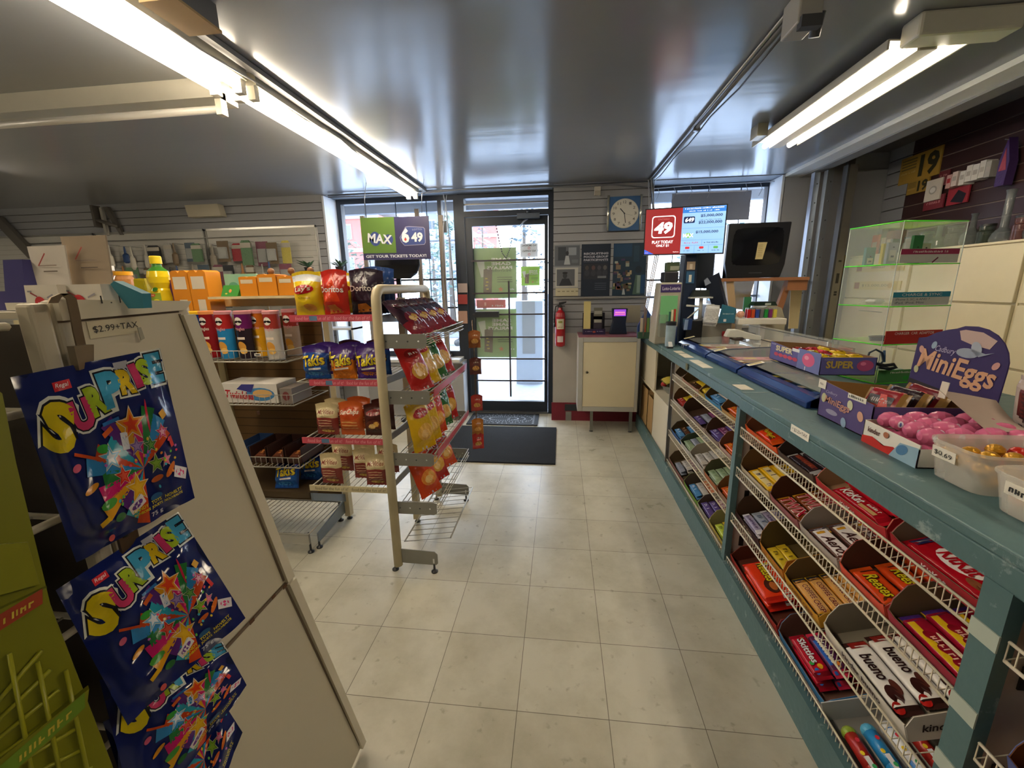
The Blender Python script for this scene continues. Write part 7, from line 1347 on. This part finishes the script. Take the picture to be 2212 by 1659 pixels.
# fire extinguisher
t = thing('fire_extinguisher', (.13, 2.82, .82), 'red fire extinguisher with white label hanging on the wall right of the door', 'fire extinguisher')
RDX = mk('extinguisher_red', 'a01c24', .25, coat=.3); mb = MB(); mb.lathe([(.03, .8), (.047, .81), (.05, .83), (.05, 1.1), (.043, 1.14), (.02, 1.165), (.016, 1.19)], RDX, (.135, 2.82, 0), n=20)
A = Art(); A.rect(0, 1.03, .075, .1, card('c4bca4'), 1); A.rect(0, 1.05, .04, .02, card('8a8a40'), 2); A.rect(0, .88, .06, .06, card('c9b8b4'), 1); scrib(A, 0, 1.0, .05, .01, card('5a2020'), 2)
mb.art(A, lambda u, v, o: V((.135+math.sin(u/.05)*(.0508+o), 2.82-math.cos(u/.05)*(.0508+o), v)), .0005, .012); mb.build('cylinder', t)
mb = MB(); mb.rod((.135, 2.82, 1.19), (.135, 2.82, 1.215), .014, plas('2a2a2c'), 10); mb.slab([(.12, 2.81, 1.21), (.19, 2.81, 1.235), (.195, 2.81, 1.25), (.12, 2.81, 1.24)], (0, .02, 0), plas('2a2a2c')); mb.slab([(.125, 2.81, 1.2), (.18, 2.81, 1.2), (.18, 2.81, 1.208), (.125, 2.81, 1.212)], (0, .02, 0), plas('333336')); mb.build('valve', t)
mb = MB(); mb.path([(.12, 2.82, 1.21), (.085, 2.82, 1.2), (.075, 2.815, 1.12), (.078, 2.815, 1.03)], .007, plas('222224')); mb.rod((.078, 2.815, 1.04), (.078, 2.815, 1.0), .010, plas('222224')); mb.build('hose', t)
mb = MB(); mb.box(.11, .16, 2.87, 2.88, 1.1, 1.2, metl('7a7a7a')); mb.build('bracket', t)
# wall posters
def wsheet(x0, x1, z0, z1, y, name, label, cat, art, c, th=.002):
    mb = MB(); mb.box(x0, x1, y-th, y, z0, z1, card(c)); A = Art(); art(A, x1-x0, z1-z0); mb.art(A, plane((x0, y-th, z0), (1, 0, 0), (0, 0, 1)), .0008); return one(mb, name, label, cat)
Y = YW-.001
def photoA(A, w, h):
    A.rect(w*.5, h*.5, w*.94, h*.9, card('5a6068'), 1); A.rect(w*.3, h*.6, w*.3, h*.6, card('3a4048'), 2); A.rect(w*.7, h*.7, w*.3, h*.35, card('8a929a'), 2); A.ell(w*.5, h*.62, w*.12, h*.2, card('2c3036'), 3); A.poly([(w*.38, h*.1), (w*.62, h*.1), (w*.56, h*.5), (w*.44, h*.5)], card('a8aeb4'), 3); A.rect(w*.8, h*.25, w*.25, h*.15, card('6a7078'), 2)
a1, b1 = at(1197, 577, 'y', Y), at(1254, 528, 'y', Y); wsheet(a1.x, b1.x, a1.z, b1.z, Y, 'photo_print', 'upper black and white photo pinned at the left of the dark recruiting poster', 'photo', photoA, '787e84')
a2, b2 = at(1200, 621, 'y', Y), at(1249, 578, 'y', Y); wsheet(a2.x, b2.x, a2.z, b2.z, Y, 'photo_print', 'lower black and white photo with white border left of the dark recruiting poster', 'photo', lambda A, w, h: (A.rect(w*.45, h*.5, w*.8, h*.85, card('5c6066'), 1), A.ell(w*.42, h*.6, w*.2, h*.3, card('3a3c42'), 2), A.poly([(w*.15, h*.08), (w*.75, h*.08), (w*.6, h*.45), (w*.3, h*.45)], card('30333a'), 2), A.ell(w*.42, h*.74, w*.24, h*.1, card('24262a'), 3)), 'b4b4ae')
a3, b3 = at(1200, 640, 'y', Y), at(1249, 622, 'y', Y); wsheet(a3.x, b3.x, a3.z, b3.z, Y, 'paper_note', 'cream paper strip with small writing under the lower photo', 'note', lambda A, w, h: [A.rect(w*(.15+.2*k), h*.6, w*.12, h*.1, card('7a7460'), 1) for k in range(5)], 'b8b298')
def recruit(A, w, h):
    for i, (s_, hh) in enumerate((('RECRUITING', .86), ('FOCUS GROUP', .80), ('PARTICIPANTS', .74))): A.text(s_, w*.5, h*(hh-.04), w*.84, h*.042, card('a8a8b4'), 2, bold=.05)
    A.rect(w*.5, h*.66, w*.84, h*.004, card('6a6e7a'), 2); A.rect(w*.5, h*.48, w*.84, h*.3, card('2c303a'), 1)
    for x, c in ((.2, '4a4444'), (.42, '5a4444'), (.62, '4a4850'), (.82, '5c5a58')): A.ell(w*x, h*.55, w*.13, h*.09, card(c), 2); A.ell(w*x, h*.45, w*.18, h*.12, card('383a44'), 3)
    A.rect(w*.72, h*.37, w*.3, h*.04, card('74787c'), 3)
    for k in range(4): A.rect(w*.68, h*(.25-.04*k), w*.4, h*.008, card('5a6070'), 2)
a4, b4 = at(1253, 640, 'y', Y), at(1320, 526, 'y', Y); wsheet(a4.x+.006, b4.x, a4.z, b4.z, Y, 'recruiting_poster', 'dark blue poster headed recruiting focus group participants on the wall', 'poster', recruit, '1f2a3a')
a5, b5 = at(1321, 639, 'y', Y), at(1398, 524, 'y', Y)
def collage(A, w, h):
    A.rect(w*.28, h*.87, w*.56, h*.24, card('1f4260'), 1)
    rr = random.Random(9)
    for k in range(34):
        A.rect(w*rr.uniform(.04, .55), h*rr.uniform(.08, .72), w*rr.uniform(.06, .16), h*rr.uniform(.03, .09), card(rr.choice(['7a6a5a', '5a6a4a', '8a5a4a', '9aa090', '4a3a5a', 'a89a7a', '5a4a3a', '6a7a5a', '8a8a80'])), 2+k % 3)
    A.poly([(w*.3, h*.02), (w*.4, h*.02), (w*.37, h*.12), (w*.34, h*.15), (w*.32, h*.12)], card('a0a8ac'), 6); A.poly([(w*.62, h*.02), (w*.86, h*.02), (w*.9, h*.38), (w*.7, h*.4)], card('4a6258'), 2); A.rect(w*.8, h*.22, w*.1, h*.34, card('7a9088'), 3); A.rect(w*.93, h*.22, w*.14, h*.36, card('21486c'), 3); A.ell(w*.78, h*.5, w*.2, h*.14, card('22303c'), 4); A.rect(w*.7, h*.8, w*.16, h*.3, card('2a4456'), 2)
wsheet(a5.x+.004, b5.x, a5.z, b5.z, Y, 'collage_board', 'dark blue framed board with a jumble of small coloured pictures beside the recruiting poster', 'board', collage, '23384a')
mb = MB(); zz = a5.z-.012; mb.box(a1.x, b5.x, Y-.03, Y, zz-.012, zz, mk('alu_ledge', '8e8c86', .4, .4)); one(mb, 'wall_ledge', 'thin metal ledge running under the posters on the slatted wall', 'ledge')
mb = MB(); mb.box(.72, .92, Y-.004, Y, 1.03, 1.2, card('9a927e')); one(mb, 'wall_patch', 'plain beige board patch on the wall above the white cabinet', 'board')
# clock
t = thing('wall_clock', (.72, YW-.02, 1.9), 'square blue wall clock with white dial and chrome side strips', 'clock')
x0, x1, z0, z1 = .562, .89, 1.90, 2.2; BLC = mk('clock_blue', '2c5a8a', .4); mb = MB(); mb.box(x0+.012, x1-.015, Y-.035, Y, z0, z1, BLC); mb.build('case', t)
CHR = mk('chrome_strip', 'c9c9bc', .2, .8, .3, 120)
for a, b_ in ((x0, x0+.022), (x1-.03, x1-.008)): mb = MB(); mb.rod(((a+b_)/2, Y-.04, z0+.0), ((a+b_)/2, Y-.04, z1+.01), .0115, CHR, 10); mb.build('side_strip', t)
mb = MB(); A = Art(); cx, cz = (x1-x0)/2-.003, (z1-z0)/2; A.ell(cx, cz, .262, .262, card('c4c2b6'), 1, n=40); A.ell(cx, cz, .25, .25, card('d2d0c4'), 2, n=40)
for k in range(12): a = R(30*(k+1)); A.text(str(k+1), cx+.1*math.sin(a), cz+.1*math.cos(a), .022 if k < 9 else .03, .024, card('6a6a66'), 3, bold=.01)
for ang, L, w_ in ((R(318), .06, .008), (R(172), .085, .006)): A.rect(cx+L*.5*math.sin(ang), cz+L*.5*math.cos(ang), w_, L, card('33353a'), 4, -ang)
A.rect(cx+.03, cz-.01, .09, .002, card('8a8a8a'), 5, R(-12)); A.ell(cx, cz, .014, .014, card('44464a'), 5)
mb.art(A, plane((x0, Y-.0355, z0), (1, 0, 0), (0, 0, 1)), .0006); mb.build('dial', t)
a = at(1288, 424, 'y', Y); mb = MB(); mb.box(a.x-.02, a.x+.035, Y-.05, Y, a.z-.0, a.z+.075, plas('c4c0b4')); mb.box(a.x-.018, a.x+.033, Y-.052, Y-.05, a.z, a.z+.04, plas('a8a294')); one(mb, 'motion_sensor', 'small beige motion sensor high on the wall left of the clock', 'sensor')
mb = MB(); mb.path([(-2.2, YW-.01, 2.31), (-1.4, YW-.012, 2.3), (-.8, YW-.01, 2.325), (.0, YW-.012, 2.315), (.35, YW-.01, 2.3), (.6, YW-.012, 2.31), (.95, YW-.01, 2.27)], .006, plas('7c8088')); mb.path([(-2.2, YW-.015, 2.325), (.93, YW-.015, 2.325)], .007, plas('6a6e76')); one(mb, 'cable', 'pale cables running along the top of the front wall above the door', 'cable')
# ---- hanging lottery sign in the left window
ys = 2.5; a, b_ = at(786, 562, 'y', ys), at(925, 465, 'y', ys); x0, z0, w_, h_ = a.x, a.z+.0, b_.x-a.x, b_.z-a.z
t = thing('hanging_sign', ((a.x+b_.x)/2, ys, z0), 'green and purple lottery sign hanging in the left window', 'sign')
S = plane((x0, ys, z0), (1, 0, -.008), (-.0, 0, 1)); mb = MB(); GRS, PRS = mk('sign_green', '5f7f3c', .4), mk('sign_purple', '37365c', .4)
q = [(0, 0), (w_, 0), (w_, h_), (0, h_)]; mb.slab([S(u, v) for u, v in q], (0, .012, 0), PRS); A = Art()
A.poly([(.0, h_*.16), (w_*.5, h_*.16), (w_*.5, h_), (0, h_)], GRS, 1); WH = card('ccd2dc'); NB = card('3a4a86')
A.ell(w_*.2, h_*.5, w_*.16, h_*.34, NB, 2); A.ell(w_*.4, h_*.48, w_*.13, h_*.24, NB, 2); A.text('MAX', w_*.27, h_*.5, w_*.36, h_*.22, WH, 3, bold=.03, rot=-.1)
cx, cy_ = w_*.75, h_*.55
A.poly([(cx-.11, cy_-.05), (cx-.08, cy_-.085), (cx+.11, cy_-.08), (cx+.125, cy_-.06), (cx+.125, cy_+.06), (cx+.11, cy_+.075), (cx-.03, cy_+.085), (cx-.06, cy_+.08), (cx-.12, cy_-.01)], card('8a8aa8'), 2)
A.poly([(cx-.105, cy_-.048), (cx-.077, cy_-.079), (cx+.107, cy_-.074), (cx+.119, cy_-.058), (cx+.119, cy_+.058), (cx+.107, cy_+.069), (cx-.03, cy_+.079), (cx-.056, cy_+.074), (cx-.114, cy_-.01)], NB, 3)
A.text('6', cx-.065, cy_+.005, .075, .13, card('dcdfe4'), 4, bold=.06); A.ell(cx-.066, cy_-.03, .022, .024, card('c8443a'), 5); A.text('49', cx+.045, cy_-.012, .11, .085, card('dcdfe4'), 4, bold=.04); A.text('LOTTO', cx+.05, cy_+.055, .09, .014, card('9aa0c0'), 4)
A.text('GET YOUR TICKETS TODAY!', w_*.49, h_*.085, w_*.9, h_*.07, WH, 3, bold=.03); mb.art(A, S, .0007); mb.build('panel', t)
mb = MB()
for x in (x0+.05, x0+w_-.06): mb.path([(x, ys, z0+h_), (x+.01, ys, 2.2), (x+.04, ys, ZC)], .0025, metl('8a909a'))
mb.build('wire', t)
WP = mk('weathered_wood', '8a7f72', .6)
for i, (px, z0_, z1_, yy) in enumerate(((790, .66, 2.15, 3.04), (906, .66, 2.2, 3.04), (956, .66, 2.12, 2.98))):
    a = at(px, 560, 'y', yy); mb = MB(); mb.box(a.x-.022, a.x+.022, yy, yy+.03, z0_ if i == 2 else z0_, z1_, WP)
    if i == 2: mb.box(a.x+.022, a.x+.06, yy-.005, yy+.02, 1.95, 2.06, plas('3a4248')); mb.box(a.x-.02, a.x+.02, yy, yy+.14, .66, .68, WP)
    one(mb, 'wooden_post', ('upright wooden post behind the left edge of the hanging sign', 'upright wooden post behind the right edge of the hanging sign', 'wooden post with dark bracket standing in the window right of the sign')[i], 'post')
a, b_ = at(811, 590, 'y', 2.78), at(909, 590, 'y', 2.78); r = (b_.x-a.x)/2; cz = at(860, 602, 'y', 2.78).z
t = thing('black_stool', ((a.x+b_.x)/2, 2.75, 0), 'black round padded stool top seen below the hanging sign', 'stool')
mb = MB(); mb.lathe([(r*.55, 0), (r*.85, .05), (r, .13), (r*.98, .19), (r*.8, .23), (.001, .24)], mk('black_vinyl', '15161a', .5), (0, 0, 0), n=28, M=Matrix.Translation(((a.x+b_.x)/2, 2.78, cz)) @ Matrix.Diagonal((1, .36, 1, 1))); mb.build('seat', t)
mb = MB(); mb.rod(((a.x+b_.x)/2, 2.78, .03), ((a.x+b_.x)/2, 2.78, cz), .025, metl('4a4c50')); mb.build('pole', t); mb = MB(); mb.lathe([(.09, 0), (.085, .02), (.03, .03)], metl('4a4c50'), ((a.x+b_.x)/2, 2.78, 0)); mb.build('base', t)
mb = MB(); mb.path([(-1.02, 2.9, 2.3), (-1.0, 2.9, 2.2), (-.97, 2.9, 1.6), (-.95, 2.9, 1.0)], .006, plas('a8b0bc')); mb.path([(-1.0, 2.95, 2.3), (-1.05, 2.95, 2.0), (-1.08, 2.95, 1.5), (-1.06, 2.95, 1.0)], .004, plas('b4bac4')); one(mb, 'cable', 'pale cable looping down the window beside the door frame', 'cable')
# white cube shelf and plants at the left window edge
a, b_ = at(634, 608, 'y', 2.62), at(748, 575, 'y', 2.62)
t = thing('cube_shelf', ((a.x+b_.x)/2, 2.7, 0), 'small white open cube shelf with plants beside the left window', 'shelf'); WC = mk('white_laminate', 'c9ccd0', .4)
mb = MB(); x0, x1, zt_ = a.x, b_.x, 1.545
for z in (.02, .5, 1.0, zt_): mb.box(x0, x1, 2.62, 2.84, z, z+.018, WC)
for x in (x0, x0+.22, x1-.018): mb.box(x, x+.018, 2.62, 2.84, .0, zt_, WC)
mb.build('carcass', t); mb = MB(); mb.slab([(x0+.03, 2.7, 1.3), (x0+.2, 2.7, 1.3), (x0+.2, 2.7, 1.52), (x0+.03, 2.7, 1.52)], (0, .003, 0), card('c4d4ea')); mb.build('back_card', t)
LEAF = mk('plant_leaf', '3a5a3a', .5, var=.3)
for i, (x, w_) in enumerate(((x0+.12, .09), (x1-.12, .07))):
    t = thing('potted_plant', (x, 2.72, zt_+.018), 'small leafy plant in a dark pot on the white cube shelf, %s' % ('farther from the window', 'nearer the window')[i], 'plant')
    mb = MB(); mb.lathe([(.03, 0), (.045, .06), (.047, .065), (.04, .065), (.001, .06)], plas('2c2a2a'), (x, 2.72, zt_+.018)); mb.build('pot', t); mb = MB(); rr = random.Random(i)
    for k in range(16):
        a_ = rr.uniform(0, 6.28); L = rr.uniform(.05, w_+.03); p = V((x, 2.72, zt_+.08)); e = p+V((L*math.cos(a_), L*math.sin(a_), rr.uniform(.02, .08))); n_ = V((-math.sin(a_), math.cos(a_), 0))*.014; mid = p.lerp(e, .6)+V((0, 0, .01))
        mb.add([p, mid+n_, e, mid-n_], [(0, 1, 2, 3)], LEAF)
    mb.build('foliage', t)
mb = MB(); mb.slab([(-2.27, 3.0, 2.2), (-2.27, 3.05, 2.25), (-2.27, 3.1, 2.2), (-2.27, 3.05, 2.15)], (.003, 0, 0), card('b4a08a')); one(mb, 'diamond_sticker', 'tan diamond sticker on the white window reveal', 'sticker')
# ---- pegboards with hanging goods on the left part of the front wall
PEG = mk('white_pegboard', 'b9b8b2', .5, var=.04)
for i, (x0, x1) in enumerate(((-6.6, -4.95), (-4.93, -3.62), (-3.6, -2.36))):
    mb = MB(); mb.box(x0, x1, YW-.03, YW-.002, .5, 2.03, PEG)
    for z in [.8+.05*k for k in range(24)]: mb.box(x0, x1, YW-.031, YW-.03, z, z+.003, mk('pegboard_line', '8f8d86', .7))  # thin grey lines ruled across the pegboard
    for x in (x0, x1-.012): mb.box(x, x+.012, YW-.036, YW-.03, .5, 2.05, metl('9a9a94'))
    mb.box(x0, x1, YW-.036, YW-.03, 2.03, 2.05, metl('b4b4ae')); one(mb, 'pegboard', 'white pegboard panel on the front wall, %s from the left window' % NUM[2-i], 'pegboard', 'pegboard panels')
HC = [('9a3038', 'red'), ('4a5a68', 'slate'), ('c4c0b4', 'white'), ('6a5a44', 'brown'), ('2f4a7a', 'blue'), ('a8a8a4', 'grey'), ('24262c', 'black'), ('b07a44', 'orange'), ('5a7a5a', 'green'), ('8a8478', 'taupe'), ('c0b45a', 'yellow'), ('7a4a5a', 'plum')]
rr = random.Random(21); pk = {}
for row, zt_ in enumerate((1.90, 1.68, 1.46)):
    x = -2.62; k = 0
    while x > -5.7:
        w_ = rr.uniform(.085, .15); h_ = rr.uniform(.17, .25); c, cn = HC[rr.randrange(12)]; kind = rr.randrange(3); dz = rr.uniform(-.02, .02); D_y = .06+.022*((k*2+row) % 4)+.01*rr.random(); yy = YW-.038-D_y
        key = (c, kind)
        if key not in pk:
            mb = MB()
            if kind == 0:
                mb.box(-.02, .02, 0, 1, -.02, 0, metl('9a9a96')); mb.box(-.5, .5, 0, .04, -1, 0, card(c)); mb.slab([(-.36, 0, -.85), (.36, 0, -.85), (.36, 0, -.3), (-.36, 0, -.3)], (0, -.2, 0), mk('clear_blister', 'b4b8b8', .1, alpha=.6)); mb.slab([(-.2, -.002, -.7), (.2, -.002, -.7), (.2, -.002, -.4), (-.2, -.002, -.4)], (0, -.12, 0), plas('c9c6bc' if c[0] < '9' else '3a3a40'))
            elif kind == 1: mb.box(-.02, .02, 0, 1, -.02, 0, metl('9a9a96')); mb.slab([(-.5, 0, -1), (.5, 0, -1), (.5, 0, -.12), (.3, 0, 0), (-.3, 0, 0), (-.5, 0, -.12)], (0, -.18, 0), foil(c)); mb.slab([(-.5, -.001, -.3), (.5, -.001, -.3), (.5, -.001, -.1), (-.5, -.001, -.1)], (0, -.19, 0), card('a9a498'))
            else: mb.box(-.02, .02, 0, 1, -.02, 0, metl('9a9a96')); mb.lathe([(.15, -1), (.32, -.9), (.3, -.5), (.12, -.4), (.1, -.15), (.06, 0)], plas(c), n=8, M=Matrix.Translation((0, -.16, 0)) @ Matrix.Diagonal((1, .5, 1, 1)))
            pk[key] = mb
            fresh = True
        else: fresh = False
        S_ = Matrix.Diagonal((w_, D_y, h_, 1))
        M = Matrix.Translation((x-w_/2, yy, zt_+dz)) @ S_
        lb = '%s %s in the %s row of the pegboard goods, number %d from the window' % (cn, ('carded pack', 'pouch', 'gadget')[kind], ('top', 'middle', 'bottom')[row], k+1)
        if fresh: pk[key] = pk[key].build('hanging_pack', M=M, label=lb, cat='hanging pack', group='goods hanging on the white pegboards')
        else: dup(pk[key], M, lb, 'goods hanging on the white pegboards')
        if rr.random() < .5:
            pass
        x -= w_+rr.uniform(.008, .02); k += 1
hk = MB()
for zt_ in (1.93, 1.71, 1.49):
    hk.rod((-5.9, YW-.04, zt_+.03), (-2.42, YW-.04, zt_+.03), .004, metl('a0a09a'))
hk.build('hanging_rails', label='thin metal rails carrying the goods on the white pegboards', cat='rail')
a, b_ = at(412, 470, 'y', YW-.05), at(478, 441, 'y', YW-.05); mb = MB(); mb.slab([(a.x, YW-.08, a.z), (b_.x, YW-.08, a.z), (b_.x-.02, YW-.08, b_.z), (a.x-.02, YW-.08, b_.z)], (0, .08, 0), plas('b8b19c')); one(mb, 'emergency_light', 'beige rectangular unit high on the slatted wall above the pegboards', 'light')
mb = MB(); DK = plas('5a5650'); a = at(240, 470, 'y', YW-.04)
mb.slab([(a.x-.03, YW-.08, 2.3), (a.x+.03, YW-.08, 2.3), (a.x+.1, YW-.04, 2.02), (a.x+.06, YW-.04, 2.02)], (0, .03, 0), DK); mb.box(a.x-.1, a.x-.07, YW-.06, YW-.03, 2.02, 2.3, plas('a8a69e')); mb.rod((a.x-.15, YW-.08, 2.18), (a.x+.1, YW-.08, 2.1), .02, DK); mb.box(a.x-.16, a.x-.13, YW-.1, YW-.02, 2.1, 2.32, DK); one(mb, 'wall_bracket', 'dark folding bracket under the ceiling on the slatted wall', 'bracket')
mb = MB(); a = at(18, 500, 'y', YW-.1); mb.slab([(a.x-.2, YW-.1, 2.25), (a.x-.08, YW-.1, 2.25), (a.x+.28, YW-.1, 1.8), (a.x+.16, YW-.1, 1.8)], (0, .05, 0), DK); one(mb, 'wall_bracket', 'dark slanting brace on the slatted wall at the left edge of view', 'bracket')
mb = MB(); mb.slab([(-3.2, 1.2, .0), (-2.5, 1.2, .0), (-2.5, 1.2, .5), (-3.2, 1.2, .5)], (0, .4, 0), mk('brown_cardboard', 'a8895c', .7, var=.08)); one(mb, 'cardboard_box', 'large brown box on the floor behind the tube gondola', 'box')
# ------------------------------------------------------------------ outside
GR = mk('snowy_asphalt', 'a4acb6', .8, var=.25, nscale=.8); b = MB(); b.box(-60, 60, YG+.3, 90, -.2, -.12, GR); b.build('ground_outside', kind='structure', label='')
b = MB(); b.box(-8, 8, YG+.14, YG+2.6, -.12, -.005, mk('snowy_pavement', 'a8b0ba', .8, var=.2)); b.build('pavement_outside', kind='structure')
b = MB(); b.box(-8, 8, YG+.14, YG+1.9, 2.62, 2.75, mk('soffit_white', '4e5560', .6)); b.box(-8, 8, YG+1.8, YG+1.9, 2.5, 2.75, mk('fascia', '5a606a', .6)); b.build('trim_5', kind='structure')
def block(x0, x1, y0, y1, z1, wall, lb, floors, cols, win='5a6878', band='8a8c90', bal=False, roof=None):
    t = thing('apartment_building', ((x0+x1)/2, y0, -.12), lb, 'building'); mb = MB(); mb.box(x0, x1, y0, y1, -.12, z1, wall); mb.build('walls', t)
    fh = (z1+.12)/floors; cw = (x1-x0)/cols; bm = card(band)
    mb = MB()
    for f in range(1, floors+1): mb.box(x0-.1, x1+.1, y0-.12, y0, f*fh-.4, f*fh-.15, bm)
    mb.build('band', t)
    for f in range(floors):
        for c in range(cols):
            xx = x0+cw*(c+.5); zz = f*fh+fh*.45; mb = MB(); mb.box(xx-cw*.26, xx+cw*.26, y0-.06, y0, zz-fh*.24, zz+fh*.22, bm); wn_ = mb.build('window_frame', t)
            mb = MB(); mb.box(xx-cw*.22, xx-.03, y0-.09, y0-.05, zz-fh*.2, zz+fh*.18, card(win)); mb.box(xx+.03, xx+cw*.22, y0-.09, y0-.05, zz-fh*.2, zz+fh*.18, card(win)); mb.build('pane', wn_)
            if bal: mb = MB(); mb.box(xx-cw*.4, xx+cw*.4, y0-1.1, y0-1.0, f*fh+.1, f*fh+1.1, bm); mb.box(xx-cw*.4, xx+cw*.4, y0-1.1, y0, f*fh, f*fh+.12, bm); mb.build('balcony', t)
    if roof: mb = MB(); mb.slab([(x0-.4, y0-.5, z1), (x1+.4, y0-.5, z1), (x1-1, y0+3, z1+2), (x0+1, y0+3, z1+2)], (0, 0, .2), card(roof)); mb.slab([(x0-.4, y1+.5, z1), (x1+.4, y1+.5, z1), (x1-1, y0+3, z1+2.0), (x0+1, y0+3, z1+2.0)], (0, 0, .2), card(roof)); mb.build('roof', t)
BRK = mk('red_brick', '9c5550', .8, var=.12, nscale=2)
q = at(735, 465, 'y', 28); q2 = at(905, 465, 'y', 28); block(q.x-8, q.x+2.6, 28, 31, q.z, BRK, 'red brick apartment building seen through the left window', 3, 7, roof='6a6c70')
q3, q4 = at(1018, 480, 'y', 34), at(1072, 480, 'y', 34); block(q3.x, q4.x, 34, 35.5, 8.6, BRK, 'red brick building seen through the top of the door glass', 3, 2)
q5, q6 = at(918, 455, 'y', 48), at(1002, 455, 'y', 48); block(q5.x, q6.x, 48, 58, 13.5, mk('pale_render', '6c7580', .8), 'grey apartment block with balconies seen beside the hanging sign', 4, 3, bal=True, win='3a4a58', band='a0a8b0')
def tree(px, y, h, r, lb, c='33453c', snow=False, kind='round'):
    a = at(px, 600, 'y', y); t = thing('tree', (a.x, y, -.12), lb, 'tree'); mb = MB(); mb.rod((a.x, y, -.12), (a.x, y, h*.8), r*.1, card('3a322c'), 8, r2=r*.03); mb.build('trunk', t); rr = random.Random(px); mb = MB(); LM = mk('evergreen_'+c, c, .8, var=.4, nscale=3); SM = mk('snow_on_leaves', '8a98a4', .8)
    for k in range(420):
        v = rr.random()**.8; rad = r*(1-v)*1.0 if kind == 'cone' else r*math.sqrt(max(.02, 1-(2*v-1)**2)); aa = rr.uniform(0, 6.28); q_ = rad*rr.random()**.4; p = V((a.x+q_*math.cos(aa), y+q_*math.sin(aa), h*(.12+.86*v))); s_ = r*.16*rr.uniform(.6, 1.3)
        d1 = V((rr.uniform(-1, 1), rr.uniform(-1, 1), rr.uniform(-.5, .5)))*s_; d2 = V((rr.uniform(-1, 1), rr.uniform(-1, 1), rr.uniform(-.6, .3)))*s_
        mb.add([p, p+d1, p+d1*.4+d2], [(0, 1, 2)], SM if snow and rr.random() < .4 else LM)
    mb.build('foliage', t)
tree(1133, 16, 5.2, 1.5, 'snowy conifer seen through the right side of the door glass', '3c5260', True, 'cone'); tree(1045, 22, 6.4, 1.1, 'narrow conifer at the top left of the door glass', '3c5260', True, 'cone')
tree(975, 17, 4.4, 1.5, 'dark bushy tree right of the hanging sign outside', '33504a'); tree(938, 20, 3.6, 1.6, 'pale bushy tree behind the wooden post outside', '44605a', True); tree(742, 22, 4.6, 1.6, 'green tree at the left edge of the left window', '3a5248'); tree(1537, 14, 3.6, 1.4, 'snowy bush seen between the screen and the television', '4a6a7c', True)
def car(px0, px1, y, lb, c, z=-.12):
    a, b_ = at(px0, 650, 'y', y), at(px1, 650, 'y', y); x0, x1 = a.x, b_.x; L = x1-x0; t = thing('parked_car', ((x0+x1)/2, y, z), lb, 'car'); m_ = mk('car_paint_'+c, c, .2, coat=.5); H = L*.34
    P = [(0, .12), (.02, .5), (.14, .62), (.28, .98), (.62, 1.0), (.80, .66), (.97, .56), (1, .3), (1, .14)]
    mb = MB(); mb.slab([(x0+L*u, y, z+.15+H*v) for u, v in P], (0, L*.4, 0), m_); mb.build('body', t, bevel=.04)
    mb = MB(); mb.slab([(x0+L*u, y-.01, z+.15+H*v) for u, v in ((.2, .64), (.3, .93), (.45, .94), (.45, .64))], (0, .02, 0), plas('3a4a5a')); mb.slab([(x0+L*u, y-.01, z+.15+H*v) for u, v in ((.47, .64), (.47, .94), (.61, .94), (.75, .66))], (0, .02, 0), plas('3a4a5a')); mb.build('side_window', t)
    for u in (.2, .8):
        for yy in (y-.02, y+L*.4-.16): mb = MB(); mb.rod((x0+L*u, yy, z+L*.075), (x0+L*u, yy+.18, z+L*.075), L*.075, plas('222326'), 18); mb.build('wheel', t)
car(905, 1004, 9.5, 'white parked car outside seen through the lower left window', '6f747c'); car(1405, 1545, 15, 'pale parked car outside seen under the lottery screen', '747a84'); car(1030, 1085, 14, 'red parked car seen between the green door posters', '7a1c18')
mb = MB(); aa_ = at(1140, 764, 'z', -.005); yb = 4.6; a, b_ = at(1115, 764, 'y', yb), at(1172, 650, 'y', yb); mb.box(a.x, b_.x, yb, yb+.3, -.004, b_.z, mk('white_cabinet_out', 'a0a8b4', .6)); mb.box(a.x+(b_.x-a.x)*.25, a.x+(b_.x-a.x)*.72, yb-.01, yb, a.z, b_.z, card('7a7a7a')); one(mb, 'storage_bin', 'white and grey box standing outside the lower right of the door', 'box')
